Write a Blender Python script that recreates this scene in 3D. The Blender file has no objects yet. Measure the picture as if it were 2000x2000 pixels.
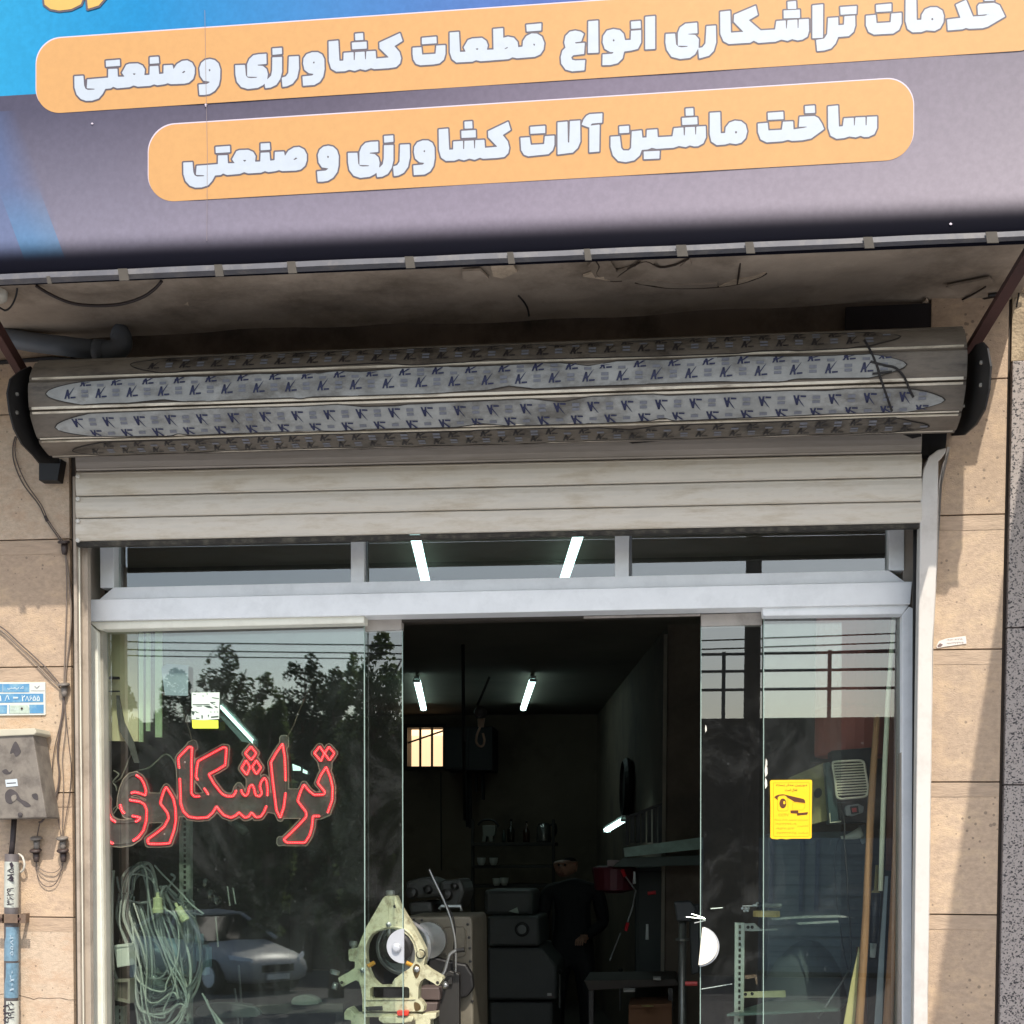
import bpy, bmesh, math, random
import numpy as np
from mathutils import Vector, Matrix
rnd = random.Random(7)
scene = bpy.context.scene
COL = scene.collection
# ------------------------------------------------------------------ camera
F_PX, PPX, PPY = 2600.0, 1000.0, 1778.0
CAM = Vector((0, -5, 1.6))
ya, pi_, ro = map(math.radians, (-6.77, -2.38, .27))
FW = Vector((math.sin(ya)*math.cos(pi_), math.cos(ya)*math.cos(pi_), math.sin(pi_)))
_X = Vector((math.cos(ya), -math.sin(ya), 0)); _U = _X.cross(FW)
CX = math.cos(ro)*_X + math.sin(ro)*_U; CU = -math.sin(ro)*_X + math.cos(ro)*_U
cam_data = bpy.data.cameras.new("camera"); cam = bpy.data.objects.new("camera", cam_data)
COL.objects.link(cam); scene.camera = cam
cam.matrix_world = Matrix.Translation(CAM) @ Matrix((CX, CU, -FW)).transposed().to_4x4()
cam_data.sensor_width = 36; cam_data.lens = F_PX/2000*36
cam_data.shift_x = 0; cam_data.shift_y = (PPY-1000)/2000
cam_data.clip_end = 2000; cam_data.clip_start = .05
# ------------------------------------------------------------------ light
SUN_DIR = Vector((-.292, 1, -1.28)).normalized()          # the way the light travels
sd = -SUN_DIR
SUN_EL = math.asin(sd.z); SUN_AZ = math.atan2(sd.x, sd.y)
world = bpy.data.worlds.new("World"); scene.world = world; world.use_nodes = True
wn = world.node_tree; wn.nodes.clear()
sky = wn.nodes.new("ShaderNodeTexSky"); sky.sky_type = 'NISHITA'; sky.sun_disc = False
sky.sun_elevation = SUN_EL; sky.sun_rotation = SUN_AZ
sky.dust_density = 3.0; sky.air_density = 1.3; sky.ozone_density = 1.0; sky.altitude = 300
bg = wn.nodes.new("ShaderNodeBackground"); bg.inputs[1].default_value = .15
wo = wn.nodes.new("ShaderNodeOutputWorld")
wn.links.new(sky.outputs[0], bg.inputs[0]); wn.links.new(bg.outputs[0], wo.inputs[0])
sl = bpy.data.lights.new("sun", 'SUN'); sl.energy = 2.85; sl.angle = math.radians(.55); sl.color = (1, .94, .84)
so = bpy.data.objects.new("sun", sl); COL.objects.link(so)
so.rotation_euler = SUN_DIR.to_track_quat('-Z', 'Y').to_euler(); so.location = (6, -12, 20)
vs = scene.view_settings; vs.view_transform = 'Standard'; vs.look = 'None'; vs.gamma = 1
vs.use_curve_mapping = False; vs.exposure = .62
scene.cycles.transparent_max_bounces = 24; scene.cycles.max_bounces = 8
scene.cycles.use_denoising = True
# ------------------------------------------------------------------ picture point -> real plane
def ray(px, py): return CX*((px-PPX)/F_PX) - CU*((py-PPY)/F_PX) + FW
def U(px, py, Y=0.0):
    d = ray(px, py); return CAM + d*((Y-CAM.y)/d.y)
def UZ(px, py, Z):
    d = ray(px, py); return CAM + d*((Z-CAM.z)/d.z)
def onX(px, py, X):
    d = ray(px, py); return CAM + d*((X-CAM.x)/d.x)
GLY = .16                                                 # plane of the fixed panes
def UM(px, py, D):                                        # a thing seen mirrored in the panes, D metres out in the street
    v = U(px, py, 2*GLY+D); return Vector((v.x, 2*GLY-v.y, v.z))
# ------------------------------------------------------------------ materials
def s2l(c):
    return tuple(((v/255)/12.92 if v/255 <= .04045 else ((v/255+.055)/1.055)**2.4) for v in c)
MATS = {}
def M(name, col, rough=.6, metal=0., var=.18, scale=6., bump=0., dirt=None, dscale=3., damt=.5, emit=None, estr=0., lin=False, stretch=None, spec=None, trans=0.):
    if name in MATS: return MATS[name]
    m = bpy.data.materials.new(name); m.use_nodes = True; nt = m.node_tree; N = nt.nodes; L = nt.links
    b = N['Principled BSDF']; c = col if lin else s2l(col)
    b.inputs['Roughness'].default_value = rough; b.inputs['Metallic'].default_value = metal
    if spec is not None: b.inputs['Specular IOR Level'].default_value = spec
    tc = N.new('ShaderNodeTexCoord'); mp = N.new('ShaderNodeMapping'); L.new(tc.outputs['Object'], mp.inputs[0])
    if stretch: mp.inputs['Scale'].default_value = stretch
    n1 = N.new('ShaderNodeTexNoise'); n1.inputs['Scale'].default_value = scale; n1.inputs['Detail'].default_value = 6; n1.inputs['Roughness'].default_value = .65
    L.new(mp.outputs[0], n1.inputs['Vector'])
    r = N.new('ShaderNodeMapRange'); r.inputs['From Min'].default_value = .3; r.inputs['From Max'].default_value = .7
    r.inputs['To Min'].default_value = 1-var; r.inputs['To Max'].default_value = 1+var*.6
    L.new(n1.outputs[0], r.inputs['Value'])
    mx = N.new('ShaderNodeMix'); mx.data_type = 'RGBA'; mx.blend_type = 'MULTIPLY'; mx.inputs[0].default_value = 1
    mx.inputs[6].default_value = (*c, 1); L.new(r.outputs[0], mx.inputs[7]); out = mx.outputs[2]
    if dirt:
        n2 = N.new('ShaderNodeTexNoise'); n2.inputs['Scale'].default_value = dscale; n2.inputs['Detail'].default_value = 8; n2.inputs['Roughness'].default_value = .7
        L.new(mp.outputs[0], n2.inputs['Vector'])
        r2 = N.new('ShaderNodeMapRange'); r2.inputs['From Min'].default_value = .48; r2.inputs['From Max'].default_value = .66
        r2.inputs['To Max'].default_value = damt; L.new(n2.outputs[0], r2.inputs['Value'])
        m2 = N.new('ShaderNodeMix'); m2.data_type = 'RGBA'; L.new(r2.outputs[0], m2.inputs[0]); L.new(out, m2.inputs[6])
        m2.inputs[7].default_value = (*s2l(dirt), 1); out = m2.outputs[2]
    L.new(out, b.inputs['Base Color'])
    if bump:
        bp = N.new('ShaderNodeBump'); bp.inputs['Strength'].default_value = bump; bp.inputs['Distance'].default_value = .01
        n3 = N.new('ShaderNodeTexNoise'); n3.inputs['Scale'].default_value = scale*4; n3.inputs['Detail'].default_value = 5
        L.new(mp.outputs[0], n3.inputs['Vector']); L.new(n3.outputs[0], bp.inputs['Height']); L.new(bp.outputs[0], b.inputs['Normal'])
    if emit:
        b.inputs['Emission Color'].default_value = (*s2l(emit), 1); b.inputs['Emission Strength'].default_value = estr
    MATS[name] = m; return m
# ------------------------------------------------------------------ object helpers
def link(name, me, mat, parent=None):
    if mat is not None and not me.materials: me.materials.append(mat)
    o = bpy.data.objects.new(name, me); COL.objects.link(o)
    if parent is not None:
        o.parent = parent; o.matrix_parent_inverse = parent_mw(parent).inverted()
    return o
def parent_mw(o):
    m = Matrix.Translation(o.location) @ o.rotation_euler.to_matrix().to_4x4()
    return (parent_mw(o.parent) @ o.matrix_parent_inverse @ m) if o.parent else m
def thing(name, label, cat, loc=(0,0,0), group=None):
    o = bpy.data.objects.new(name, None); COL.objects.link(o); o.location = loc; o.empty_display_size = .1
    o['label'] = label; o['category'] = cat
    if group: o['group'] = group
    return o
def tag(o, label, cat, group=None):
    o['label'] = label; o['category'] = cat
    if group: o['group'] = group
    return o
def kind(o, k): o['kind'] = k; return o
def pm(name, verts, faces, mat, parent=None, smooth=False, bev=0):
    me = bpy.data.meshes.new(name); me.from_pydata([tuple(v) for v in verts], [], faces); me.validate()
    bm = bmesh.new(); bm.from_mesh(me); bmesh.ops.recalc_face_normals(bm, faces=bm.faces); bm.to_mesh(me); bm.free()
    if smooth:
        for p in me.polygons: p.use_smooth = True
    o = link(name, me, mat, parent)
    if bev:
        b = o.modifiers.new('bevel', 'BEVEL'); b.width = bev; b.segments = 2; b.limit_method = 'ANGLE'
        b.harden_normals = False
    return o
class G:                                                  # gathers shapes into one mesh
    def __init__(s): s.v = []; s.f = []
    def add(s, v, f):
        k = len(s.v); s.v += [tuple(x) for x in v]; s.f += [tuple(i+k for i in q) for q in f]; return s
    def box(s, a, b):
        x0,y0,z0 = a; x1,y1,z1 = b
        return s.add([(x0,y0,z0),(x1,y0,z0),(x1,y1,z0),(x0,y1,z0),(x0,y0,z1),(x1,y0,z1),(x1,y1,z1),(x0,y1,z1)],
                     [(0,3,2,1),(4,5,6,7),(0,1,5,4),(1,2,6,5),(2,3,7,6),(3,0,4,7)])
    def prism(s, pts, dv):                                # polygon extruded along dv
        n = len(pts); dv = Vector(dv)
        return s.add([Vector(p) for p in pts]+[Vector(p)+dv for p in pts],
                     [tuple(range(n)), tuple(range(2*n-1, n-1, -1))]+[(i,(i+1)%n,n+(i+1)%n,n+i) for i in range(n)])
    def slab(s, px, Y, t): return s.prism([U(x, y, Y) for x, y in px], (0, t, 0))
    def rod(s, pts, r, n=8, cap=True, flat=None):
        pts = [Vector(p) for p in pts]; rs = r if isinstance(r, (list, tuple)) else [r]*len(pts)
        k = len(s.v); up = None
        for i, p in enumerate(pts):
            t = (pts[min(i+1, len(pts)-1)]-pts[max(i-1, 0)]).normalized()
            if up is None: up = t.orthogonal().normalized()
            up = (up-t*up.dot(t)).normalized(); w = t.cross(up)
            for j in range(n):
                a = 2*math.pi*j/n; s.v.append(tuple(p+(up*math.cos(a)+w*math.sin(a))*rs[i]))
        for i in range(len(pts)-1):
            for j in range(n):
                s.f.append((k+i*n+j, k+i*n+(j+1)%n, k+(i+1)*n+(j+1)%n, k+(i+1)*n+j))
        if cap:
            s.f.append(tuple(k+j for j in range(n))[::-1]); s.f.append(tuple(k+(len(pts)-1)*n+j for j in range(n)))
        return s
    def lathe(s, c, prof, axis=(0,0,1), n=16):            # prof: (radius, height) along axis
        ax = Vector(axis).normalized(); e = ax.orthogonal().normalized(); w = ax.cross(e); k = len(s.v); c = Vector(c)
        for r, h in prof:
            for j in range(n):
                a = 2*math.pi*j/n; s.v.append(tuple(c+ax*h+(e*math.cos(a)+w*math.sin(a))*max(r, 1e-4)))
        for i in range(len(prof)-1):
            for j in range(n): s.f.append((k+i*n+j, k+i*n+(j+1)%n, k+(i+1)*n+(j+1)%n, k+(i+1)*n+j))
        s.f.append(tuple(k+j for j in range(n))[::-1]); s.f.append(tuple(k+(len(prof)-1)*n+j for j in range(n)))
        return s
    def loft(s, a, b, prof, closed=True):                 # prof of (dy, dz) between two ends
        n = len(prof); a = Vector(a); b = Vector(b)
        v = [a+Vector((0, y, z)) for y, z in prof]+[b+Vector((0, y, z)) for y, z in prof]
        f = [(i, (i+1)%n, n+(i+1)%n, n+i) for i in range(n if closed else n-1)]
        if closed: f += [tuple(range(n))[::-1], tuple(range(n, 2*n))]
        return s.add(v, f)
    def make(s, name, mat, parent=None, smooth=False, bev=0): return pm(name, s.v, s.f, mat, parent, smooth, bev)
def cr(pts, k=6, closed=False):                           # smooth curve through points
    P = [Vector(p) for p in pts]; n = len(P); out = []
    rng = range(n if closed else n-1)
    for i in rng:
        g = (lambda j: P[j % n]) if closed else (lambda j: P[max(0, min(n-1, j))])
        a, b, c, d = g(i-1), g(i), g(i+1), g(i+2)
        for q in range(k):
            t = q/k; out.append(.5*((2*b)+(c-a)*t+(2*a-5*b+4*c-d)*t*t+(3*b-a-3*c+d)*t**3))
    if not closed: out.append(P[-1])
    return out
def cable(name, pxs, Y, r, mat, parent=None, k=6, n=6):
    pts = []
    for q in pxs:
        pts.append(U(q[0], q[1], q[2] if len(q) > 2 else Y))
    return G().rod(cr(pts, k), r, n).make(name, mat, parent, smooth=True)
# ------------------------------------------------------------------ flat print and cut sheets from outlines
def poly_sdf(poly, X, Y):
    P = np.array(poly, float); d = np.full(X.shape, 1e9); ins = np.zeros(X.shape, bool); n = len(P)
    for i in range(n):
        ax, ay = P[i]; bx, by = P[(i+1) % n]; ex, ey = bx-ax, by-ay; wx, wy = X-ax, Y-ay
        t = np.clip((wx*ex+wy*ey)/max(ex*ex+ey*ey, 1e-9), 0, 1)
        d = np.minimum(d, (wx-ex*t)**2+(wy-ey*t)**2)
        c = ((ay <= Y) & (by > Y)) | ((by <= Y) & (ay > Y))
        if abs(ey) > 1e-9:
            ins ^= c & (X < ax+(Y-ay)/ey*ex)
    d = np.sqrt(d); return np.where(ins, -d, d)
def field(polys, holes, step, pad, extra=None):
    al = np.concatenate([np.array(p, float) for p in polys])
    x0, y0 = al.min(0)-pad; x1, y1 = al.max(0)+pad
    xs = np.arange(x0, x1+step, step); ys = np.arange(y0, y1+step, step)
    Fd = np.full((len(ys), len(xs)), 99.)
    for lst, sg in ((polys, 1), (holes, -1)):
        for p in lst:
            q = np.array(p, float); a = q.min(0)-pad; b = q.max(0)+pad
            i0, i1 = np.searchsorted(xs, (a[0], b[0])); j0, j1 = np.searchsorted(ys, (a[1], b[1]))
            i0 = max(0, i0-1); j0 = max(0, j0-1)
            X, Y = np.meshgrid(xs[i0:i1+1], ys[j0:j1+1]); S = poly_sdf(p, X, Y)
            v = Fd[j0:j1+1, i0:i1+1]
            Fd[j0:j1+1, i0:i1+1] = np.minimum(v, S) if sg > 0 else np.maximum(v, -S)
    return xs, ys, Fd
def msq(xs, ys, Fd, mapf, thick=None):
    """mesh of the area where the field is negative; thick = a vector for a cut sheet"""
    ny, nx = Fd.shape; ins = Fd < 0; verts = []; vid = {}; faces = []; rim = []
    def V(key, x, y):
        if key not in vid: vid[key] = len(verts); verts.append(mapf(x, y))
        return vid[key]
    def C(j, i): return V(('c', j, i), xs[i], ys[j])
    def H(j, i):
        a, b = Fd[j, i], Fd[j, i+1]; t = a/(a-b); return V(('h', j, i), xs[i]+(xs[i+1]-xs[i])*t, ys[j])
    def W(j, i):
        a, b = Fd[j, i], Fd[j+1, i]; t = a/(a-b); return V(('w', j, i), xs[i], ys[j]+(ys[j+1]-ys[j])*t)
    cnt = ins[:-1, :-1].astype(int)+ins[:-1, 1:]+ins[1:, :-1]+ins[1:, 1:]
    for j in range(ny-1):
        row = cnt[j]; i = 0; nzs = np.nonzero(row)[0]
        if len(nzs) == 0: continue
        i = nzs[0]; end = nzs[-1]
        while i <= end:
            if row[i] == 0: i += 1; continue
            if row[i] == 4:
                k = i
                while k <= end and row[k] == 4: k += 1
                faces.append((C(j, i), C(j, k), C(j+1, k), C(j+1, i))); i = k; continue
            cs = [(j, i), (j, i+1), (j+1, i+1), (j+1, i)]; poly = []; cr_ = []
            for q in range(4):
                a = cs[q]; b = cs[(q+1) % 4]
                if ins[a]: poly.append(C(*a))
                if ins[a] != ins[b]:
                    e = H(j, i) if q == 0 else W(j, i+1) if q == 1 else H(j+1, i) if q == 2 else W(j, i)
                    poly.append(e); cr_.append((e, ins[a]))
            if len(poly) >= 3:
                faces.append(tuple(poly))
                for q in range(len(cr_)):
                    if cr_[q][1]: rim.append((cr_[q][0], cr_[(q+1) % len(cr_)][0]))
            i += 1
    if thick is None: return verts, faces
    n = len(verts); t = Vector(thick); v2 = [Vector(v)+t for v in verts]
    f2 = [tuple(n+i for i in f)[::-1] for f in faces]
    return verts+v2, faces+f2+[(a, b, n+b, n+a) for a, b in rim]
def mesh_of(name, v, f, mat, parent=None, flip=False):
    me = bpy.data.meshes.new(name); me.from_pydata([tuple(x) for x in v], [], f)
    o = link(name, me, mat, parent); return o
def off(pl, ox, oy, s): return [(ox+x/s, oy+y/s) for x, y in pl]
def P(s): return [tuple(map(float, q.split(','))) for q in s.split()]
# ---- joined Persian writing from presentation forms, laid out left to right
_AR = {'ا':(0xFE8D,0xFE8E,0,0),'ب':(0xFE8F,0xFE90,0xFE91,0xFE92),'ت':(0xFE95,0xFE96,0xFE97,0xFE98),'ح':(0xFEA1,0xFEA2,0xFEA3,0xFEA4),
 'د':(0xFEA9,0xFEAA,0,0),'ر':(0xFEAD,0xFEAE,0,0),'س':(0xFEB1,0xFEB2,0xFEB3,0xFEB4),'ش':(0xFEB5,0xFEB6,0xFEB7,0xFEB8),'ع':(0xFEC9,0xFECA,0xFECB,0xFECC),
 'ف':(0xFED1,0xFED2,0xFED3,0xFED4),'ل':(0xFEDD,0xFEDE,0xFEDF,0xFEE0),'م':(0xFEE1,0xFEE2,0xFEE3,0xFEE4),'ن':(0xFEE5,0xFEE6,0xFEE7,0xFEE8),
 'ه':(0xFEE9,0xFEEA,0xFEEB,0xFEEC),'و':(0xFEED,0xFEEE,0,0),'ی':(0xFBFC,0xFBFD,0xFEF3,0xFEF4),'ص':(0xFEBB-2,0xFEBB-1,0xFEBB,0xFEBC),'ک':(0xFB8E,0xFB8F,0xFB90,0xFB91)}
def fa(t):
    o = []
    for i, c in enumerate(t):
        if c not in _AR: o.append(c); continue
        pj = i > 0 and t[i-1] in _AR and _AR[t[i-1]][2]; nj = i+1 < len(t) and t[i+1] in _AR and _AR[c][2]
        o.append(chr(_AR[c][3 if pj and nj else 1 if pj else 2 if nj else 0]))
    return ''.join(o[::-1])
def text(name, s, px0, py0, px1, hpx, Y, mat, parent, ang=0., slant=0.):
    """writing whose left foot stands at a picture point on plane Y, fitted to a width"""
    c = bpy.data.curves.new(name, 'FONT'); c.body = s; c.size = 1; c.offset = .012; c.resolution_u = 2
    t = bpy.data.objects.new(name, c); COL.objects.link(t); bpy.context.view_layer.update()
    dg = bpy.context.evaluated_depsgraph_get(); me = bpy.data.meshes.new_from_object(t.evaluated_get(dg))
    bpy.data.objects.remove(t); bpy.data.curves.remove(c)
    co = np.array([v.co[:] for v in me.vertices]) if len(me.vertices) else np.zeros((1, 3))
    mn = co.min(0); mxx = co.max(0); sx = (px1-px0)/max(mxx[0]-mn[0], 1e-6); sy = hpx/max(mxx[1]-mn[1], 1e-6)
    ca, sa = math.cos(ang), math.sin(ang)
    for v in me.vertices:
        x = (v.co.x-mn[0])*sx; y = (v.co.y-mn[1])*sy
        v.co = U(px0+x*ca-y*sa*-1*0+y*sa, py0-y*ca+x*sa, Y)
    me.name = name; me.materials.clear(); return link(name, me, mat, parent)
# ================================================================== THE PLACE
tileM = [M('sandstone_%s' % n, c, .62, var=.2, scale=42, bump=.35, dirt=d, dscale=11, damt=.5, stretch=(1, 1, 1.7))
         for n, c, d in (('a', (192,169,143), (184,150,116)), ('b', (186,161,136), (214,186,150)), ('c', (195,173,149), (180,146,116)), ('d', (178,154,130), (205,176,142)))]
for m_ in tileM:                                            # small pits and dark specks of the stone
    nt = m_.node_tree; N = nt.nodes; L = nt.links; b_ = N['Principled BSDF']; src = b_.inputs['Base Color'].links[0].from_socket
    t_ = N.new('ShaderNodeTexCoord'); v_ = N.new('ShaderNodeTexVoronoi'); v_.inputs['Scale'].default_value = 34; L.new(t_.outputs['Object'], v_.inputs['Vector'])
    w_ = N.new('ShaderNodeTexNoise'); w_.inputs['Scale'].default_value = 5; L.new(t_.outputs['Object'], w_.inputs['Vector'])
    th = N.new('ShaderNodeMath'); th.operation = 'MULTIPLY_ADD'; L.new(w_.outputs[0], th.inputs[0]); th.inputs[1].default_value = .55; th.inputs[2].default_value = -.19
    c_ = N.new('ShaderNodeMath'); c_.operation = 'LESS_THAN'; L.new(v_.outputs['Distance'], c_.inputs[0]); L.new(th.outputs[0], c_.inputs[1])
    k_ = N.new('ShaderNodeMath'); k_.operation = 'MULTIPLY'; L.new(c_.outputs[0], k_.inputs[0]); k_.inputs[1].default_value = .6
    x_ = N.new('ShaderNodeMix'); x_.data_type = 'RGBA'; L.new(k_.outputs[0], x_.inputs[0]); L.new(src, x_.inputs[6]); x_.inputs[7].default_value = (.12, .09, .065, 1); L.new(x_.outputs[2], b_.inputs['Base Color'])
groutM = M('grout', (70,62,55), .9)
plaster = M('plaster_soffit', (164,148,130), .9, var=.28, scale=3.2, bump=.5, dirt=(104,90,74), dscale=1.9, damt=.85)
plaster_old = M('plaster_flake', (186,166,142), .9, var=.3, scale=25, bump=.5)
concrete = M('concrete', (150,142,132), .9, var=.2, scale=4, bump=.3)
roomwall = M('room_wall', (104,92,78), .85, var=.2, scale=1.5, dirt=(50,44,40), dscale=1.1, damt=.6)
roomceil = M('room_ceiling', (104,98,86), .9, var=.2, scale=2)
black = M('black_steel', (22,20,20), .55, var=.3, scale=12)
alu = M('grey_white_aluminium', (234,236,236), .45, .0, var=.05, scale=14, dirt=(198,200,200), dscale=6, damt=.35)
alu_d = M('weathered_aluminium', (186,178,170), .5, .0, var=.14, scale=6, dirt=(120,110,100), dscale=7, damt=.5)
cream = M('cream_painted_post', (232,230,214), .4, var=.04, scale=6, dirt=(200,194,178), dscale=9, damt=.35)

shop = thing('shop_building', 'sandstone clad shop building around the glass frontage with a plastered canopy soffit', 'building', (0, 0, 0))
# tiles left and right
XL = U(146, 1500).x; XR = U(1951, 1500).x
zj = [.42, .865, 1.347, 1.835, 2.325, 2.817, 3.30, 3.60]
def tile(x0, x1, z0, z1, m):
    g = .0022; dy = rnd.uniform(-.0015, .0015)
    G().box((x0+g, -.022+dy, z0+g), (x1-g, .0, z1-g)).make('tile', m, shop, bev=.0015)
for x0, x1 in ((XL-.62, XL), (XL-1.245, XL-.625), (XL-1.87, XL-1.25), (XL-2.495, XL-1.875)):
    for i in range(7):
        tile(x0, x1, zj[i], zj[i+1], tileM[(i*3+int(x0*2)) % 4])
zr = [.43, .915, 1.392, 1.871, 2.346, 2.824, 3.301, 3.61]
for i in range(7): tile(U(1800, 1500).x, XR, zr[i], zr[i+1], tileM[(i*2+1) % 4])
# thinner vein bands that cross single tiles, as split-faced insets
band = M('sandstone_vein', (178,154,130), .6, var=.2, scale=14, stretch=(1, 1, 5), bump=.3)
for z0, z1, side in ((2.76,2.814,0), (2.27,2.322,0), (1.78,1.832,0), (1.29,1.344,0)):
    G().box((XL-.617, -.0238, z0), (XL-.003, -.012, z1)).make('tile', band, shop)
for z0, z1 in ((2.293,2.343), (1.818,1.868), (1.338,1.389), (2.77,2.82)):
    G().box((U(1802, 1500).x, -.0238, z0), (XR-.003, -.012, z1)).make('tile', band, shop)
# hairline crack in the left wall
cable('crack', [(0,1942),(14,1941),(30,1943),(37,1944),(58,1949),(66,1952),(75,1949),(96,1950),(118,1949),(134,1953),(150,1952)], -.0238, .0009, M('dark_crack', (66,50,40), .9), shop, k=2, n=4)
# wall core around the opening
OPL = XL+.012; OPR = U(1800, 1500).x
G().box((XL-3.4, .0, -.1), (OPL, .3, 5.4)).make('wall_core', groutM, shop)
G().box((OPR, .0, -.1), (XR, .16, 3.6)).make('wall_core', groutM, shop)
G().box((OPL, .0, 3.02), (XR, .3, 3.6)).make('lintel', M('dark_lintel', (112,98,84), .9, var=.3, scale=3, dirt=(50,42,36), dscale=2, damt=.8), shop)
G().box((U(1650, 620).x, -.02, 3.44), (U(1838, 620).x, .0, 3.575)).make('recess_shade', M('recess_shade', (34,28,30), .8), shop)  # dark sheet standing in for the shaded recess under the soffit
# inner cheeks of the opening
jam = M('opening_cheek', (158,148,136), .8, var=.15)
# canopy slab
SOF = 3.588; CXR = 1.205
sl_v = []; ny, nx = 14, 60
gg = G()
for j in range(ny+1):
    for i in range(nx+1):
        x = -5.4+(CXR+5.4)*i/nx; y = -.485+.485*j/ny
        e = 0 if j in (0,) else .006*math.sin(x*3.1+y*7)+.004*math.sin(x*11+y*23)+rnd.uniform(-.0015, .0015)
        gg.v.append((x, y, SOF+e))
for j in range(ny):
    for i in range(nx):
        k = j*(nx+1)+i; gg.f.append((k, k+1, k+nx+2, k+nx+1))
gg.make('soffit', plaster, shop, smooth=True)
G().box((-5.4, -.484, SOF+.012), (CXR, 0, SOF+.2)).make('canopy_slab', concrete, shop)
# lifted plaster and cracks under the canopy
flk = [[(1150,520),(1164,503),(1190,508),(1205,530),(1240,522),(1262,500),(1285,503),(1270,528),(1236,545),(1205,552),(1165,546)],
       [(1140,540),(1170,530),(1200,552),(1188,548),(1165,545)],
       [(1235,548),(1290,549),(1330,556),(1400,556),(1400,561),(1320,566),(1262,556)],
       [(1430,548),(1470,540),(1495,534),(1478,546),(1440,556),(1400,562)],
       [(905,530),(940,528),(955,545),(930,558),(905,548)], [(960,520),(1000,515),(1012,532),(980,545),(962,540)],
       [(1330,520),(1345,505),(1350,515),(1338,535)], [(1780,620),(1810,585),(1822,600),(1800,612)], [(1850,560),(1930,545),(1942,552),(1870,570)], [(342,582),(362,580),(368,598),(352,592)]]
for i, f in enumerate(flk):
    v = [UZ(x+rnd.uniform(-2, 2), y+rnd.uniform(-1, 1), SOF-.006-rnd.random()*.004) for x, y in f]
    G().prism(v, (0, 0, .008)).make('plaster_flake', plaster_old if i % 2 else plaster, shop)
crk = M('soffit_crack', (52,40,30), .9)
for pts in ([(1160,505),(1170,520),(1166,535),(1190,548),(1215,548)], [(1205,540),(1235,520),(1262,510),(1290,522),(1320,517)], [(1240,552),(1300,562),(1380,562),(1440,555),(1480,543),(1497,534)], [(1836,598),(1880,590),(1925,583),(1963,576)], [(1440,555),(1446,512)], [(1320,517),(1345,505)], [(1870,590),(1900,575),(1925,560)]):
    G().rod(cr([UZ(x, y, SOF-.006) for x, y in pts], 4), .0035, 5).make('crack', crk, shop)
# upper storey behind the sign
G().box((-5.4, -.02, SOF+.22), (CXR+.2, .3, 6.5)).make('upper_wall', concrete, shop)
# ---- neighbour: speckled granite
gm = bpy.data.materials.new('speckled_granite'); gm.use_nodes = True; N = gm.node_tree.nodes; L = gm.node_tree.links
tc = N.new('ShaderNodeTexCoord'); vo = N.new('ShaderNodeTexVoronoi'); vo.inputs['Scale'].default_value = 190; L.new(tc.outputs['Object'], vo.inputs['Vector'])
no = N.new('ShaderNodeTexNoise'); no.inputs['Scale'].default_value = 160; no.inputs['Detail'].default_value = 4; L.new(tc.outputs['Object'], no.inputs['Vector'])
sep = N.new('ShaderNodeSeparateColor'); L.new(vo.outputs['Color'], sep.inputs[0])
ad = N.new('ShaderNodeMath'); ad.operation = 'ADD'; L.new(sep.outputs[0], ad.inputs[0]); L.new(no.outputs[0], ad.inputs[1])
rp = N.new('ShaderNodeValToRGB'); L.new(ad.outputs[0], rp.inputs[0])
e = rp.color_ramp.elements; e[0].position = .60; e[0].color = (.035,.03,.032,1); e[1].position = .74; e[1].color = (.22,.19,.18,1)
q = e.new(.95); q.color = (.36,.31,.28,1)
L.new(rp.outputs[0], N['Principled BSDF'].inputs['Base Color']); N['Principled BSDF'].inputs['Roughness'].default_value = .45
nb = thing('neighbour_building', 'speckled grey granite wall of the next shop at the right edge, half in shade', 'building', (XR+.3, 0, 0))
GX = U(1958, 1500).x
gz = [-.1, .9, 1.86, 2.4+.02, 3.36, 3.50]
for i in range(4): G().box((GX, -.03, gz[i]+.002), (GX+.6, .0, gz[i+1]-.002)).make('granite_slab', gm, nb, bev=.003)
G().box((GX+.604, -.03, -.1), (GX+2.4, .0, 3.36)).make('granite_slab', gm, nb)
G().box((XR+.004, .001, -.1), (GX+2.4, .16, 5.2)).make('wall_core', groutM, nb)
rubble = M('rough_mortar', (178,160,134), .95, var=.4, scale=18, bump=.8, dirt=(96,82,66), dscale=9)
g = G()
for i in range(16):
    c = U(1965+rnd.uniform(0, 60), 520+rnd.uniform(0, 52), -.02); s = rnd.uniform(.015, .045)
    g.lathe(c, [(s*.5, -s*.5), (s, 0), (s*.45, s*.5)], (rnd.random()-.5, -1, rnd.random()-.5), 7)
g.make('mortar_lump', rubble, nb)['kind'] = 'stuff'
G().box((GX, -.012, 3.365), (GX+2, .0, 3.9)).make('rendered_band', rubble, nb)
aw = M('shade_caster_sheet', (120,120,122), .6)
# unseen flat sheet added next door, its edge shaped to cast the slanting shade
G().prism([(1.317, 0, 3.6), (1.368, -.4375, 3.6), (1.554, -2.04, 3.6), (1.60, -2.5, 3.6), (4.4, -2.5, 3.6), (4.4, 0, 3.6)], (0, 0, .09)).make('shade_caster', aw, nb)
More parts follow.
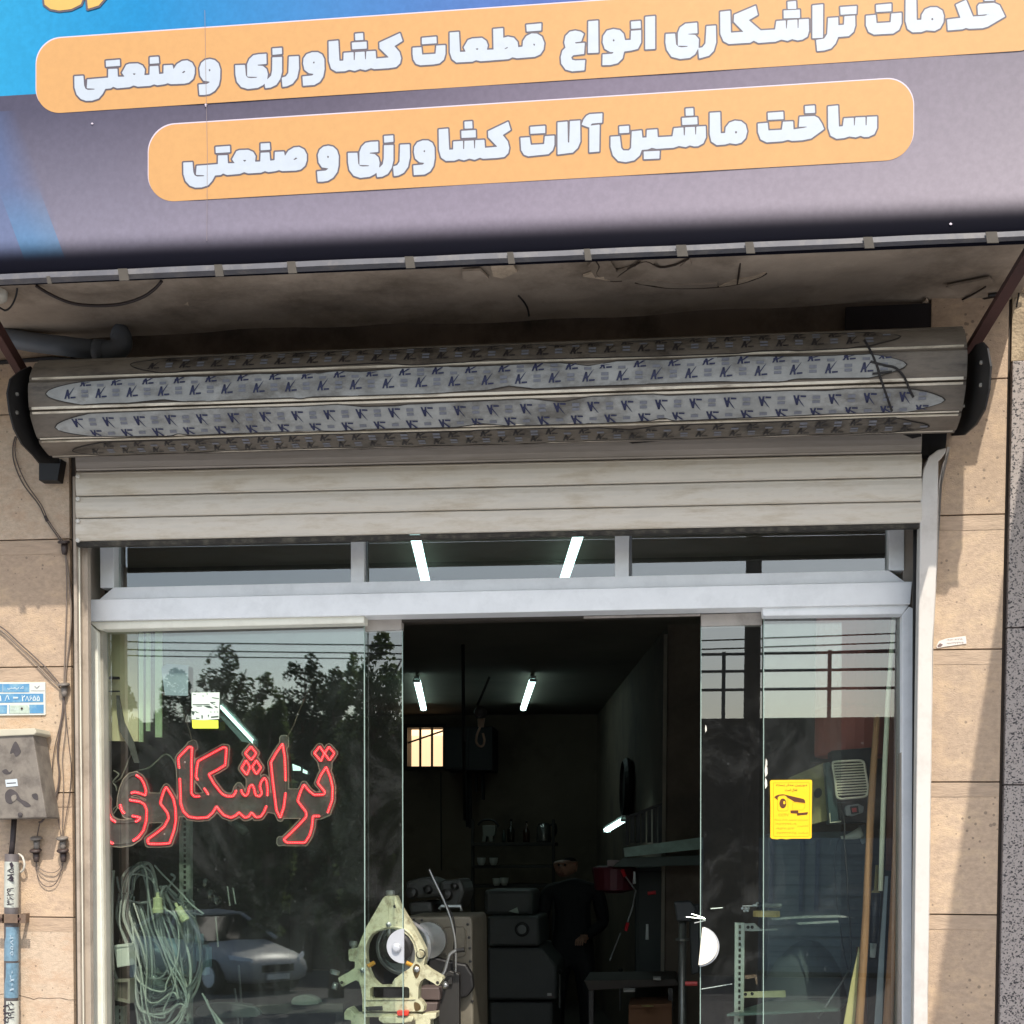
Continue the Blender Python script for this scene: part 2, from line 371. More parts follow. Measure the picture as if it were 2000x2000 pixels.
# ================================================================== ROOM BEHIND THE GLASS
dv = ray(925, 1700); dv.z = 0; dv.normalize()
CE = 3.12
pa = U(1165, 1700, 9.4); pb = U(1300, 1700, 3.9); xw = 1.9
cs = [(-3.3, .3), (-3.3-.9, 9.4), (pa.x, 9.4), (pb.x, 3.9), (xw-.1, 3.9), (xw, .3)]
for i, nm in ((0, 'side_wall'), (2, 'side_wall'), (3, 'wall_return'), (4, 'side_wall')):
    a, b = cs[i], cs[i+1]
    pm(nm, [(a[0],a[1],-.02),(b[0],b[1],-.02),(b[0],b[1],CE),(a[0],a[1],CE)], [(0,1,2,3)], roomwall, shop)
G().prism([(c[0], c[1], CE) for c in cs], (0, 0, .2)).make('ceiling', roomceil, shop)
# back wall with its barred window left open in it
wa = [U(797, 1422, 9.4), U(866, 1422, 9.4), U(866, 1497, 9.4), U(797, 1497, 9.4)]
wx0, wx1, wz0, wz1 = wa[0].x, wa[1].x, wa[2].z, wa[0].z
bw = G()
for x0, x1, z0, z1 in ((cs[1][0], wx0, 0, CE), (wx1, pa.x, 0, CE), (wx0, wx1, 0, wz0), (wx0, wx1, wz1, CE)):
    bw.box((x0, 9.4, z0-.02 if z0 == 0 else z0), (x1, 9.6, z1))
bw.make('back_wall', roomwall, shop)
wf = G(); t = .04
for a in (((wx0-t, 9.36, wz0-t), (wx1+t, 9.4, wz0)), ((wx0-t, 9.36, wz1), (wx1+t, 9.4, wz1+t)), ((wx0-t, 9.36, wz0), (wx0, 9.4, wz1)), ((wx1, 9.36, wz0), (wx1+t, 9.4, wz1))): wf.box(*a)
wfo = wf.make('window', M('dark_frame', (40,36,34), .6), shop)
for k in (1, 2):
    x = wx0+(wx1-wx0)*k/3; G().box((x-.012, 9.42, wz0), (x+.012, 9.44, wz1)).make('bar', black, wfo)
G().rod([(wx0, 9.41, wz0+(wz1-wz0)*.62), (wx1, 9.41, wz1-.03)], .01, 5).make('bar', black, wfo)
G().box((wx0-.2, 9.75, wz0-.3), (wx1+.2, 9.77, wz1+.3)).make('court_glow', M('glowing_court_wall', (226,196,156), .9, emit=(226,190,148), estr=1.15), shop)
# wall strips of the side walls (dado joint, conduit)
strip = M('pale_strip', (120,112,98), .7)
g = G(); p0 = U(1300, 1238, 3.85); g.box((p0.x-.012, 3.86, .8), (p0.x+.012, 3.89, p0.z)); g.make('corner_strip', strip, shop)
# ================================================================== GROUND AND THE STREET BEHIND THE CAMERA (seen in the glass)
fl = M('workshop_floor', (70,64,58), .7, var=.25, scale=3)
kind(pm('floor', [(-4.4,.0,.02),(2.4,.0,.02),(2.4,9.6,.02),(-4.4,9.6,.02)], [(0,1,2,3)], fl), 'structure')
kind(G().box((-60, -6.5, -1.15), (60, -.0, .0)).make('pavement', M('paving', (168,170,174), .85, var=.15, scale=2)), 'structure')
kind(pm('road', [(-300,-23.4,-.98),(300,-23.4,-.98),(300,-6.5,-.98),(-300,-6.5,-.98)], [(0,1,2,3)], M('asphalt', (64,62,62), .9, var=.2, scale=4)), 'structure')
kind(pm('ground', [(-600,-900,-1.02),(600,-900,-1.02),(600,600,-1.02),(-600,600,-1.02)], [(0,1,2,3)], M('earth', (140,128,108), .95, var=.2, scale=.5)), 'structure')
# parapet building across the street with rooftop railing
dk = M('dark_brick_far', (70,60,52), .9, var=.25, scale=2); rail = M('rail_steel', (60,60,62), .6)
D = 24.
pl = UM(-60, 1400, D); rl = UM(1010, 1400, D).x; pr_ = UM(1770, 1395, D)
opp = thing('street_building', 'low dark building across the street mirrored in the right-hand panes, rails on its roof', 'building', (0, pl.y, 0))
xa, xb = sorted((pl.x, pr_.x)); zt = UM(1500, 1402, D).z
xa -= 2.0
bb = G(); Y0 = pl.y
wins = [(-15.2+0*k, 0) for k in range(0)]
bb.box((xa, Y0-8, -1.), (xb, Y0, zt)); bb.make('wall', dk, opp)
for k in range(4):
    z = zt+[.02, .48, .88, 1.25][k]+0.15
    if k: G().rod([(max(xa, rl), Y0-.1, z), (xb, Y0-.1, z)], .035, 6).make('rail', rail, opp)
x = max(xa, rl)
while x < xb:
    G().box((x-.04, Y0-.14, zt), (x+.04, Y0-.06, zt+1.45)).make('rail_post', rail, opp); x += 2.25
for k in range(3):
    x0 = rl+1.2+k*4.1
    wd = G().box((x0, Y0+.0, -.9), (x0+2.9, Y0+.06, 2.0)).make('garage_door', M('roller_far', (110,116,122), .6), opp)
    gg = G()
    for j in range(12): gg.box((x0+.05, Y0+.061, -.8+j*.22), (x0+2.85, Y0+.08, -.8+j*.22+.03))
    gg.make('rib', M('rib_far', (90,96,104), .6), wd)
# dark utility pole, near
c = UM(1470, 1300, 11)
pole = G().rod([(c.x, c.y, -1.), (c.x, c.y, 7.5)], [.11, .09], 12).make('utility_pole', M('pole_wood', (60,52,46), .9))
tag(pole, 'dark utility pole across the road mirrored between the right-hand panes', 'pole')
for zpy, sg, dd in ((1240, 12, 15), (1258, 9, 15), (1272, 7, 18)):
    a = UM(150, zpy+sg, dd); b = UM(1850, zpy-6, dd)
    w = G().rod(cr([a, (a+b)/2+Vector((0, 0, -.12)), b], 8), .012, 5).make('overhead_wire', black)
    tag(w, {1240: 'highest of the thin overhead wires mirrored across the top of the panes', 1258: 'middle overhead wire mirrored across the panes above the rooftop rails', 1272: 'lowest and farthest overhead wire mirrored just above the tree tops'}[zpy], 'wire', 'overhead wires mirrored in the glass')
# trees
leafM = [M('leaf_a', (62,80,46), .7, var=.3, scale=2), M('leaf_b', (80,94,60), .7, var=.3, scale=2), M('leaf_c', (46,62,40), .7, var=.3, scale=2)]
for m_ in leafM:
    b_ = m_.node_tree.nodes['Principled BSDF']; tr_ = m_.node_tree.nodes.new('ShaderNodeBsdfTranslucent'); mx_ = m_.node_tree.nodes.new('ShaderNodeMixShader'); tr_.inputs[0].default_value = (.10, .14, .05, 1)
    mx_.inputs[0].default_value = (.18, .5, .1)[leafM.index(m_)]; o_ = m_.node_tree.nodes['Material Output']; m_.node_tree.links.new(b_.outputs[0], mx_.inputs[1]); m_.node_tree.links.new(tr_.outputs[0], mx_.inputs[2]); m_.node_tree.links.new(mx_.outputs[0], o_.inputs[0])
bark = M('bark', (84,70,56), .9)
from mathutils import noise as mnoise
def tree(px, top, base_py, wpx, D, label, seed, dens=1.0):
    r = random.Random(seed); c = UM(px, base_py, D); c.z = -.98; zt = UM(px, top, D).z; w = wpx/F_PX*(D+5.3)/2
    t = thing('tree', label, 'tree', (c.x, c.y, -.98), 'trees mirrored in the left panes')
    g = G(); H = zt+.98; zc = zt-H*.46
    g.rod([(c.x, c.y, -.98), (c.x+.1, c.y, zt*.35), (c.x-.1, c.y, zt*.8)], [.15, .11, .04], 7)
    for k in range(14):
        a = r.uniform(0, 6.28); h = r.uniform(.3, .85); q = w*r.uniform(.3, .8)
        g.rod([(c.x, c.y, zt*(h-.15)), (c.x+q*math.cos(a)*.5, c.y+q*math.sin(a)*.5, zt*(h-.02)), (c.x+q*math.cos(a), c.y+q*math.sin(a), zt*(h+.06))], [.05, .03, .01], 5)
    g.make('trunk', bark, t)
    g = G(); n = 0; off_ = Vector((seed*7.3, 0, 0))
    while n < 13000*dens:
        d = Vector((r.uniform(-1, 1), r.uniform(-1, 1), r.uniform(-1, 1)))
        if d.length > 1: continue
        p = Vector((c.x+d.x*w, c.y+d.y*w*.8, zc+d.z*H*.46)); nz = mnoise.noise(p*(1.6/max(w, .8))*1.3+off_)+.55*mnoise.noise(p*2.2+off_)
        if nz < -.30+.55*max(0, d.length-.55)**1.0*1.6: continue
        n += 1; s = r.uniform(.03, .075); u = Vector((r.gauss(0, 1), r.gauss(0, 1), r.gauss(0, 1))).normalized(); v = u.orthogonal().normalized()
        g.add([p+u*s, p+v*s*.55, p-u*s, p-v*s*.55], [(0, 1, 2, 3)])
    me = bpy.data.meshes.new('crown'); me.from_pydata(g.v, [], g.f); link('crown', me, leafM[seed % 3], t)
for i, a in enumerate([(345,1300,1600,120,22,'slim young tree mirrored left of the note on the left pane'), (440,1258,1600,175,23,'spreading tree mirrored above the lit tube in the left pane'),
    (520,1312,1600,120,20,'dark low tree mirrored right of the lit tube in the left pane'), (595,1266,1600,150,23,'pale crowned tree mirrored above the red letters, in the middle of the left pane'),
    (655,1300,1600,110,18,'round dark tree mirrored near the right side of the left pane'), (730,1222,1600,170,17,'tall dark tree mirrored across the two sliding pane edges'), (245,1335,1600,90,21,'small tree mirrored over the cream curtain at the left end of the left pane')]):
    tree(*a, 11+i)
hz_ = M('far_ridge', (120,130,124), .9)
# parked car in the road behind the camera
def car():
    D = 17.5; n = UM(512, 1900, D)                         # nose
    s = 1 if UM(500, 1900, D).x < n.x else -1
    x0, y0, z0 = n.x, n.y, -.98
    t = thing('parked_car', 'silver parked car mirrored in the lower left pane behind the coiled cable', 'car', (x0, y0-.9, z0))
    sil = M('silver_paint', (150,150,150), .4, .0, var=.03); blk = M('car_glass', (16,18,20), .08); rub = M('tyre_rubber', (20,20,20), .85)
    def X(v): return x0-s*v
    # (distance back from the nose, half width, bottom, top) sections
    secs = [(0,.55,.32,.55),(.06,.72,.22,.66),(.35,.82,.18,.78),(1.0,.86,.18,.90),(1.35,.87,.18,.97),(2.1,.88,.18,.98),(3.2,.88,.18,1.0),(3.9,.86,.18,1.02),(4.35,.8,.22,.98),(4.5,.68,.35,.8)]
    g = G(); n_ = 12
    for d, w, b, tp in secs:
        for j in range(n_):
            a = 2*math.pi*j/n_; ca, sa = math.cos(a), math.sin(a)
            yy = w*(abs(ca)**.45)*(1 if ca >= 0 else -1); zz = (b+tp)/2+(tp-b)/2*(abs(sa)**.6)*(1 if sa >= 0 else -1)
            g.v.append((X(d), y0-.9+yy, z0+zz))
    for i in range(len(secs)-1):
        for j in range(n_): g.f.append((i*n_+j, i*n_+(j+1)%n_, (i+1)*n_+(j+1)%n_, (i+1)*n_+j))
    g.f += [tuple(range(n_)), tuple(range((len(secs)-1)*n_, len(secs)*n_))]
    g.make('body', sil, t, smooth=True)
    cab = [(1.25,.80,.95),(2.05,.66,1.38),(3.0,.66,1.42),(3.85,.74,1.03)]
    g = G()
    for d, w, h in cab:
        for yy, zz in ((-w, .94), (-w*.86, h), (w*.86, h), (w, .94)): g.v.append((X(d), y0-.9+yy, z0+zz))
    for i in range(3):
        for j in range(4): g.f.append((i*4+j, i*4+(j+1)%4, i*4+4+(j+1)%4, i*4+4+j))
    g.f += [(0,1,2,3), (12,13,14,15)]
    g.make('cabin_glass', blk, t)
    for a, b in (((1.2,.82,.95),(2.05,.60,1.395)), ((2.05,.60,1.395),(3.0,.60,1.435)), ((3.0,.60,1.435),(3.9,.76,1.04)), ((2.45,.80,.96),(2.45,.62,1.40))):
        for sg in (-1, 1): G().rod([(X(a[0]), y0-.9+sg*a[1], z0+a[2]), (X(b[0]), y0-.9+sg*b[1], z0+b[2])], .04, 6).make('pillar', sil, t)
    G().prism([(X(2.05), y0-1.5, z0+1.39), (X(3.0), y0-1.5, z0+1.43), (X(3.0), y0-.3, z0+1.43), (X(2.05), y0-.3, z0+1.39)], (0, 0, .03)).make('roof', sil, t)
    for d in (.85, 3.6):
        for sg in (-1, 1):
            w = G().lathe((X(d), y0-.9+sg*.72, z0+.31), [(.2, 0), (.31, .0), (.33, .03), (.33, .17), (.31, .2), (.18, .2)], (0, sg, 0), 20).make('wheel', rub, t, smooth=False)
            G().lathe((X(d), y0-.9+sg*.925, z0+.31), [(.2, 0), (.19, .012), (.05, .02)], (0, sg, 0), 10).make('rim', alu, w)
    for sg in (-1, 1): G().prism([(X(.03), y0-.9+sg*.5, z0+.6), (X(.30), y0-.9+sg*.80, z0+.66), (X(.33), y0-.9+sg*.80, z0+.74), (X(.06), y0-.9+sg*.5, z0+.68)], (0, sg*.03, 0)).make('headlight', M('lamp_glass', (210,214,220), .15), t)
    G().prism([(X(-.01), y0-1.25, z0+.42), (X(-.01), y0-.55, z0+.42), (X(-.01), y0-.55, z0+.55), (X(-.01), y0-1.25, z0+.55)], (s*.02, 0, 0)).make('grille', blk, t)
    G().prism([(X(-.03), y0-1.15, z0+.28), (X(-.03), y0-.65, z0+.28), (X(-.03), y0-.65, z0+.38), (X(-.03), y0-1.15, z0+.38)], (s*.01, 0, 0)).make('number_plate', M('plate_far', (220,220,214), .5), t)
    for sg in (-1, 1): G().lathe((X(1.5), y0-.9+sg*.95, z0+1.0), [(.04, -.08), (.08, -.05), (.08, .05), (.04, .08)], (0, 1, 0), 10).make('wing_mirror', sil, t)
    t.rotation_euler.z = math.radians(38)*s
car()
# ================================================================== SIGNBOARD
SY = -.74
sg = thing('signboard', 'large printed shop signboard with white Persian lettering on two orange bars, above the canopy', 'sign', (-.5, SY, 3.6))
bm_ = bpy.data.materials.new('banner_print'); bm_.use_nodes = True; N = bm_.node_tree.nodes; L = bm_.node_tree.links; B = N['Principled BSDF']
B.inputs['Roughness'].default_value = .7; B.inputs['Specular IOR Level'].default_value = .1
tc = N.new('ShaderNodeTexCoord'); sp = N.new('ShaderNodeSeparateXYZ'); L.new(tc.outputs['Object'], sp.inputs[0])
pA = U(0, 532, SY); pB = U(2000, 448, SY); slope = (pB.z-pA.z)/(pB.x-pA.x)
def math_(op, a, b=None, c=None):
    m = N.new('ShaderNodeMath'); m.operation = op
    for i, v in enumerate((a, b, c)):
        if v is None: continue
        if hasattr(v, 'links'): L.new(v, m.inputs[i])
        else: m.inputs[i].default_value = v
    return m.outputs[0]
def ramp(v, stops):
    r = N.new('ShaderNodeValToRGB'); L.new(v, r.inputs[0]); e = r.color_ramp.elements
    e[0].position = stops[0][0]; e[0].color = (*s2l(stops[0][1]), 1); e[1].position = stops[1][0]; e[1].color = (*s2l(stops[1][1]), 1)
    for p, c in stops[2:]: q = e.new(p); q.color = (*s2l(c), 1)
    return r.outputs[0]
def mixc(f, a, b):
    m = N.new('ShaderNodeMix'); m.data_type = 'RGBA'
    if hasattr(f, 'links'): L.new(f, m.inputs[0])
    else: m.inputs[0].default_value = f
    L.new(a, m.inputs[6])
    if hasattr(b, 'links'): L.new(b, m.inputs[7])
    else: m.inputs[7].default_value = (*s2l(b), 1)
    return m.outputs[2]
W_ = pB.x-pA.x
u = math_('DIVIDE', math_('SUBTRACT', sp.outputs[0], pA.x), W_)               # 0 left edge .. 1 right edge of the picture
v = math_('SUBTRACT', math_('SUBTRACT', sp.outputs[2], pA.z), math_('MULTIPLY', math_('SUBTRACT', sp.outputs[0], pA.x), slope))   # metres above the lower edge
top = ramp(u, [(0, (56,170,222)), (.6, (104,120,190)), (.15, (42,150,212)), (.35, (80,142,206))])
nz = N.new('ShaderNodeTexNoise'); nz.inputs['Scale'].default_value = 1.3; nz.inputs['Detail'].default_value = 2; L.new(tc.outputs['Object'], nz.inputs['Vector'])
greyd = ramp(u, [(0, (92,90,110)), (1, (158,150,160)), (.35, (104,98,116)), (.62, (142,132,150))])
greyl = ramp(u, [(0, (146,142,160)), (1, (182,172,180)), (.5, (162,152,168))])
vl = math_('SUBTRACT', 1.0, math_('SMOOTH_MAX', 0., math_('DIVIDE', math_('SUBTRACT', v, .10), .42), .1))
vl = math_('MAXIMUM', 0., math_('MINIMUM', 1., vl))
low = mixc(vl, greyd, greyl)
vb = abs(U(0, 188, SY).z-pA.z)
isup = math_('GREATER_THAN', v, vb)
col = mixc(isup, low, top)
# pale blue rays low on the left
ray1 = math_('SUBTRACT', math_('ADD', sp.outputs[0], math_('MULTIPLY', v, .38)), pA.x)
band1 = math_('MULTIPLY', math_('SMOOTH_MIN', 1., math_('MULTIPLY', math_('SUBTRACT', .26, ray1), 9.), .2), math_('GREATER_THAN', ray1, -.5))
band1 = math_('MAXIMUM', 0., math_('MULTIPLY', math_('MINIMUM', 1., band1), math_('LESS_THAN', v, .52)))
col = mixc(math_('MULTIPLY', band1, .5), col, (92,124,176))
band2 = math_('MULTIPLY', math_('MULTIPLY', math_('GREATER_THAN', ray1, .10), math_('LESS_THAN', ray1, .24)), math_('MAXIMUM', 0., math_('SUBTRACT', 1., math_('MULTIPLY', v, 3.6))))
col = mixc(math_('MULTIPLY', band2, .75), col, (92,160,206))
# dark foot fading out upwards from the lower edge
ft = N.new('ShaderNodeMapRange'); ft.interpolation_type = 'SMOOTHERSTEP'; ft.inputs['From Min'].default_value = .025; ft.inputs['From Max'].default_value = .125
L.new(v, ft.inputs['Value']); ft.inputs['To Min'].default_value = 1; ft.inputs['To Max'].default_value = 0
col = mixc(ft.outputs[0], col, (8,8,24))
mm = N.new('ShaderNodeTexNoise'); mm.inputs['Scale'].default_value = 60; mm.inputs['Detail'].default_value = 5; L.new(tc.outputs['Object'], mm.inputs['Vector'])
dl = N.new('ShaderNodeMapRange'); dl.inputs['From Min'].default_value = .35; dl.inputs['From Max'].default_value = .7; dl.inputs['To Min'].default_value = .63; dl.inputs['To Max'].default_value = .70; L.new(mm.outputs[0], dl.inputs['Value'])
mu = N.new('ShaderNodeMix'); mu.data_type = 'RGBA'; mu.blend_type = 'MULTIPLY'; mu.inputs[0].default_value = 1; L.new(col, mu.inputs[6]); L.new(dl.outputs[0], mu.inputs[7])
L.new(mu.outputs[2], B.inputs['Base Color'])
# banner sheet: taut, faint swells, turned under at the foot
def bz(x): return pA.z+(x-pA.x)*slope
bx0, bx1 = pA.x-2.2, CXR+.02
nx, zs = 90, [-.035, -.03, -.015, 0, .01, .03, .06, .1, .15, .22, .3, .4, .5, .6, .7, .8, .9, 1.0, 1.15, 1.3]
g = G()
for j, h in enumerate(zs):
    for i in range(nx+1):
        x = bx0+(bx1-bx0)*i/nx
        y = SY+.0007*math.sin(x*5.1+h*4)+.0004*math.sin(x*13+1)+(.0 if h > .03 else (.03-h)**2*5.)
        if abs(x-U(401, 300, SY).x) < .03: y += .0008
        z = bz(x)+h
        g.v.append((x, y, z))
for j in range(len(zs)-1):
    for i in range(nx):
        k = j*(nx+1)+i; g.f.append((k, k+1, k+nx+2, k+nx+1))
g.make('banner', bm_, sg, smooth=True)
G().box((bx0, SY+.02, bz(-.5)+.04), (bx1-.004, SY+.06, bz(-.5)+1.3)).make('board_back', alu_d, sg)
# flat print
orange = M('print_orange', (193,146,92), .45, var=.05, scale=40); orange.node_tree.nodes['Principled BSDF'].inputs['Specular IOR Level'].default_value = .3
white = M('print_white', (176,184,194), .45, var=.04, scale=40); outl = M('print_outline', (84,76,84), .5, var=.05); gold = M('print_gold', (206,164,84), .45, var=.05)
edge_w = M('print_light_edge', (196,184,196), .5, var=.04)
def mapS(dy): return lambda x, y: U(x, y, SY-.0015-dy)
def pill(x0, yt0, x1, yt1, h0, h1, rx0, rx1):             # rounded bar; left/right ends, top line, heights
    pts = []
    def yy(x): return yt0+(yt1-yt0)*(x-x0)/(x1-x0)
    def hh(x): return h0+(h1-h0)*(x-x0)/(x1-x0)
    for k in range(13):
        a = math.pi/2*k/12; x = x0+rx0*(1-math.cos(a)); pts.append((x, yy(x)+rx0*1.03*(1-math.sin(a))))
    for k in range(13):
        a = math.pi/2*(1-k/12); x = x1-rx1*(1-math.cos(a)); pts.append((x, yy(x)+rx1*1.03*(1-math.sin(a))))
    for k in range(13):
        a = math.pi/2*k/12; x = x1-rx1*(1-math.cos(a)); pts.append((x, yy(x)+hh(x)-rx1*1.0*(1-math.sin(a))))
    for k in range(13):
        a = math.pi/2*(1-k/12); x = x0+rx0*(1-math.cos(a)); pts.append((x, yy(x)+hh(x)-rx0*1.0*(1-math.sin(a))))
    return pts
for nm, a in (('bar_one', (71, 77.5, 2040, -59, 146, 155, 48, 50)), ('bar_two', (290, 246, 1784, 151, 150, 159.5, 52, 54))):
    p = pill(*a)
    g = G(); q = [(x+(1.5 if x > 900 else -1.5), y-2.2) for x, y in p]
    g.v = [mapS(-.0003)(*t) for t in q]; g.f = [tuple(range(len(q)))]; g.make('bar_edge', edge_w, sg)
    g = G(); g.v = [mapS(0)(*t) for t in p]; g.f = [tuple(range(len(p)))]; g.make('orange_bar', orange, sg)
# ---- letters, traced as outlines (zoom coordinates 4.83 to the photograph's pixel)
S = 4.83
w_san = [P("88,472 172,468 180,560 192,592 218,604 282,601 290,590 208,586 214,503 415,487 416,405 502,402 506,480 575,478 548,440 590,365 618,355 700,352 745,372 768,410 762,465 815,462 818,380 898,376 905,455 950,450 952,372 1035,368 1045,412 1080,360 1130,330 1180,325 1225,348 1250,395 1250,450 1235,500 1195,535 1150,545 1020,550 990,540 960,550 890,560 858,550 820,565 700,572 660,560 620,577 500,587 462,572 440,587 385,592 360,640 320,685 260,704 200,706 150,688 110,645 90,580"),
         P("392,325 525,315 527,372 395,380"), P("818,293 900,288 905,348 818,354")]
h_san = [P("645,445 688,445 665,466"), P("1120,445 1150,420 1165,432 1140,447")]
w_vav = [P("1350,555 1430,548 1455,532 1455,525 1395,515 1365,470 1357,400 1375,350 1410,322 1455,313 1500,323 1535,355 1552,410 1550,500 1537,560 1500,612 1450,642 1400,650 1358,650")]
h_vav = [P("1443,407 1455,405 1462,415 1458,428 1445,430")]
w_kesh = [P("95,430 182,428 190,530 205,552 235,558 290,555 300,545 205,540 205,420 225,370 260,335 310,325 378,322 380,418 300,425 295,435 345,440 380,470 392,520 385,580 350,625 300,652 210,662 150,642 110,590 97,520"),
    P("436,358 522,354 522,500 505,570 470,625 420,650 372,656 364,612 392,570 425,535 434,480"), P("436,270 520,264 522,322 438,330"),
    P("588,352 675,348 678,470 660,560 620,615 570,640 530,645 522,558 560,545 583,510"),
    P("712,548 800,540 820,522 770,515 730,480 718,420 722,370 750,330 800,312 850,312 890,335 910,380 912,480 900,550 870,600 820,630 718,637"),
    P("952,208 1038,200 1048,400 1088,398 1090,322 1178,316 1180,395 1192,394 1195,316 1280,312 1284,388 1294,388 1298,310 1380,306 1386,382 1508,372 1420,280 1418,225 1605,135 1628,210 1552,260 1600,320 1615,380 1605,430 1570,465 1500,475 1370,482 1340,472 1290,492 1240,480 1190,497 1140,485 1100,500 1020,502 975,472 955,400"),
    P("1195,135 1265,130 1268,195 1197,198"), P("1165,222 1298,214 1300,280 1168,286")]
h_kesh = [P("808,402 820,400 826,412 818,424 806,420")]
def o7(l): return [off(p, 340, 220, S) for p in l]
def o8(l): return [off(p, 660, 210, S) for p in l]
def k1(p): return [(95+1.028*(x-95), 52+.962*y-.0125*(x-95)+(6 if True else 0)) for x, y in p]
def o2(l): return [off(k1(p), 440, 30, S) for p in l]
def s1(p): return [(x*.975-11, y*.985+14-.004*x) for x, y in p]
def v1(p): return [(x-103, y+3) for x, y in p]
R = lambda l, ox, oy: [off(p, ox, oy, S) for p in l]
line1 = [off(s1(p), 130, 50, S) for p in w_san]+[off(v1(p), 130, 50, S) for p in w_vav]+o2(w_kesh)
hole1 = [off(s1(p), 130, 50, S) for p in h_san]+[off(v1(p), 130, 50, S) for p in h_vav]+o2(h_kesh)
line1 += R([P("78,355 158,350 165,420 295,412 302,335 385,330 385,410 370,465 330,500 270,510 150,518 110,505 85,465 78,410"), P("165,262 300,250 302,310 166,320"),
  P("428,212 512,205 522,395 580,392 560,350 600,282 640,268 730,262 770,290 785,330 775,375 842,372 838,178 928,170 930,262 975,250 1030,260 1065,300 1072,350 1115,345 1120,290 1150,245 1200,220 1250,222 1295,250 1318,310 1310,370 1280,415 1230,438 1060,452 1020,442 980,460 720,480 675,470 640,484 490,492 450,460 430,400"),
  P("1150,138 1290,125 1288,190 1155,200")], 790, 20)
hole1 += R([P("665,358 705,358 685,380"), P("930,370 975,342 975,358 945,370"), P("1215,310 1232,318 1232,340 1215,330")], 790, 20)
line1 += R([P("290,320 265,390 200,400 215,412 298,405 292,508 190,520 170,540 180,565 210,572 302,568 295,662 180,672 120,655 80,600 75,540 90,480 120,450 108,400 120,340 160,300 210,290 260,300"),
  P("335,202 425,195 428,495 332,500"), P("470,515 560,508 580,490 540,490 490,460 470,400 475,340 510,290 570,275 630,285 665,320 678,380 735,378 738,292 830,285 830,400 800,460 740,475 670,485 655,550 610,595 540,612 468,614"),
  P("738,205 825,198 828,265 740,270"), P("872,160 962,152 962,460 872,465"),
  P("1065,322 1150,318 1160,420 1180,440 1210,448 1272,442 1275,432 1180,430 1180,310 1200,260 1250,225 1358,215 1362,312 1275,318 1270,326 1340,330 1375,370 1372,450 1340,510 1290,545 1200,555 1120,535 1075,470 1062,400"),
  P("1450,248 1535,242 1538,400 1515,480 1470,525 1380,550 1372,455 1410,448 1440,410")], 1080, 0)
hole1 += R([P("565,370 578,368 584,382 574,394 562,388")], 1080, 0)
line1 += R([P("130,112 222,102 228,310 352,302 258,205 262,140 462,55 482,140 395,190 510,288 648,280 660,200 745,194 748,272 758,272 765,192 855,186 858,270 868,268 872,185 962,180 965,290 950,345 905,372 860,380 808,368 765,384 705,372 650,392 490,404 445,382 410,402 210,414 160,387 132,320"),
  P("765,18 842,10 846,82 768,85"), P("728,100 878,92 880,168 730,172"), P("1000,52 1098,42 1096,355 1000,360"),
  P("1148,172 1240,165 1242,240 1298,235 1302,155 1400,148 1402,240 1385,300 1340,340 1240,348 1215,410 1175,455 1110,475 1045,480 1035,378 1110,365 1140,320"),
  P("1262,68 1415,58 1412,130 1266,138"), P("1505,150 1595,142 1602,220 1738,212 1745,130 1838,122 1838,220 1815,280 1760,315 1580,325 1530,300 1505,240"), P("1600,48 1742,35 1742,105 1602,112")], 1380, 0)
line1 += R([P("818,-160 912,-165 918,190 965,188 968,140 1000,90 1050,70 1110,70 1160,100 1175,150 1170,210 1140,265 1090,290 1010,285 960,302 880,304 835,272 815,200"),
  P("1208,185 1335,170 1290,45 1385,0 1450,158 1560,150 1620,130 1500,140 1495,60 1510,38 1650,28 1700,50 1740,130 1752,155 1590,250 1540,265 1415,270 1385,262 1350,275 1215,286"), P("1560,-60 1650,-60 1650,5 1560,8")], 1600, 0)
hole1 += R([P("1058,170 1072,168 1080,182 1070,194 1056,190")], 1600, 0)
line2 = o7(w_san)+o7(w_vav)+o8(w_kesh); hole2 = o7(h_san)+o7(h_vav)+o8(h_kesh)
line2 += R([P("178,335 262,330 272,402 402,395 408,320 495,315 495,400 480,450 440,487 250,507 210,492 185,450"), P("270,232 408,222 408,288 272,295"),
  P("528,190 618,182 622,380 638,380 645,178 738,172 740,370 715,430 670,472 528,490"), P("828,222 922,210 918,462 828,470"), P("830,112 948,105 945,190 850,198 820,235 755,210 775,160 800,128"),
  P("1028,325 1112,320 1125,430 1145,455 1200,455 1222,430 1228,275 1318,265 1325,335 1368,332 1370,262 1465,255 1470,330 1612,322 1625,245 1712,238 1716,315 1728,312 1732,236 1820,232 1824,308 1834,306 1838,230 1922,225 1925,330 1900,385 1850,412 1815,414 1775,404 1735,420 1670,410 1620,427 1460,437 1415,427 1380,442 1320,447 1300,500 1250,545 1170,562 1100,552 1050,500 1028,420"),
  P("1110,228 1198,222 1200,285 1112,290"), P("1340,465 1488,458 1485,528 1342,535"), P("1735,60 1805,55 1808,122 1738,125"), P("1702,148 1842,140 1845,205 1705,212")], 980, 200)
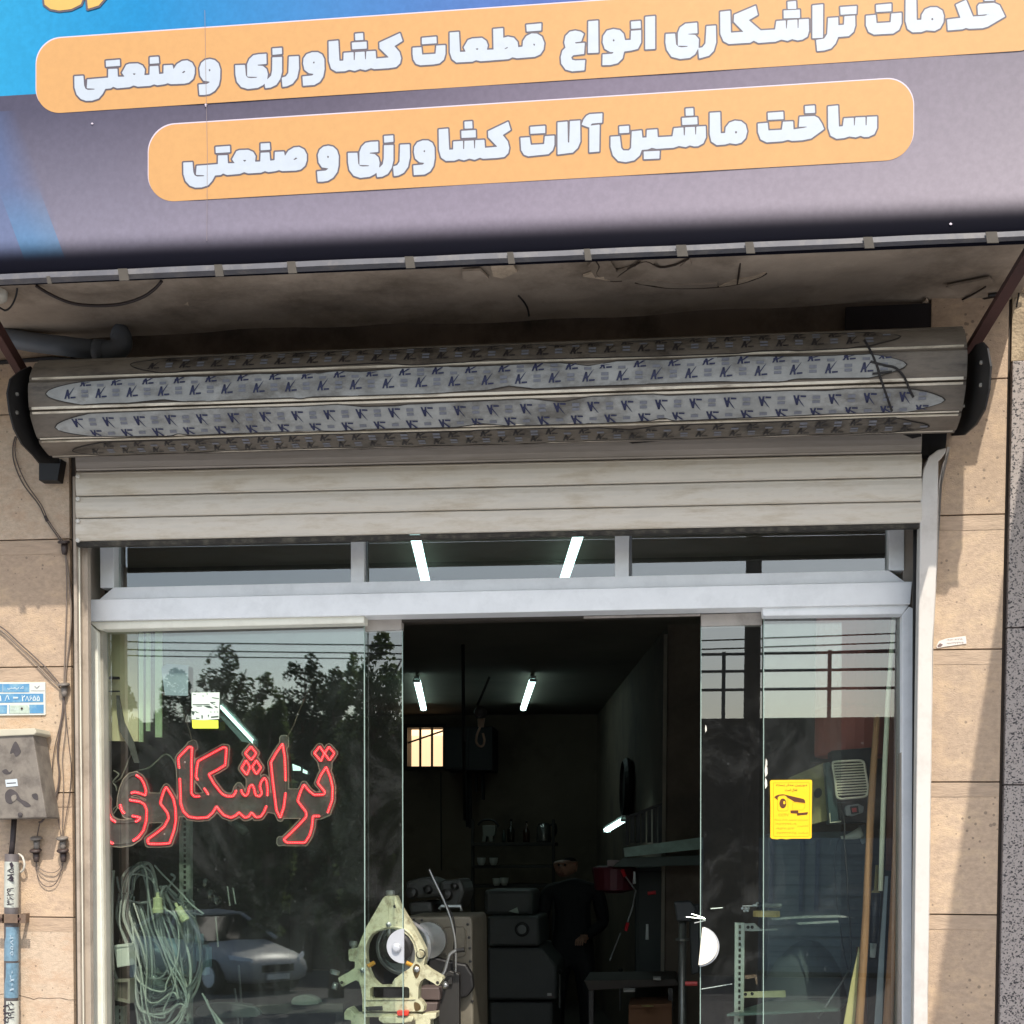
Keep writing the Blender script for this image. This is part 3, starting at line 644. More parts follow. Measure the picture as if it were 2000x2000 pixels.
line2 += R([P("225,148 320,142 325,342 370,338 375,285 410,240 460,222 520,228 560,260 575,320 560,385 520,427 470,440 410,432 370,444 290,450 240,417 225,350"),
  P("678,250 768,242 775,315 905,308 915,232 1008,228 1012,305 1110,290 1185,272 1065,278 1072,185 1210,178 1245,195 1280,250 1300,300 1180,387 1100,404 1000,410 960,400 910,414 760,424 705,397 680,330"),
  P("772,148 915,138 918,205 774,212"), P("1122,85 1212,78 1215,145 1125,150"),
  P("1340,88 1432,78 1440,278 1480,275 1490,200 1580,195 1582,270 1592,270 1598,192 1690,188 1692,268 1704,266 1708,186 1800,182 1800,290 1775,347 1720,372 1680,374 1645,362 1600,377 1540,368 1490,384 1420,390 1365,362 1342,290")], 1340, 190)
hole2 += R([P("462,318 478,318 484,332 474,344 460,340")], 1340, 190)
for nm, ln, hl in (('lettering', line1, hole1), ('lettering', line2, hole2)):
    xs, ys, Fd = field(ln, hl, 1.25, 8)
    v, f = msq(xs, ys, Fd-3.4, mapS(.0006)); mesh_of('lettering_outline', v, f, outl, sg)
    v, f = msq(xs, ys, Fd-.3, mapS(.0012)); mesh_of(nm, v, f, white, sg)
gl = [off(p, 0, 0, 3.45) for p in (P("255,-330 330,-330 350,-40 560,-40 575,-200 640,-190 620,-60 560,-10 545,30 480,62 400,72 340,62 300,32"), P("660,-250 745,-255 750,-60 665,38 592,60 583,-30 640,-50"))]
xs, ys, Fd = field(gl, [], 1.25, 10)
v, f = msq(xs, ys, Fd-3.6, mapS(.0006)); mesh_of('lettering_outline', v, f, outl, sg)
v, f = msq(xs, ys, Fd+.3, mapS(.0012)); mesh_of('golden_lettering', v, f, gold, sg)
# small nicks and specks on the print
for x, y, s in ((180,241,2.4), (402,204,2.6), (1857,437,3), (402,207,1.6)): G().prism([mapS(.0018)(x+s*math.cos(a), y+s*math.sin(a)*.8) for a in (0, 1.1, 2.3, 3.4, 4.7)], (0, .002, 0)).make('nick', edge_w, sg)
cv = M('banner_crease', (140,126,126), .6)
g = G(); g.rod([U(400, 20, SY-.004), U(402, 150, SY-.004), U(405, 300, SY-.004), U(404, 470, SY-.004)], .0007, 4); g.make('crease', cv, sg)
# aluminium strip along the foot with clips
stripM = M('edge_aluminium', (82,82,88), .6, .0, var=.2, scale=10, dirt=(112,108,104), dscale=14, damt=.6)
tape = M('clip_tape', (72,66,58), .7, var=.2, scale=20)
g = G(); n = 40; rows = []
for i in range(n+1):
    px = -1000+3100*i/n; w = .5*math.sin(i*1.7)
    a = U(px, 535.5-px*.0425+w, SY-.004); b = U(px, 546-px*.0425+w*.5, SY-.010); c = UZ(px, 557-px*.0435, a.z-.036)
    c = U(px, 556.5-px*.0435, SY+.012)
    rows.append((a, b, c, c+Vector((0, .02, .01)), a+Vector((0, .02, 0))))
for r_ in rows: g.v += [tuple(q) for q in r_]
for i in range(n):
    for j in range(5): g.f.append((i*5+j, i*5+(j+1)%5, i*5+5+(j+1)%5, i*5+5+j))
g.f += [tuple(range(5)), tuple(n*5+j for j in range(5))]
g.make('edge_strip', stripM, sg)
def clip(px, w, top=0):
    y0 = 533.5-px*.0425; y1 = 558-px*.0435
    G().slab([(px, y0+top), (px+w, y0+top-.5), (px+w+4, y1-.5), (px+3, y1)], SY-.016, .004).make('clip', tape, sg)
for px, w in ((-900,14),(-620,16),(-340,14),(-60,14),(90,7),(230,18),(418,15),(560,16),(790,17),(990,12),(1140,12),(1320,20),(1455,16),(1686,18),(1925,22)): clip(px, w, 1 if w > 10 else 10)
# ================================================================== BRACES, PIPE, CAMERA, CABLES UNDER THE CANOPY
rust = M('rusty_brown_steel', (74,44,38), .7, var=.3, scale=10, dirt=(40,28,28), dscale=5, damt=.6)
def brace(name, a, b, w, lab):
    a = Vector(a); b = Vector(b); d = (b-a).normalized(); s = d.cross(Vector((0, 1, .3))).normalized()*w/2; t = d.cross(s).normalized()*.02
    tag(G().prism([a-s, a+s, b+s, b-s], t*2).make(name, rust, None, bev=.002), lab, 'brace', 'braces from wall to canopy')
brace('canopy_brace', U(48, 722, -.20), U(-70, 520, -.70), .034, 'rusty flat steel brace rising from the left end of the shutter roll')
brace('canopy_brace', U(1893, 682, -.20), U(2030, 455, -.70), .036, 'dark brown steel brace rising to the right corner of the signboard')
pvc = M('grey_pvc', (96,102,108), .5, var=.12, scale=4, dirt=(84,84,84), dscale=4, damt=.6)
dp = thing('drain_pipe', 'grey plastic drain pipe with an elbow above the left end of the shutter roll', 'pipe', U(120, 680, -.12))
G().rod([U(-80, 640, -.11), U(60, 668, -.11), U(190, 684, -.11)], .036, 14).make('pipe', pvc, dp, smooth=True)
G().rod([U(186, 684, -.11), U(206, 686, -.11)], .041, 14).make('socket', pvc, dp, smooth=True)
G().rod(cr([U(204, 686, -.11), U(226, 684, -.11), U(238, 672, -.11), U(236, 655, -.11), U(228, 648, -.11)], 4), .039, 14).make('elbow', pvc, dp, smooth=True)
G().rod([U(-60, 712, -.03), U(100, 700, -.03), U(200, 708, -.03)], .008, 6).make('support_wire', black, dp)
scw = M('camera_white', (206,200,184), .35, var=.05)
cm = thing('security_camera', 'small white security camera under the canopy at the left edge', 'camera', U(8, 565, -.40))
cc = U(4, 560, -.42)
G().lathe(cc+Vector((-.015, .0, -.0)), [(.0, -.05), (.022, -.045), (.03, -.02), (.031, .03), (.027, .05), (.012, .056)], (.25, -.3, -1), 18).make('housing', scw, cm, smooth=True)
G().lathe(cc+Vector((.002, -.016, -.012)), [(.012, 0), (.013, .01), (.005, .014)], (.3, -1, -.2), 12).make('lens', M('lens_black', (8,8,10), .08), cm)
tag(cable('camera_cable', [(34,556,-.45),(32,575,-.43),(24,595,-.42),(12,606,-.4),(0,601,-.4),(-30,580,-.4)], -.4, .0035, black), 'thin black cable hanging beside the small white camera', 'cable')
tag(cable('hanging_cable', [(70,558,-.48),(100,576,-.46),(140,592,-.42),(185,597,-.40),(235,594,-.41),(275,582,-.44),(300,566,-.46),(316,549,-.48)], -.4, .0055, M('brown_cable', (44,32,28), .6)), 'thick dark cable sagging in a loop under the left of the signboard', 'cable')
tag(G().rod(cr([UZ(1012, 577, SOF-.004), UZ(1022, 588, SOF-.02), UZ(1030, 602, SOF-.03), UZ(1033, 617, SOF-.035)], 4), .0035, 5).make('wire_stub', black), 'short bent wire end sticking out of the middle of the soffit', 'wire')
tag(cable('cable_bundle_end', [(1930,577,-.06),(1960,572,-.06),(1985,560,-.06),(2010,548,-.06)], -.06, .006, black), 'black cable running along the corner above the granite wall', 'cable')
tag(cable('cable_bundle_end', [(1985,600,-.05),(1990,570,-.05),(1984,550,-.05),(1996,535,-.05),(2015,540,-.05)], -.05, .003, black), 'thin looped cable against the mortar at the top right corner', 'cable')
# ================================================================== ROLLER SHUTTER
sh = thing('roller_shutter', 'half raised grey roller shutter with its plastic-wrapped roll above the shop window', 'shutter', (-.7, -.1, 2.9))
slat_p = M('slat_paint_shaded', (176,166,154), .5, .1, var=.12, scale=3, dirt=(132,124,108), dscale=4, damt=.6, stretch=(.25, 1, 3), bump=.04)
slat_c = M('slat_paint_lit', (212,203,188), .5, .0, var=.12, scale=9, dirt=(168,152,126), dscale=9, damt=.6, stretch=(.5, 1, 2.5))
roll_p = M('roll_slat', (112,102,90), .55, .0, var=.4, scale=12, dirt=(30,24,20), dscale=6, damt=.9, stretch=(.6, 1, 2.5), bump=.06)
RY = -.24; RR = .168
xl, xr_ = U(57, 757, -.40).x, U(1888, 717, -.40).x
def rc(x): return 3.238+(3.226-3.238)*(x-xl)/(xr_-xl)+.0
NF = 10; ph = math.radians(-20+2)                          # facet corners stand at -72,-36,0,36,72 about the sight line
def rp(x, k, r=RR):
    a = math.pi+ph*-1+math.radians(36*k); return Vector((x, RY+r*math.cos(a), rc(x)+r*math.sin(a)))
# angle pi = toward the street; positive turns down
def rollpt(x, deg, r): a = math.radians(180+20+deg); return Vector((x, RY+r*math.cos(a), rc(x)+r*math.sin(a)))
for k in range(NF):
    a0, a1 = 36*k, 36*(k+1); prof0 = []
    def facet(x):
        A = rollpt(x, a0, RR); B = rollpt(x, a1, RR); nrm = ((A+B)/2-Vector((x, RY, rc(x)))).normalized(); out = []
        for t, h in ((.0, -.012), (.02, -.011), (.035, .001), (.07, .002), (.085, .006), (.3, .0085), (.5, .009), (.7, .0085), (.885, .006), (.90, .002), (.96, .001), (1, -.012)):
            out.append(A.lerp(B, t)+nrm*h)
        return out+[B-nrm*.016, A-nrm*.016]
    g = G(); xs_ = [xl+(xr_-xl)*i/24 for i in range(25)]; m = 14
    for x in xs_: g.v += [tuple(q) for q in facet(x)]
    for i in range(24):
        for j in range(m): g.f.append((i*m+j, i*m+(j+1)%m, i*m+m+(j+1)%m, i*m+m+j))
    g.f += [tuple(range(m)), tuple(24*m+j for j in range(m))]
    g.make('slat', roll_p, sh)
G().rod([(xl+.01, RY, rc(xl)), (xr_-.01, RY, rc(xr_))], .13, 20).make('roll_core', black, sh)
# protective film strips left on the roll, edges torn into waves
film = M('protective_film', (148,148,144), .5, var=.3, scale=14, dirt=(66,58,46), dscale=6, damt=.75, stretch=(.6, 1, 1))
filmd = M('protective_film_dirty', (94,86,76), .45, var=.25, scale=7, dirt=(36,30,26), dscale=9, damt=.85, stretch=(.6, 1, 1))
inkM = M('film_ink', (22,28,66), .5, var=.1); inkd = M('film_ink_dull', (34,30,32), .5); inkg = M('film_ink_grey', (108,110,118), .5, var=.2, scale=80)
film_edge = M('film_edge', (40,34,30), .7)
def film_strip(k, px0, px1, t0, t1, seed, mat, ink, flip=False, ink2=None):
    r = random.Random(seed); n = 300
    x0 = U(px0, 780, -.4).x; x1 = U(px1, 740, -.4).x
    def crinkle(m, amp):                                   # torn edge: straight runs broken by sudden folds
        ks = [0.]; vs_ = [r.uniform(-amp, amp)]
        while ks[-1] < 1: ks.append(ks[-1]+r.choice((.012, .02, .035, .06, .11))*r.uniform(.6, 1.3)); vs_.append(max(-amp, min(amp, vs_[-1]*.6+r.gauss(0, amp*.7))))
        return lambda s: float(np.interp(s, ks, vs_))
    ca_, cb_ = crinkle(30, .06), crinkle(30, .075); dip = r.uniform(.3, .7); ph = r.uniform(0, 6); endm = r.uniform(.35, .6)
    def edges(s):
        s = min(1, max(0, s)); e0 = min(1, s/.045); e1 = min(1, (1-s)/.04); tp = (e0**.55)*(e1**.6)
        a = t0+ca_(s)+.14*max(0, 1-abs(s-dip)*30); b = t1+cb_(s)-.12*max(0, 1-abs(s-dip+.09)*34)
        mid = t0+(t1-t0)*endm; return mid+(a-mid)*tp, mid+(b-mid)*tp
    def pt(x, t, h):
        A = rollpt(x, 36*k, RR); B = rollpt(x, 36*(k+1), RR); nrm = ((A+B)/2-Vector((x, RY, rc(x)))).normalized()
        return A.lerp(B, t)+nrm*(h+.009*max(0, 1-(2*t-1)**2)**.6)
    g = G(); ge = G(); e0 = []; e1 = []; wr = crinkle(40, .0016)
    for i in range(n+1):
        s = i/n; x = x0+(x1-x0)*s; a, b = edges(s)
        for q in range(6): g.v.append(tuple(pt(x, a+(b-a)*q/5, .0025+abs(wr((s*3+q*.17) % 1))*(1.6 if q in (0, 5) else .7))))
        e0.append(pt(x, a, .0035)); e1.append(pt(x, b, .0035))
    for i in range(n):
        for q in range(5): g.f.append((i*6+q, i*6+q+1, i*6+7+q, i*6+6+q))
    g.make('film_strip', mat, sh, smooth=False)
    ge.rod(e0, .0017, 4); ge.rod(e1, .0017, 4); ge.make('film_edge', film_edge, sh)['kind'] = 'stuff'
    gi = G(); gg2 = G()
    def glyph(x, t, sc, fl):                               # the leaning A with its tick, then a small word; cut off where the film ends
        s = (x-x0)/(x1-x0); lo, hi = edges(s); lo += .02; hi -= .02
        def q(u_, v_): return pt(x+u_*sc, min(hi, max(lo, t-(v_*sc*fl)/.104)), .0052)
        for poly in (((-.0,-.5),(.2,-.5),(.54,.5),(.34,.5)), ((.34,.5),(.54,.5),(.66,-.5),(.45,-.5)), ((.12,-.2),(.55,-.2),(.55,0),(.18,0)), ((.5,-.1),(.62,-.16),(1.28,.8),(.98,.5))):
            gi.add([q(*c_) for c_ in poly], [tuple(range(len(poly)))])
        gi.add([q(.74, -.48), q(1.34, -.44), q(1.34, -.28), q(.74, -.3)], [(0,1,2,3)])
    def greyword(x, t, sc, fl):
        s = (x-x0)/(x1-x0); lo, hi = edges(s)
        for a_, b_ in ((-.5, -.1), (.1, .45)):
            if lo+.03 < t+a_*sc/.104 and t+b_*sc/.104 < hi-.03: gg2.add([pt(x, t+a_*sc/.104, .0050), pt(x+.95*sc, t+a_*sc/.104, .0050), pt(x+.95*sc, t+b_*sc/.104, .0050), pt(x, t+b_*sc/.104, .0050)], [(0,1,2,3)])
    step = 64/555.
    for row, (tt, sh_) in enumerate(((t0+.08 if not flip else t1-.08, .5), (t0+(t1-t0)*(.60 if not flip else .34), 0))):
        x = x0+.07+step*sh_
        while x < x1-.09:
            glyph(x, tt, .032, -1 if flip else 1); greyword(x+step*.56, tt+(0 if row else .06), .026, 1)
            x += step
    gi.make('film_print', ink, sh)['kind'] = 'stuff'; gg2.make('film_print_grey', ink2 or inkg, sh)['kind'] = 'stuff'
lipM = M('slat_lip', (222,212,192), .5, var=.15, scale=8, dirt=(110,94,74), dscale=9, damt=.7, stretch=(.5, 1, 2))
for k, ta, tb in ((-2, .88, .94), (-1, .86, .96), (0, .02, .10), (0, .92, .97), (1, .03, .11), (1, .91, .955)):
    g = G(); xs_ = [xl+.01+(xr_-xl-.02)*i/30 for i in range(31)]
    for x in xs_:
        A = rollpt(x, 36*k, RR); B = rollpt(x, 36*(k+1), RR); nrm = ((A+B)/2-Vector((x, RY, rc(x)))).normalized()
        for t, h in ((ta, 0), (ta, .0052), (tb, .0046), (tb, 0)): g.v.append(tuple(A.lerp(B, t)+nrm*(h+.001)))
    for i in range(30):
        for j in range(4): g.f.append((i*4+j, i*4+(j+1)%4, i*4+4+(j+1)%4, i*4+4+j))
    g.f += [(0,1,2,3), (120,121,122,123)]
    g.make('slat_lip', lipM, sh)
film_strip(-2, 250, 1760, .12, .86, 3, filmd, inkd)
film_strip(-1, 92, 1770, .03, .83, 5, film, inkM)
film_strip(0, 100, 1850, .13, .90, 8, film, inkM, True)
film_strip(1, 112, 1830, .12, .90, 12, filmd, inkd)
# torn black bands tied round the right end, flaps under the roll
bandM = M('torn_black_band', (30,26,26), .7)
def onroll(px, py): 
    d = ray(px, py); best = None
    # first hit with the roll cylinder
    a = d.y*d.y+d.z*d.z; o_ = CAM-Vector((0, RY, rc(.6))); b = 2*(o_.y*d.y+o_.z*d.z); c = o_.y**2+o_.z**2-(RR+.006)**2
    q = b*b-4*a*c
    if q < 0: return U(px, py, RY-.1)
    return CAM+d*((-b-math.sqrt(q))/(2*a))
for pts in ([(1688,664),(1700,685),(1713,715),(1722,745),(1734,780),(1742,803)], [(1700,706),(1726,713),(1748,718),(1765,735),(1776,760),(1784,776)], [(1742,726),(1722,728),(1704,730)]):
    G().rod(cr([onroll(*p) for p in pts], 5), .0042, 4).make('tie_band', bandM, sh)
for pts in ([(1225,862),(1300,855),(1380,852),(1300,860),(1235,866)], [(672,874),(700,871),(732,876),(705,878)], [(1760,846),(1798,842),(1800,852),(1782,856)], [(225,1058),(262,1056),(300,1058)]):
    if len(pts) > 3: G().slab(pts, -.16, .004).make('torn_flap', bandM, sh)
# end plates
def endplate(X, side, pts, bolts):
    o = G().prism([onX(x, y, X) for x, y in pts], (side*.006, 0, 0)).make('end_plate', black, sh)
    for x, y in bolts:
        G().lathe(onX(x, y, X), [(.007, 0), (.006, .007), (.002, .008)], (-side, 0, 0), 8).make('bolt', M('bolt_zinc', (170,168,160), .35, .8), o)
endplate(xl-.03, -1, [(60,715),(45,722),(35,728),(21,740),(15,768),(19,803),(28,838),(44,868),(66,890),(78,905),(118,905),(112,880),(100,800),(80,740)], [(32,770),(32,806)])
endplate(xr_+.03, 1, [(1880,700),(1893,690),(1905,673),(1918,668),(1928,680),(1934,715),(1931,760),(1922,800),(1905,830),(1882,850),(1850,852),(1850,840),(1866,800)], [(1918,708),(1917,752),(1884,792)])
G().slab([(76,896),(119,896),(112,938),(76,938)], -.07, .07).make('bracket_box', black, sh)
G().slab([(1800,842),(1850,842),(1846,885),(1822,893),(1800,884)], -.05, .05).make('bracket_box', black, sh)
# hanging curtain
cb_l = [866, 922, 971, 1013.5, 1059]; cb_r = [832, 886, 933, 980, 1023]
CY = -.085
for i in range(4):
    la, lb = U(150, cb_l[i], CY), U(150, cb_l[i+1], CY); ra, rb = U(1799, cb_r[i], CY), U(1799, cb_r[i+1], CY)
    hl, hr = la.z-lb.z, ra.z-rb.z; g = G(); prof = [(.004, .995), (-.002, .985), (-.005, .93), (-.0045, .9), (-.0095, .7), (-.0105, .5), (-.0095, .3), (-.0055, .12), (-.006, .09), (-.002, .045), (.005, .035), (.012, .04), (.012, .99)]
    n_ = 30
    for j in range(n_+1):
        t = j/n_; p = lb.lerp(rb, t); h = hl+(hr-hl)*t; w = .0008*math.sin(t*40+i*2)
        for y, z in prof: g.v.append((p.x, CY+y+w, p.z+z*h))
    m = len(prof)
    for j in range(n_):
        for q in range(m): g.f.append((j*m+q, j*m+(q+1)%m, j*m+m+(q+1)%m, j*m+m+q))
    g.f += [tuple(range(m)), tuple(n_*m+q for q in range(m))]
    g.make('slat', slat_p if i == 0 else slat_c, sh)  # top slat coloured darker to carry the shade under the roll
G().prism([U(150,1059,CY), U(1799,1023,CY), U(1799,1030,CY), U(150,1067,CY)], (0, .03, 0)).make('bottom_seal', M('rubber_seal', (44,40,34), .8, var=.4, scale=20, dirt=(110,104,90), dscale=22, damt=.6), sh)
for y in (931, 975, 1018, 1056): G().lathe(U(153, y, CY-.012), [(.008, 0), (.008, .008), (.003, .01)], (0, -1, 0), 8).make('end_clip', M('clip_white', (206,202,192), .4), sh)
# guide rails
def vbar(name, x0t, x1t, yt, x0b, x1b, yb, Y, t, m, par, bev=.002): return G().slab([(x0t, yt), (x1t, yt), (x1b, yb), (x0b, yb)], Y, t).make(name, m, par, bev=bev)
guide = M('guide_rail_dusty', (168,154,138), .6, var=.15, scale=5, dirt=(120,108,96), dscale=8, damt=.6)
vbar('guide_rail', 141.5, 147.5, 930, 156, 162, 2450, -.075, .075, guide, sh)
vbar('guide_rail', 148, 154, 930, 162, 167, 2450, -.055, .004, cream, sh, 0)
vbar('guide_back', 147, 165, 1066, 160, 176, 2450, -.01, .01, black, sh, 0)
vbar('guide_rail', 159, 170.5, 1066, 171, 181, 2450, -.03, .03, guide, sh)
whiterail = M('white_guide_rail', (206,200,192), .45, var=.06, scale=4, dirt=(160,150,140), dscale=8, damt=.4)
G().slab([(1795,1150),(1797,1020),(1799,960),(1804,917),(1814.5,891),(1832,878),(1849,874),(1847,884),(1833,900),(1833,935),(1830,1100),(1822,1250),(1811,2000),(1805,2450),(1779,2450),(1784,2000),(1792,1350)], -.09, .06).make('guide_rail', whiterail, sh, bev=.004)
G().slab([(1850,873),(1856,873),(1842,905),(1834,940),(1831,1100),(1823,1250),(1812,2000),(1806,2450),(1800,2450),(1806,2000),(1828,1000)], -.055, .05).make('guide_rail_flange', alu_d, sh)
vbar('guide_back', 1784, 1797, 1030, 1778, 1787, 2450, -.01, .008, black, sh, 0)
# ================================================================== GLASS SHOPFRONT
fr = thing('glazed_frontage', 'grey white aluminium shopfront with transom panes and sliding glass doors', 'shopfront', (-.7, .1, 0))
def glassmat(name, tint, dustc, dust, dsc):
    m = bpy.data.materials.new(name); m.use_nodes = True; N = m.node_tree.nodes; L = m.node_tree.links; N.clear()
    o = N.new('ShaderNodeOutputMaterial'); t = N.new('ShaderNodeBsdfTransparent'); t.inputs[0].default_value = (*tint, 1)
    gl = N.new('ShaderNodeBsdfGlossy'); gl.inputs['Roughness'].default_value = 0.0; gl.inputs[0].default_value = (1, 1, 1, 1)
    fz = N.new('ShaderNodeFresnel'); fz.inputs[0].default_value = 1.52
    geo = N.new('ShaderNodeNewGeometry')
    mu = N.new('ShaderNodeMath'); mu.operation = 'MULTIPLY'; mu.inputs[1].default_value = 4.0; L.new(fz.outputs[0], mu.inputs[0])
    fb = N.new('ShaderNodeMath'); fb.operation = 'SUBTRACT'; fb.inputs[0].default_value = 1; L.new(geo.outputs['Backfacing'], fb.inputs[1])
    m2 = N.new('ShaderNodeMath'); m2.operation = 'MULTIPLY'; m2.use_clamp = True; L.new(mu.outputs[0], m2.inputs[0]); L.new(fb.outputs[0], m2.inputs[1])
    mx = N.new('ShaderNodeMixShader'); L.new(m2.outputs[0], mx.inputs[0]); L.new(t.outputs[0], mx.inputs[1]); L.new(gl.outputs[0], mx.inputs[2])
    df = N.new('ShaderNodeBsdfDiffuse'); df.inputs[0].default_value = (*s2l(dustc), 1)
    tc = N.new('ShaderNodeTexCoord'); n1 = N.new('ShaderNodeTexNoise'); n1.inputs['Scale'].default_value = dsc; n1.inputs['Detail'].default_value = 9; n1.inputs['Roughness'].default_value = .75; n1.inputs['Distortion'].default_value = 1.2
    L.new(tc.outputs['Object'], n1.inputs['Vector'])
    r = N.new('ShaderNodeMapRange'); r.inputs['From Min'].default_value = .5; r.inputs['From Max'].default_value = .78; r.inputs['To Min'].default_value = dust*.1; r.inputs['To Max'].default_value = dust
    L.new(n1.outputs[0], r.inputs['Value'])
    n2 = N.new('ShaderNodeTexNoise'); n2.inputs['Scale'].default_value = 55; n2.inputs['Detail'].default_value = 3; L.new(tc.outputs['Object'], n2.inputs['Vector'])
    r2 = N.new('ShaderNodeMapRange'); r2.inputs['From Min'].default_value = .70; r2.inputs['From Max'].default_value = .80; r2.inputs['To Max'].default_value = dust*1.5; L.new(n2.outputs[0], r2.inputs['Value'])
    a2 = N.new('ShaderNodeMath'); L.new(r.outputs[0], a2.inputs[0]); L.new(r2.outputs[0], a2.inputs[1])
    m3 = N.new('ShaderNodeMath'); m3.operation = 'MULTIPLY'; L.new(a2.outputs[0], m3.inputs[0]); L.new(fb.outputs[0], m3.inputs[1])
    mx2 = N.new('ShaderNodeMixShader'); L.new(m3.outputs[0], mx2.inputs[0]); L.new(mx.outputs[0], mx2.inputs[1]); L.new(df.outputs[0], mx2.inputs[2])
    L.new(mx2.outputs[0], o.inputs[0]); return m
glassL = glassmat('clear_pane', (.93,.97,.95), (170,172,170), .09, 1.6)
glassS = glassmat('sliding_pane_glass', (.92,.965,.945), (170,172,170), .09, 2.6)
glassT = glassmat('transom_pane_glass', (.84,.88,.88), (140,140,146), .12, 2.0)
def quad(name, px, Y, t, m, par=fr, bev=0): return G().slab(px, Y, t).make(name, m, par, bev=bev)
def lin(x, xa, ya, xb, yb): return ya+(yb-ya)*(x-xa)/(xb-xa)
yb1 = lambda x: lin(x, 172, 1171, 1782, 1135.6)           # top of the beam
yb2 = lambda x: lin(x, 172, 1213, 1774, 1180)             # foot of the beam
yt1 = lambda x: lin(x, 222, 1147.5, 1736, 1114)           # glass foot in the transom
# black reveal behind and jambs
vbar('jamb', 160, 175, 1040, 178, 186, 2450, .10, .14, jam, fr); vbar('jamb', 1765, 1790, 1010, 1752, 1776, 2450, .12, .14, jam, fr)
quad('beam', [(171, yb1(171)), (1782, yb1(1782)), (1778, yb2(1778)), (171.5, yb2(171.5))], .085, .12, alu, bev=.003)
# transom frame
quad('transom_rail', [(195, yb1(195)), (195, yb1(195)-.5), (222, yt1(222)), (1736, yt1(1736)), (1766, yb1(1766)-.5), (1766, yb1(1766))], .11, .08, alu, bev=.002)
vbar('transom_post', 195, 222, 1040, 195.5, 222, 1148, .112, .075, alu, fr, .002)
vbar('transom_post', 1736, 1766, 1005, 1736, 1766, 1114, .112, .075, alu, fr, .002)
vbar('transom_post', 685, 711, 1030, 685, 711, yt1(698)+1, .114, .07, alu, fr, .002)
vbar('transom_post', 1201, 1229, 1015, 1201, 1228, yt1(1214)+1, .114, .07, alu, fr, .002)
quad('head_rail', [(150, 1015), (1800, 980), (1800, 1000), (150, 1035)], .11, .08, alu_d)
for a, b in ((222, 685), (711, 1201), (1229, 1736)):
    quad('pane', [(a-3, 1030), (b+3, 1010), (b+3, yt1(b)+6), (a-3, yt1(a)+6)], .16, .005, glassT)
bead = M('glazing_bead', (120,124,130), .5)
for a in (222, 711, 1229): vbar('glazing_bead', a, a+5, 1040, a, a+5, yt1(a), .14, .015, bead, fr)
# fixed frames
yl = lambda x: lin(x, 194, 1229, 711, 1217.5)
quad('top_rail', [(173, yb2(173)+1.5), (711, yb2(711)-1), (711, 1217), (192, 1230)], .10, .07, cream, bev=.004)
yr2 = lambda x: lin(x, 1488, 1202, 1762, 1199)
quad('top_rail', [(1488, yb2(1488)-.5), (1776, yb2(1776)+1), (1764, 1199.5), (1490, 1203)], .10, .07, alu, bev=.004)
G().slab([(172.5, 1215), (190, 1233), (207, 2450), (184, 2450)], .10, .06).make('side_post', cream, fr, bev=.004)
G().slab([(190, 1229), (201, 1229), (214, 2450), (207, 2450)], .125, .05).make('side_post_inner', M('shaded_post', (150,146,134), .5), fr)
G().slab([(1762.5, 1201), (1776, 1184), (1787, 1190), (1785, 2000), (1781, 2450), (1758, 2450), (1763, 2000)], .10, .06).make('side_post', alu, fr, bev=.003)
inner = M('inner_tube_post', (206,204,176), .45, var=.05)
G().rod([U(203, 1235, .34), U(211, 1700, .34), U(219, 2450, .34)], .0105, 10).make('inner_post', inner, fr, smooth=True)
for y in (1412, 1868): G().lathe(U(203+(y-1235)*.012, y, .32), [(.01, 0), (.01, .012), (.004, .014)], (-.6, -1, 0), 8).make('fixing', alu, fr)
# sliding panel top rails
quad('slider_rail', [(711, 1211), (784, 1208.5), (784, 1230), (711, 1233)], .185, .05, alu_d, bev=.003)
quad('slider_rail', [(1369, 1199.5), (1489, 1196), (1489, 1220), (1369, 1223)], .185, .05, alu_d, bev=.003)
quad('track', [(784, 1210), (1369, 1194), (1369, 1201), (784, 1215)], .19, .06, M('dark_track', (60,54,46), .6))
quad('track_lip', [(1140, 1203.5), (1368, 1199), (1368, 1203), (1140, 1208)], .184, .004, alu_d)
edgeM = M('glass_edge', (150,170,160), .2)
quad('pane', [(192, 1228), (711, 1216), (713, 2450), (205, 2450)], GLY, .006, glassL)
quad('pane', [(1492, 1201), (1766, 1197), (1764, 2450), (1490, 2450)], GLY, .006, glassL)
quad('sliding_pane', [(270, 1238), (786, 1228), (791, 2450), (276, 2450)], GLY+.035, .006, glassS)
quad('sliding_pane', [(1369, 1221), (1644, 1215), (1640, 2450), (1366, 2450)], GLY+.035, .006, glassS)
for x0, x1, y0, Y in ((710.5, 712.5, 1218, GLY-.001), (785, 787.2, 1232, GLY+.034), (1491, 1489.5, 1203, GLY-.001), (1368.5, 1366, 1222, GLY+.034)):
    G().slab([(x0, y0), (x0+1.6, y0), (x1+1.6, 2450), (x1, 2450)], Y, .0065).make('pane_edge', edgeM, fr)
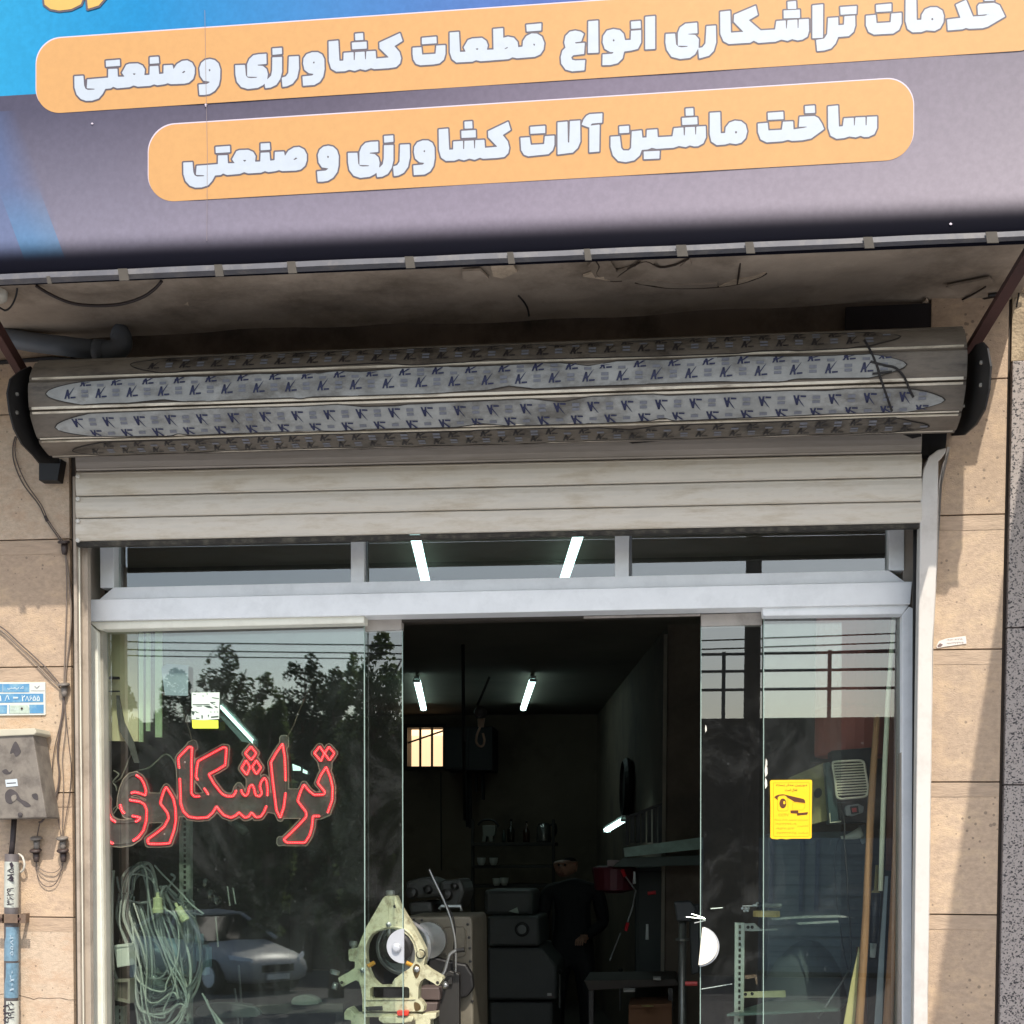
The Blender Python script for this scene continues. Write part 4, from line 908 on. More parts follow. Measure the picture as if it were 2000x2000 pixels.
# round pulls cut by the pane edges
silverM = M('pull_satin', (190,192,196), .3, .2, var=.06, scale=40); warmp = M('pull_pale', (250,240,216), .35, var=.02)
def halfdisc(cx, cy, r, a0, a1, Y, m, name='door_pull'):
    pts = [(cx+r*math.cos(math.radians(a)), cy+r*math.sin(math.radians(a))) for a in np.linspace(a0, a1, 22)]
    return G().slab(pts, Y, .012).make(name, m, fr, bev=.001)
pu = halfdisc(789, 1848, 34, 90, 270, GLY+.0, silverM)
G().lathe(U(775, 1851, GLY), [(.019, 0), (.02, .004), (.016, .014), (.01, .018)], (0, -1, 0), 18).make('pull_knob', silverM, fr, smooth=True)
halfdisc(1364, 1848, 37, -78, 90, GLY-.01, warmp); halfdisc(1366, 1849, 39, -78, 90, GLY+.012, silverM, 'pull_ring')
# paper chips and putty on the right fixed pane's edge
for x, y, s in ((1495, 1505, 6), (1496, 1490, 4), (1495, 1530, 5), (1378, 1423, 3.4)):
    G().slab([(x, y-s*2.2), (x+s*.6, y-s), (x+s*.7, y+s), (x, y+s*2.2), (x-s*.25, y)], GLY-.0035, .002).make('paint_chip', M('paint_chip', (226,222,208), .6), fr)
# ---- stickers
ylw = M('sticker_yellow', (250,198,20), .4, var=.03); yink = M('sticker_brown', (92,46,8), .5); yfaint = M('sticker_ochre', (196,146,10), .5, var=.05)
st = thing('warning_sticker', 'bright yellow camera warning sticker on the right fixed pane', 'sticker', U(1545, 1580, GLY-.004))
Zs = 12.07
def zs_(p, ox=1480, oy=1500): return [(ox+x/Zs, oy+y/Zs) for x, y in p]
SYt = GLY-.004
G().slab(zs_(P("290,310 315,285 1250,278 1280,300 1275,900 1268,1640 1235,1665 800,1665 670,1680 560,1665 460,1680 330,1665 298,1635 300,900")), SYt, .001).make('sticker_sheet', ylw, st)
def pr2(s, m, Y=SYt-.0006, nm='print'): return G().slab(zs_(P(s)), Y, .0004).make(nm, m, st)
pr2("385,690 430,650 500,625 600,618 670,632 1080,730 1110,760 1122,828 860,795 790,750 700,705 660,650 600,640 520,655 480,690 465,755", yink)
ell = " ".join("%f,%f" % (592+82*math.cos(a), 835+118*math.sin(a)) for a in np.linspace(0, 6.28, 24)[:-1]); pr2(ell, yink)
pr2("600,785 635,780 655,820 640,855 605,850", ylw, SYt-.0012)
pr2("770,1000 955,1000 960,1060 1180,1040 1185,1060 1165,1100 930,1125 920,1075 775,1068", yink)
def outl2(pts, w, m, par, Y, f=zs_):
    q = f(pts); 
    return G().rod([U(x, y, Y) for x, y in q+[q[0]]], w, 4).make('print_line', m, par)
outl2(P("370,350 1190,340 1225,370 1215,1590 1190,1608 400,1612 370,1590"), .0006, yfaint, st, SYt-.0003)
outl2(P("470,700 510,655 640,645 705,700 715,980 690,1010 500,1012 472,985"), .0007, yfaint, st, SYt-.0003)
outl2(P("830,800 1110,840 1110,930 1060,990 810,990"), .0005, yfaint, st, SYt-.0003)
def stx(s, x0, y0, x1, h, m=yfaint):
    q = zs_([(x0, y0), (x1, y0-h)]); text('lettering', s, q[0][0], q[0][1], q[1][0], (h)/Zs, SYt-.0006, m, st)
stx(fa('دوربین مدار بسته'), 430, 440, 1160, 70, yink); stx(fa('فعال است'), 645, 560, 930, 75, yink); stx('CCTV', 485, 1138, 730, 62)
stx(fa('سیستم دوربین مدار بسته'), 395, 1250, 1190, 50); stx('۰۹۱۲۳۲۹۹۰۰۹', 415, 1340, 905, 46); stx('۰۹۱۴۷-۱۲۳', 430, 1450, 860, 50); stx('۰۲۱۲۳۳۲۳۰۲۵', 430, 1555, 905, 50); stx(fa('تلفن'), 940, 1385, 1190, 34); stx(fa('شرکت'), 960, 1555, 1190, 50)
# pale leaflet with a lime green foot
lf = thing('leaflet', 'small pale printed leaflet with a lime green foot taped to the left pane', 'leaflet', U(400, 1385, GLY-.004))
Zl = 19.325
def zl(p): return [(360+x/Zl, 1340+y/Zl) for x, y in p]
def lfp(s, m, k=0, nm='print'): return G().slab(zl(P(s)), SYt-.0006*k, .0005).make(nm, m, lf)
lfp("275,245 1330,235 1310,1240 700,1290 275,1250 270,850 310,820 275,760", M('leaflet_paper', (206,220,206), .6, var=.08, scale=60), 0, 'leaflet_sheet')
lfp("285,1275 1280,1290 1285,1600 330,1600 300,1540", M('leaflet_lime', (214,226,70), .5, var=.05), 0, 'lime_sheet')
dg_ = M('leaflet_ink', (60,76,66), .6)
for s in ("310,685 960,680 1000,700 860,720 310,718", "430,745 660,738 665,768 500,775", "715,745 950,735 1090,845 900,830", "1060,755 1210,760 1290,830 1180,820", "890,600 1180,605 1160,635 1050,640 1200,720 1120,700", "400,930 570,1020 440,1000", "270,935 400,960 350,1110 290,1060", "1000,1150 1290,1120 1290,1180 1010,1200", "640,1090 700,1110 690,1230 650,1230", "880,1090 940,1080 900,1200", "430,1190 580,1210 560,1235 450,1235", "1040,420 1310,460 1300,490 1050,450", "330,310 440,310 440,332 330,332"): lfp(s, dg_, 1)
lfp("700,480 860,520 1180,820 1290,860 1230,870 960,690", M('leaflet_white', (232,240,226), .6), 2)
for s in ("970,960 1040,975 1000,1000", "1110,955 1175,975 1130,1000", "1230,955 1290,980 1250,1000", "690,340 740,380 690,395", "845,270 900,300 850,320"): lfp(s, dg_, 1)
# faint grey note
nt = tag(G().slab([(315, 1305), (326, 1296), (368, 1300), (367, 1359), (322, 1358)], GLY+.007, .001).make('paper_note', M('note_grey', (150,164,168), .7, var=.1)), 'faint grey paper note stuck behind the upper left pane', 'note')
# ================================================================== RED LED SCRIPT
LY = .24; A = lambda s: off(P(s), 190, 1440, 7.728); Bq = lambda s: off(P(s), 430, 1440, 7.728)
led = thing('led_sign', 'red LED script sign on dark acrylic hanging behind the left pane', 'sign', U(430, 1560, LY))
ye = A("75,862 140,885 165,940 160,1050 170,1150 205,1230 290,1290 440,1290 600,1265 655,1215 560,1195 430,1170 370,1110 345,1020 350,920 380,780 430,660 500,585 580,565 650,610 700,690 735,800 725,880 640,845 560,828 490,850 445,910 500,950 640,970 710,1010 745,1100 740,1250 700,1400 620,1510 500,1590 350,1612 220,1600 130,1530 80,1440 70,1200 70,1000")
re_ = A("1040,750 1100,840 1150,930 1180,1080 1185,1250 1160,1400 1090,1600 960,1610 770,1610 760,1540 900,1440 1010,1350 1080,1220 1060,1140 1000,1060 950,1000 975,900 1010,800")
kaf = A("1380,145 1430,150 1420,400 1420,700 1420,850 1470,895 1550,890 1680,865 1600,750 1520,640 1490,600 1500,480 1520,360 1700,260 1900,150 1950,155 1930,420 1800,500 1680,560 1760,700 1860,830")+Bq("40,860 100,890 190,890 230,840 250,770 280,730 310,770 330,840 380,890 420,850 440,750 480,710 510,770 530,870 590,895 630,850 600,740 620,670 665,610 700,660 715,800 710,900 700,1030 660,1130 610,1200 540,1210 470,1130 430,1200 370,1215 310,1160 280,1130 240,1180 160,1215 60,1180")+A("1850,1110 1800,1040 1740,1140 1660,1210 1500,1220 1380,1200 1300,1120 1260,1000 1250,700 1240,500 1220,330 1240,290")
alf = Bq("940,100 975,300 985,600 985,850 960,1050 905,1220 850,1100 800,700 765,380 850,230")
ter = Bq("1600,450 1660,600 1695,750 1690,950 1620,1140 1500,1190 1400,1190 1385,1350 1350,1480 1280,1590 1000,1590 960,1540 1060,1450 1200,1310 1300,1200 1300,1130 1230,1040 1170,960 1210,830 1265,710 1330,800 1420,870 1560,865 1585,830 1530,760 1470,690 1520,570")
dots = [Bq(s) for s in ("465,140 545,240 470,345 375,245", "390,350 450,450 400,570 320,470", "545,350 615,460 545,560 480,450", "1500,140 1570,240 1520,360 1420,240", "1640,145 1725,240 1650,350 1575,240")]
bars = [A("780,885 1000,895 1000,1240 780,1240"), Bq("950,825 1200,825 1210,1175 950,1175"), Bq("440,480 560,480 560,760 440,760"), Bq("-60,900 -20,900 -20,1000 -60,1000"), Bq("700,880 820,880 800,1100 700,1080"), A("1160,980 1280,980 1280,1150 1160,1150"), Bq("1500,300 1640,300 1640,460 1540,460"), A("690,1000 800,1000 800,1200 690,1200"), Bq("905,1545 945,1545 960,1580 900,1590"), A("1400,110 1450,90 1470,150 1420,160"), Bq("945,20 985,20 985,120 945,120")]
xs, ys, Fd = field([ye, re_, kaf, alf, ter]+dots+bars, [], 1.5, 14)
Fd = Fd-7.0
# counters left open in the board
for c in (A("240,1060 330,1080 400,1240 300,1200"), A("1490,700 1570,810 1500,820")):
    X, Y = np.meshgrid(xs, ys); Fd = np.maximum(Fd, -poly_sdf(c, X, Y))
v, f = msq(xs, ys, Fd, lambda x, y: U(x, y, LY+.004), (0, .012, 0))
acr = M('dark_acrylic', (90,82,80), .35, var=.12, scale=14, dirt=(136,136,130), dscale=9, damt=.5)  # faint red tint in the colour stands for the glow of the tubes
mesh_of('acrylic_board', v, f, acr, led)
v, f = msq(xs, ys, Fd, lambda x, y: U(x, y, LY+.0035), (0, .0006, 0))
rimv = msq(xs, ys, np.maximum(Fd, -(Fd+1.6)), lambda x, y: U(x, y, LY+.0034), (0, .0006, 0)); mesh_of('board_rim', rimv[0], rimv[1], M('acrylic_rim', (176,162,146), .4), led)
redM = M('led_red', (200,20,45), .4, emit=(236,20,44), estr=1.9); beadM = M('led_bead', (255,150,150), .3, emit=(255,150,140), estr=1.3); offM = M('led_off', (110,106,104), .5)
def run(loop, dark=()):
    pts = [np.array(p) for p in loop]; pts.append(pts[0]); seg = []
    tot = [0]
    for a, b in zip(pts, pts[1:]): tot.append(tot[-1]+np.hypot(*(b-a)))
    def at(s):
        i = min(np.searchsorted(tot, s, side='right')-1, len(pts)-2); t = (s-tot[i])/max(tot[i+1]-tot[i], 1e-6); return pts[i]+(pts[i+1]-pts[i])*t
    Lg = tot[-1]; s = 0; n = int(Lg/3.3); lit = G(); bd = G(); dk_ = G(); cur = []; curd = []
    def isdark(p): return any((p[0]-x)**2+(p[1]-y)**2 < r*r for x, y, r in dark)
    prev = None
    for i in range(n+1):
        p = at(Lg*i/n); d = isdark(p); w = U(p[0], p[1], LY+.001)
        if prev is not None:
            (dk_ if (d or prev[1]) else lit).rod([prev[0], w], .0058 if not (d or prev[1]) else .0017, 5, cap=False)
        if not d: bd.lathe(U(p[0]+.4, p[1], LY-.0045), [(.0010, -.002), (.0026, 0), (.0010, .002)], (0, -1, 0), 5)
        prev = (w, d)
    return lit, bd, dk_
Ad = lambda x, y, r: (190+x/7.728, 1440+y/7.728, r/7.728); Bd = lambda x, y, r: (430+x/7.728, 1440+y/7.728, r/7.728)
for lp, dk2 in ((ye, [Ad(430,1300,145), Ad(355,850,150), Ad(430,660,90), Ad(510,570,70), Ad(400,1612,135)]), (re_, []), (kaf, [Ad(1240,545,70), Ad(1560,700,60), Ad(1610,880,60), Bd(705,960,70), Bd(280,740,50)]), (alf, [Bd(985,745,70)]), (ter, [Bd(1560,1165,62)])):
    lit, bd, dk_ = run(lp, dk2)
    kind(lit.make('led_tube', redM, led), 'stuff'); kind(bd.make('led_beads', beadM, led), 'stuff')
    if dk_.v: kind(dk_.make('led_tube_unlit', offM, led), 'stuff')
lit = G(); bd = G()
for lp in dots:
    a, b, c = run(lp); lit.add(a.v, a.f); bd.add(b.v, b.f)
kind(lit.make('led_tube', redM, led), 'stuff'); kind(bd.make('led_beads', beadM, led), 'stuff')
for x, y in ((1322,375),(172,1375),(1015,1460)): G().lathe(U(190+x/7.728, 1440+y/7.728, LY+.003), [(.004, 0), (.003, .003), (.001, .004)], (0, -1, 0), 8).make('screw', M('screw_white', (216,214,208), .4), led)
cord = M('old_cord', (120,100,84), .7, var=.2); greyc = M('grey_cord', (120,118,104), .6)
cable('hanging_cord', [(376,1450),(368,1420),(358,1390),(348,1360),(344,1330)], LY, .0016, cord, led); cable('hanging_cord', [(558,1444),(572,1420),(578,1405),(588,1380),(602,1350),(612,1325)], LY, .002, cord, led)
cable('feed_cord', [(240,1524),(262,1508),(290,1500),(308,1485),(318,1476),(328,1474),(338,1484),(346,1502)], LY+.05, .0035, greyc, led)
cable('feed_cord', [(224,1528),(236,1520),(245,1500),(252,1482),(258,1468)], LY+.06, .003, greyc, led)
cable('feed_cord', [(222,1505),(232,1512),(226,1520),(220,1528),(226,1535),(228,1545)], LY+.03, .0035, greyc, led)
cable('feed_cord', [(222,1590),(228,1580),(230,1574),(222,1580),(220,1592),(232,1600),(246,1604)], LY+.02, .003, greyc, led)
# ================================================================== RIGHT-HAND WALL TAG AND LEFT WALL FITTINGS
tg = thing('torn_label', 'small torn white paper label stuck on the sandstone right of the glass', 'label', U(1858, 1257, -.024))
G().slab([(1829,1262),(1834,1252),(1848,1247),(1886,1242),(1888,1257),(1845,1263),(1830,1266)], -.0255, .001).make('label_sheet', M('label_white', (226,216,206), .6, var=.1, scale=40), tg)
text('lettering', '۰۹۱۲-۳۲۵', 1848, 1252, 1880, 3.2, -.0262, M('label_ink', (120,100,96), .6), tg, ang=-.08); text('lettering', '۰۹۱۲۳۲۳۷۵', 1848, 1259, 1882, 3.6, -.0262, M('label_ink', (0,0,0)), tg, ang=-.08)
G().slab([(1831,1261),(1836,1256),(1842,1259),(1838,1263),(1832,1264)], -.0262, .0004).make('print', M('label_ink', (0,0,0)), tg)
# blue address plate
pl_ = thing('address_plate', 'faded blue and white address plate with Persian digits on the left wall', 'plate', U(40, 1365, -.03))
blueM = M('plate_blue', (84,138,178), .5, var=.1, scale=30, dirt=(132,170,186), dscale=22, damt=.8); whiteM = M('plate_white', (206,208,200), .5, var=.08, scale=30)
Zp = 12.075
def zp(s): return [(x/Zp, 1320+y/Zp) for x, y in P(s)]
G().slab(zp("-260,150 1065,150 1072,905 1060,925 -260,940"), -.030, .008).make('plate_sheet', whiteM, pl_, bev=.001)
for s in ("-200,190 60,190 60,385 -200,385", "70,190 690,188 690,385 70,388", "-240,425 1020,418 1020,618 -240,640", "-240,700 165,690 160,890 -240,900", "215,690 230,690 228,890 215,890", "690,680 1028,678 1028,882 700,885"): G().slab(zp(s), -.0312, .001).make('blue_field', blueM, pl_)
G().slab(zp("228,700 640,690 690,760 690,890 228,890"), -.0314, .001).make('scrap_paper', M('scrap_paper', (176,190,176), .7, var=.2, scale=60), pl_)
def tp(s, x0, y0, x1, h): text('lettering', s, x0/Zp, 1320+y0/Zp, x1/Zp, h/Zp, -.0326, M('plate_letter', (222,232,232), .5), pl_)
tp('۶۵۵', 690, 592, 940, 130); tp('۲', 510, 600, 590, 140); tp('۲۱', -120, 600, 30, 140); tp(fa('کد پستی'), 180, 330, 560, 90); tp(fa('مشهد'), 240, 810, 440, 60)
def stroke(pts, w, m, par, Y=-.0322, f=zp): G().rod([U(x, y, Y) for x, y in f(pts)], w, 4).make('print_line', m, par)
LW = M('plate_letter', (0,0,0))
stroke("600,590 640,480", .0012, LW, pl_); stroke("640,480 680,600", .0012, LW, pl_); stroke("310,505 430,510", .0022, LW, pl_); stroke("310,535 420,540", .0012, LW, pl_); stroke("180,460 215,560", .0014, LW, pl_); stroke("165,460 120,590", .0012, LW, pl_)
stroke("815,240 870,290 930,230", .001, M('plate_ink', (110,106,120), .5), pl_); stroke("720,345 1050,345", .0006, M('plate_ink', (0,0,0)), pl_)
G().lathe(U(520/Zp, 1320+770/Zp, -.032), [(.004, 0), (.004, .004), (.001, .006)], (0, -1, 0), 8).make('bolt', M('bolt_rust', (70,46,40), .7), pl_)
# electric box, tilted
bxm = M('box_grey', (126,118,108), .6, var=.2, scale=14, dirt=(84,76,70), dscale=12, damt=.75, bump=.1); bxd = M('box_stain', (72,66,66), .75, var=.3, scale=20)
eb = thing('electric_box', 'tilted grey electric box with black paint smears on the left wall', 'box', U(40, 1520, -.06))
G().slab([(-40,1436),(64,1433),(91,1597),(-30,1600)], -.15, .115).make('box_body', bxm, eb, bev=.004)
G().slab([(-40,1426),(68,1422),(71,1431),(66,1435),(-40,1440)], -.158, .125).make('box_lid', M('box_lid', (186,180,160), .55, var=.1), eb, bev=.003)
def blob(pts, m=bxd, Y=-.1515): 
    q = cr([(x, y, 0) for x, y in pts], 4, True); G().slab([(p.x, p.y) for p in q], Y, .001).make('paint_smear', m, eb)
blob([(22,1462),(30,1448),(38,1460),(40,1470),(31,1478),(26,1470),(20,1472)]); blob([(10,1550),(20,1541),(33,1548),(40,1560),(52,1566),(60,1574),(50,1576),(38,1566),(30,1562),(22,1570),(12,1566)]); blob([(4,1506),(12,1502),(18,1508),(24,1504),(20,1511),(10,1512)]); blob([(62,1552),(72,1550),(74,1562),(66,1560)]); blob([(22,1556),(30,1552),(32,1560),(25,1566)], bxm, -.1526)
G().slab([(10,1523),(33,1521),(35,1535),(12,1537)], -.1522, .001).make('box_sticker', M('box_sticker', (196,204,208), .5), eb)
G().slab([(13,1529),(31,1528),(31,1530),(13,1531)], -.1526, .0005).make('print', bxd, eb)
G().lathe(U(40, 1591, -.151), [(.009, 0), (.009, .004), (.004, .006)], (0, -1, 0), 10).make('lock', bxd, eb)
for y in (1530, 1545, 1560, 1575): G().lathe(U(72+(y-1530)*.16+8, y, -.10), [(.004, -.004), (.004, .006)], (1, -.4, 0), 6).make('lug', bxm, eb)
# conduit below
cd = thing('conduit', 'grey conduit pipe wrapped in printed stickers below the electric box', 'conduit', U(22, 1900, -.06))
G().rod([U(28, 1597, -.07), U(25, 1640, -.07), U(22, 1672, -.07)], .011, 10).make('cable_entry', M('cable_black_brown', (52,44,44), .6), cd, smooth=True)
G().rod([U(23, 1668, -.07), U(22, 1800, -.07), U(21, 2450, -.07)], .0265, 16).make('pipe', M('pipe_grey', (92,86,86), .5, var=.2, scale=12), cd, smooth=True)
def wrap(y0, y1, m, name='sticker'): 
    a = U(23, y0, -.07); b = U(22, y1, -.07); return G().rod([a, b], .0272, 18, cap=False).make(name, m, cd, smooth=True)
wrap(1683, 1772, M('wrap_white', (184,186,176), .5, var=.15, scale=40)); wrap(1810, 1876, M('wrap_blue', (112,142,160), .35, var=.3, scale=50)); wrap(1880, 1948, M('wrap_blue2', (104,134,152), .35, var=.3, scale=60)); wrap(1954, 2120, M('wrap_white', (0,0,0)))
inkK = M('wrap_ink', (48,40,48), .6); inkW = None
for s, x, y, w, h, m in (('۳۶۲۹', 27, 1768, 34, 15, inkK), ('۵۱۵', 27, 1722, 26, 13, inkK), ('۱۹۲۶', 28, 1990, 34, 13, inkK), ('۵۴۱', 17, 1998, 36, 11, inkK), ('۵۵۸۲', 26, 1866, 40, 7, M('wrap_mid_ink', (160,176,186), .5)), ('۱۰۲۰', 27, 1936, 40, 8, M('wrap_mid_ink', (0,0,0)))):
    text('lettering', s, x, y, x+w, h, -.0985, m, cd, ang=-math.pi/2)
for y in (1691, 1717): G().slab([(18,y-4),(23,y-8),(27,y),(22,y+5)], -.0985, .0004).make('print', inkK, cd)
g = G().slab([(-10,1785),(50,1786),(50,1803),(-10,1803)], -.105, .004); g.slab([(34,1785),(38,1785),(38,1803),(34,1803)], -.105, .1); g.slab([(4,1785),(8,1785),(8,1803),(4,1803)], -.105, .1); g.make('clamp', M('clamp_rust', (112,92,76), .7, var=.3, scale=20), cd, bev=.001)
for x in (2, 38): G().lathe(U(x, 1795, -.105), [(.006, 0), (.006, .005), (.002, .006)], (0, -1, 0), 6).make('bolt', M('bolt_rust', (0,0,0)), cd)
G().rod(cr([U(36, 1668, -.05), U(44, 1674, -.06), U(48, 1690, -.06), U(43, 1702, -.05), U(36, 1702, -.04)], 4), .0045, 6).make('white_tie', M('tie_white', (210,204,190), .5), cd, smooth=True)
# cables and insulators
wireM = M('wall_wire', (92,80,74), .6, var=.2); wireL = M('wall_wire_light', (126,112,100), .6, var=.2); ins = M('insulator_brown', (66,54,50), .5, var=.3, scale=20); insL = M('insulator_grey', (120,112,104), .5, var=.3, scale=20)
def insulator(x, y, m, lab, par2=True):
    o = thing('insulator', lab, 'insulator', U(x, y, -.03), 'cable insulators on the left wall')
    c = U(x, y, -.045)
    G().lathe(c+Vector((0, .0, .012)), [(.007, 0), (.021, .001), (.024, .006), (.020, .011), (.006, .013)], (0, -.25, 1), 16).make('cap', m, o, smooth=True)
    G().lathe(c+Vector((0, .004, -.028)), [(.009, 0), (.012, .012), (.013, .04)], (0, 0, 1), 12).make('stem', m, o, smooth=True)
    G().rod([c, U(x, y, 0)], .004, 6).make('nail', black, o)
insulator(125, 1068, ins, 'topmost dark insulator on the left wall just under the second tile joint')
insulator(125, 1346, insL, 'grey insulator where the wall cables gather, right of the blue plate')
insulator(71, 1646, insL, 'upper left insulator of the four, under the corner of the electric box')
insulator(122, 1646, insL, 'upper right insulator of the four, below the fanned wires')
insulator(70, 1670, ins, 'lower left insulator of the four above the hanging wire loops')
insulator(123, 1670, ins, 'lower right insulator of the four above the hanging wire loops')
def wires(name, lab, lst, grp=None):
    o = thing(name, lab, 'cable', U(lst[0][0][0][0], lst[0][0][0][1], -.03), grp)
    for pts, r, m in lst: cable('strand', pts, -.035, r, m, o)
wires('wall_cable', 'pair of dark wires curving from the roll bracket down to the topmost wall insulator', [([(30,852),(25,875),(28,905),(45,945),(75,985),(90,1015),(110,1045),(122,1062)], .0028, wireM), ([(33,852),(29,876),(34,905),(52,945),(80,985),(94,1015),(114,1045),(127,1062)], .0022, wireM), ([(88,1008),(92,1018)], .006, ins)])
wires('wall_cable', 'two vertical wires running between the two upper insulators', [([(127,1078),(130,1120),(130,1180),(128,1240),(126,1300),(125,1338)], .0028, wireL), ([(128,1078),(135,1130),(139,1190),(137,1240),(130,1300),(127,1338)], .0028, wireL)])
wires('wall_cable', 'two wires sweeping in from the left edge to the insulator by the blue plate', [([(-10,1218),(10,1230),(40,1258),(70,1285),(95,1310),(120,1340)], .003, wireM), ([(-10,1222),(8,1236),(35,1262),(62,1288),(90,1318),(118,1344)], .0028, wireL)])
wires('wall_cable', 'fan of wires dropping from the grey insulator past the electric box', [([(125,1356),(124,1385),(118,1420),(114,1450),(113,1480),(116,1510),(113,1540),(104,1570),(92,1590),(82,1604),(76,1606)], .0042, wireM), ([(123,1358),(120,1400),(107,1460),(102,1500),(103,1540),(112,1590),(120,1636)], .0018, wireM), ([(126,1358),(129,1400),(134,1450),(139,1500),(136,1550),(128,1600),(123,1636)], .0018, wireM), ([(125,1358),(128,1420),(122,1480),(124,1530),(122,1600),(121,1636)], .0018, wireL), ([(78,1606),(75,1620),(72,1636)], .002, wireM)])
wires('wall_cable', 'thin wire loops hanging between the lowest pair of insulators', [([(71,1678),(74,1692),(88,1702),(105,1704),(117,1696),(122,1680)], .0018, wireL), ([(70,1678),(75,1700),(90,1712),(108,1712),(119,1698),(124,1680)], .0016, wireL), ([(70,1678),(72,1705),(80,1724),(94,1732),(108,1726),(118,1706),(124,1682)], .0018, wireM)])
# ================================================================== INSIDE, NEAR THE GLASS
# ---- cream machine frame (lathe steady rest)
Zr = 3.864
def zr_(s): return off(P(s), 630, 1650, Zr)
creamP = M('cream_machine_paint', (200,196,164), .45, var=.12, scale=14, dirt=(108,92,60), dscale=22, damt=.75, bump=.08)
steel = M('turned_steel', (170,170,168), .3, .8, var=.15, scale=20); dsteel = M('dark_oily_steel', (58,56,54), .4, .5, var=.3, scale=15); brass = M('brass_tip', (206,150,60), .35, .4, var=.1)
RYp = .62
rs = thing('steady_rest', 'cream painted cast machine frame with a round opening and adjusting screws, behind the door edge', 'machine', U(760, 1850, RYp))
out_ = zr_("468,392 478,386 545,386 553,398 575,450 615,520 680,620 735,720 770,790 776,850 762,910 800,940 900,1000 906,1016 878,1060 862,1062 840,1045 770,1005 740,1030 724,1070 720,1165 745,1185 766,1220 760,1258 300,1258 300,1160 290,1080 275,1035 250,1020 150,1070 138,1060 118,1012 122,1000 200,958 243,928 245,882 205,876 198,865 195,800 200,788 262,780 300,690 330,620 400,500 455,405")
hole_ = zr_("470,640 500,634 540,636 600,652 650,692 685,750 700,820 694,880 660,930 600,968 545,1010 530,1035 522,1062 425,1065 400,1045 370,1012 345,960 325,885 320,810 330,750 360,690 410,655")
slot_ = zr_("372,1072 640,1072 655,1085 656,1150 645,1165 370,1165 357,1150 357,1088")
xs, ys, Fd = field([out_], [hole_, slot_], 1.3, 6)
v, f = msq(xs, ys, Fd, lambda x, y: U(x, y, RYp), (0, .07, 0)); mesh_of('cast_frame', v, f, creamP, rs)
# raised rib round the opening and casting web
def ridge(pts, w, t=.012, Y=RYp, m=creamP, name='raised_rib', closed=False):
    q = [U(x, y, Y) for x, y in pts]; q = cr(q, 3, closed); 
    if closed: q.append(q[0])
    return G().rod(q, w, 6).make(name, m, rs, smooth=True)
ridge(zr_("330,870 318,800 330,735 365,675 420,640 480,622 550,622 620,640 672,685 705,745 722,800 728,835"), .006)
ridge(zr_("510,400 505,470 500,560 500,600"), .004); ridge(zr_("545,430 570,520 560,590"), .0035)
G().slab(zr_("300,1165 700,1160 700,1168 300,1172"), RYp-.006, .01).make('ledge', creamP, rs)
def knob(cx, cy, ang, r, name='adjusting_screw', ln=.06, m=steel):
    c = U(630+cx/Zr, 1650+cy/Zr, RYp+.03); d = Vector((math.cos(ang), 0, math.sin(ang)))
    G().lathe(c, [(r*.5, -ln), (r*.5, -.012), (r*.85, -.01), (r, -.004), (r, .008), (r*.8, .012), (r*.3, .013)], d, 16).make(name, m, rs)
knob(512, 365, math.pi/2, .02); knob(232, 748, math.pi/2, .018)
G().lathe(U(630+742/Zr, 1650+825/Zr, RYp), [(.016, 0), (.017, .008), (.014, .018), (.005, .02)], (0, -1, 0), 16).make('pivot_bolt', creamP, rs); G().lathe(U(630+742/Zr, 1650+825/Zr, RYp+.0), [(.021, -.004), (.021, .003)], (0, -1, 0), 16).make('washer', dsteel, rs)
for cx, cy in ((500, 603), (710, 940), (303, 945)):
    G().lathe(U(630+cx/Zr, 1650+cy/Zr, RYp), [(.013, -.004), (.013, .004), (.008, .006), (.008, .016), (.003, .018)], (0, -1, 0), 6).make('nut', steel, rs)
for a, b in (((392,888),(345,915)), ((632,890),(680,912))):
    p0 = U(630+a[0]/Zr, 1650+a[1]/Zr, RYp+.01); p1 = U(630+b[0]/Zr, 1650+b[1]/Zr, RYp+.01); G().rod([p0, p1], .0095, 10).make('brass_tip', brass, rs)
G().rod([U(630+500/Zr, 1650+600/Zr, RYp+.02), U(630+505/Zr, 1650+690/Zr, RYp+.02)], .011, 12).make('guide_rod', steel, rs, smooth=True)
for c, q in (((100,1040),(85,1090)), ((920,1040),(935,1075))):
    G().rod([U(630+c[0]/Zr, 1650+c[1]/Zr, RYp+.02), U(630+q[0]/Zr, 1650+q[1]/Zr, RYp+.01)], [.011, .014], 12).make('adjusting_screw', steel, rs, smooth=True)
G().lathe(U(630+92/Zr, 1650+962/Zr, RYp+.03), [(.01, -.01), (.022, -.008), (.022, .008), (.01, .01)], (.3, 0, 1), 16).make('adjusting_screw', steel, rs)
for cx, cy in ((145,1040), (868,1040), (545,465)): G().lathe(U(630+cx/Zr, 1650+cy/Zr, RYp-.0005), [(.007, -.002), (.007, .001), (.002, .001)], (0, -1, 0), 10).make('bore', dsteel, rs)
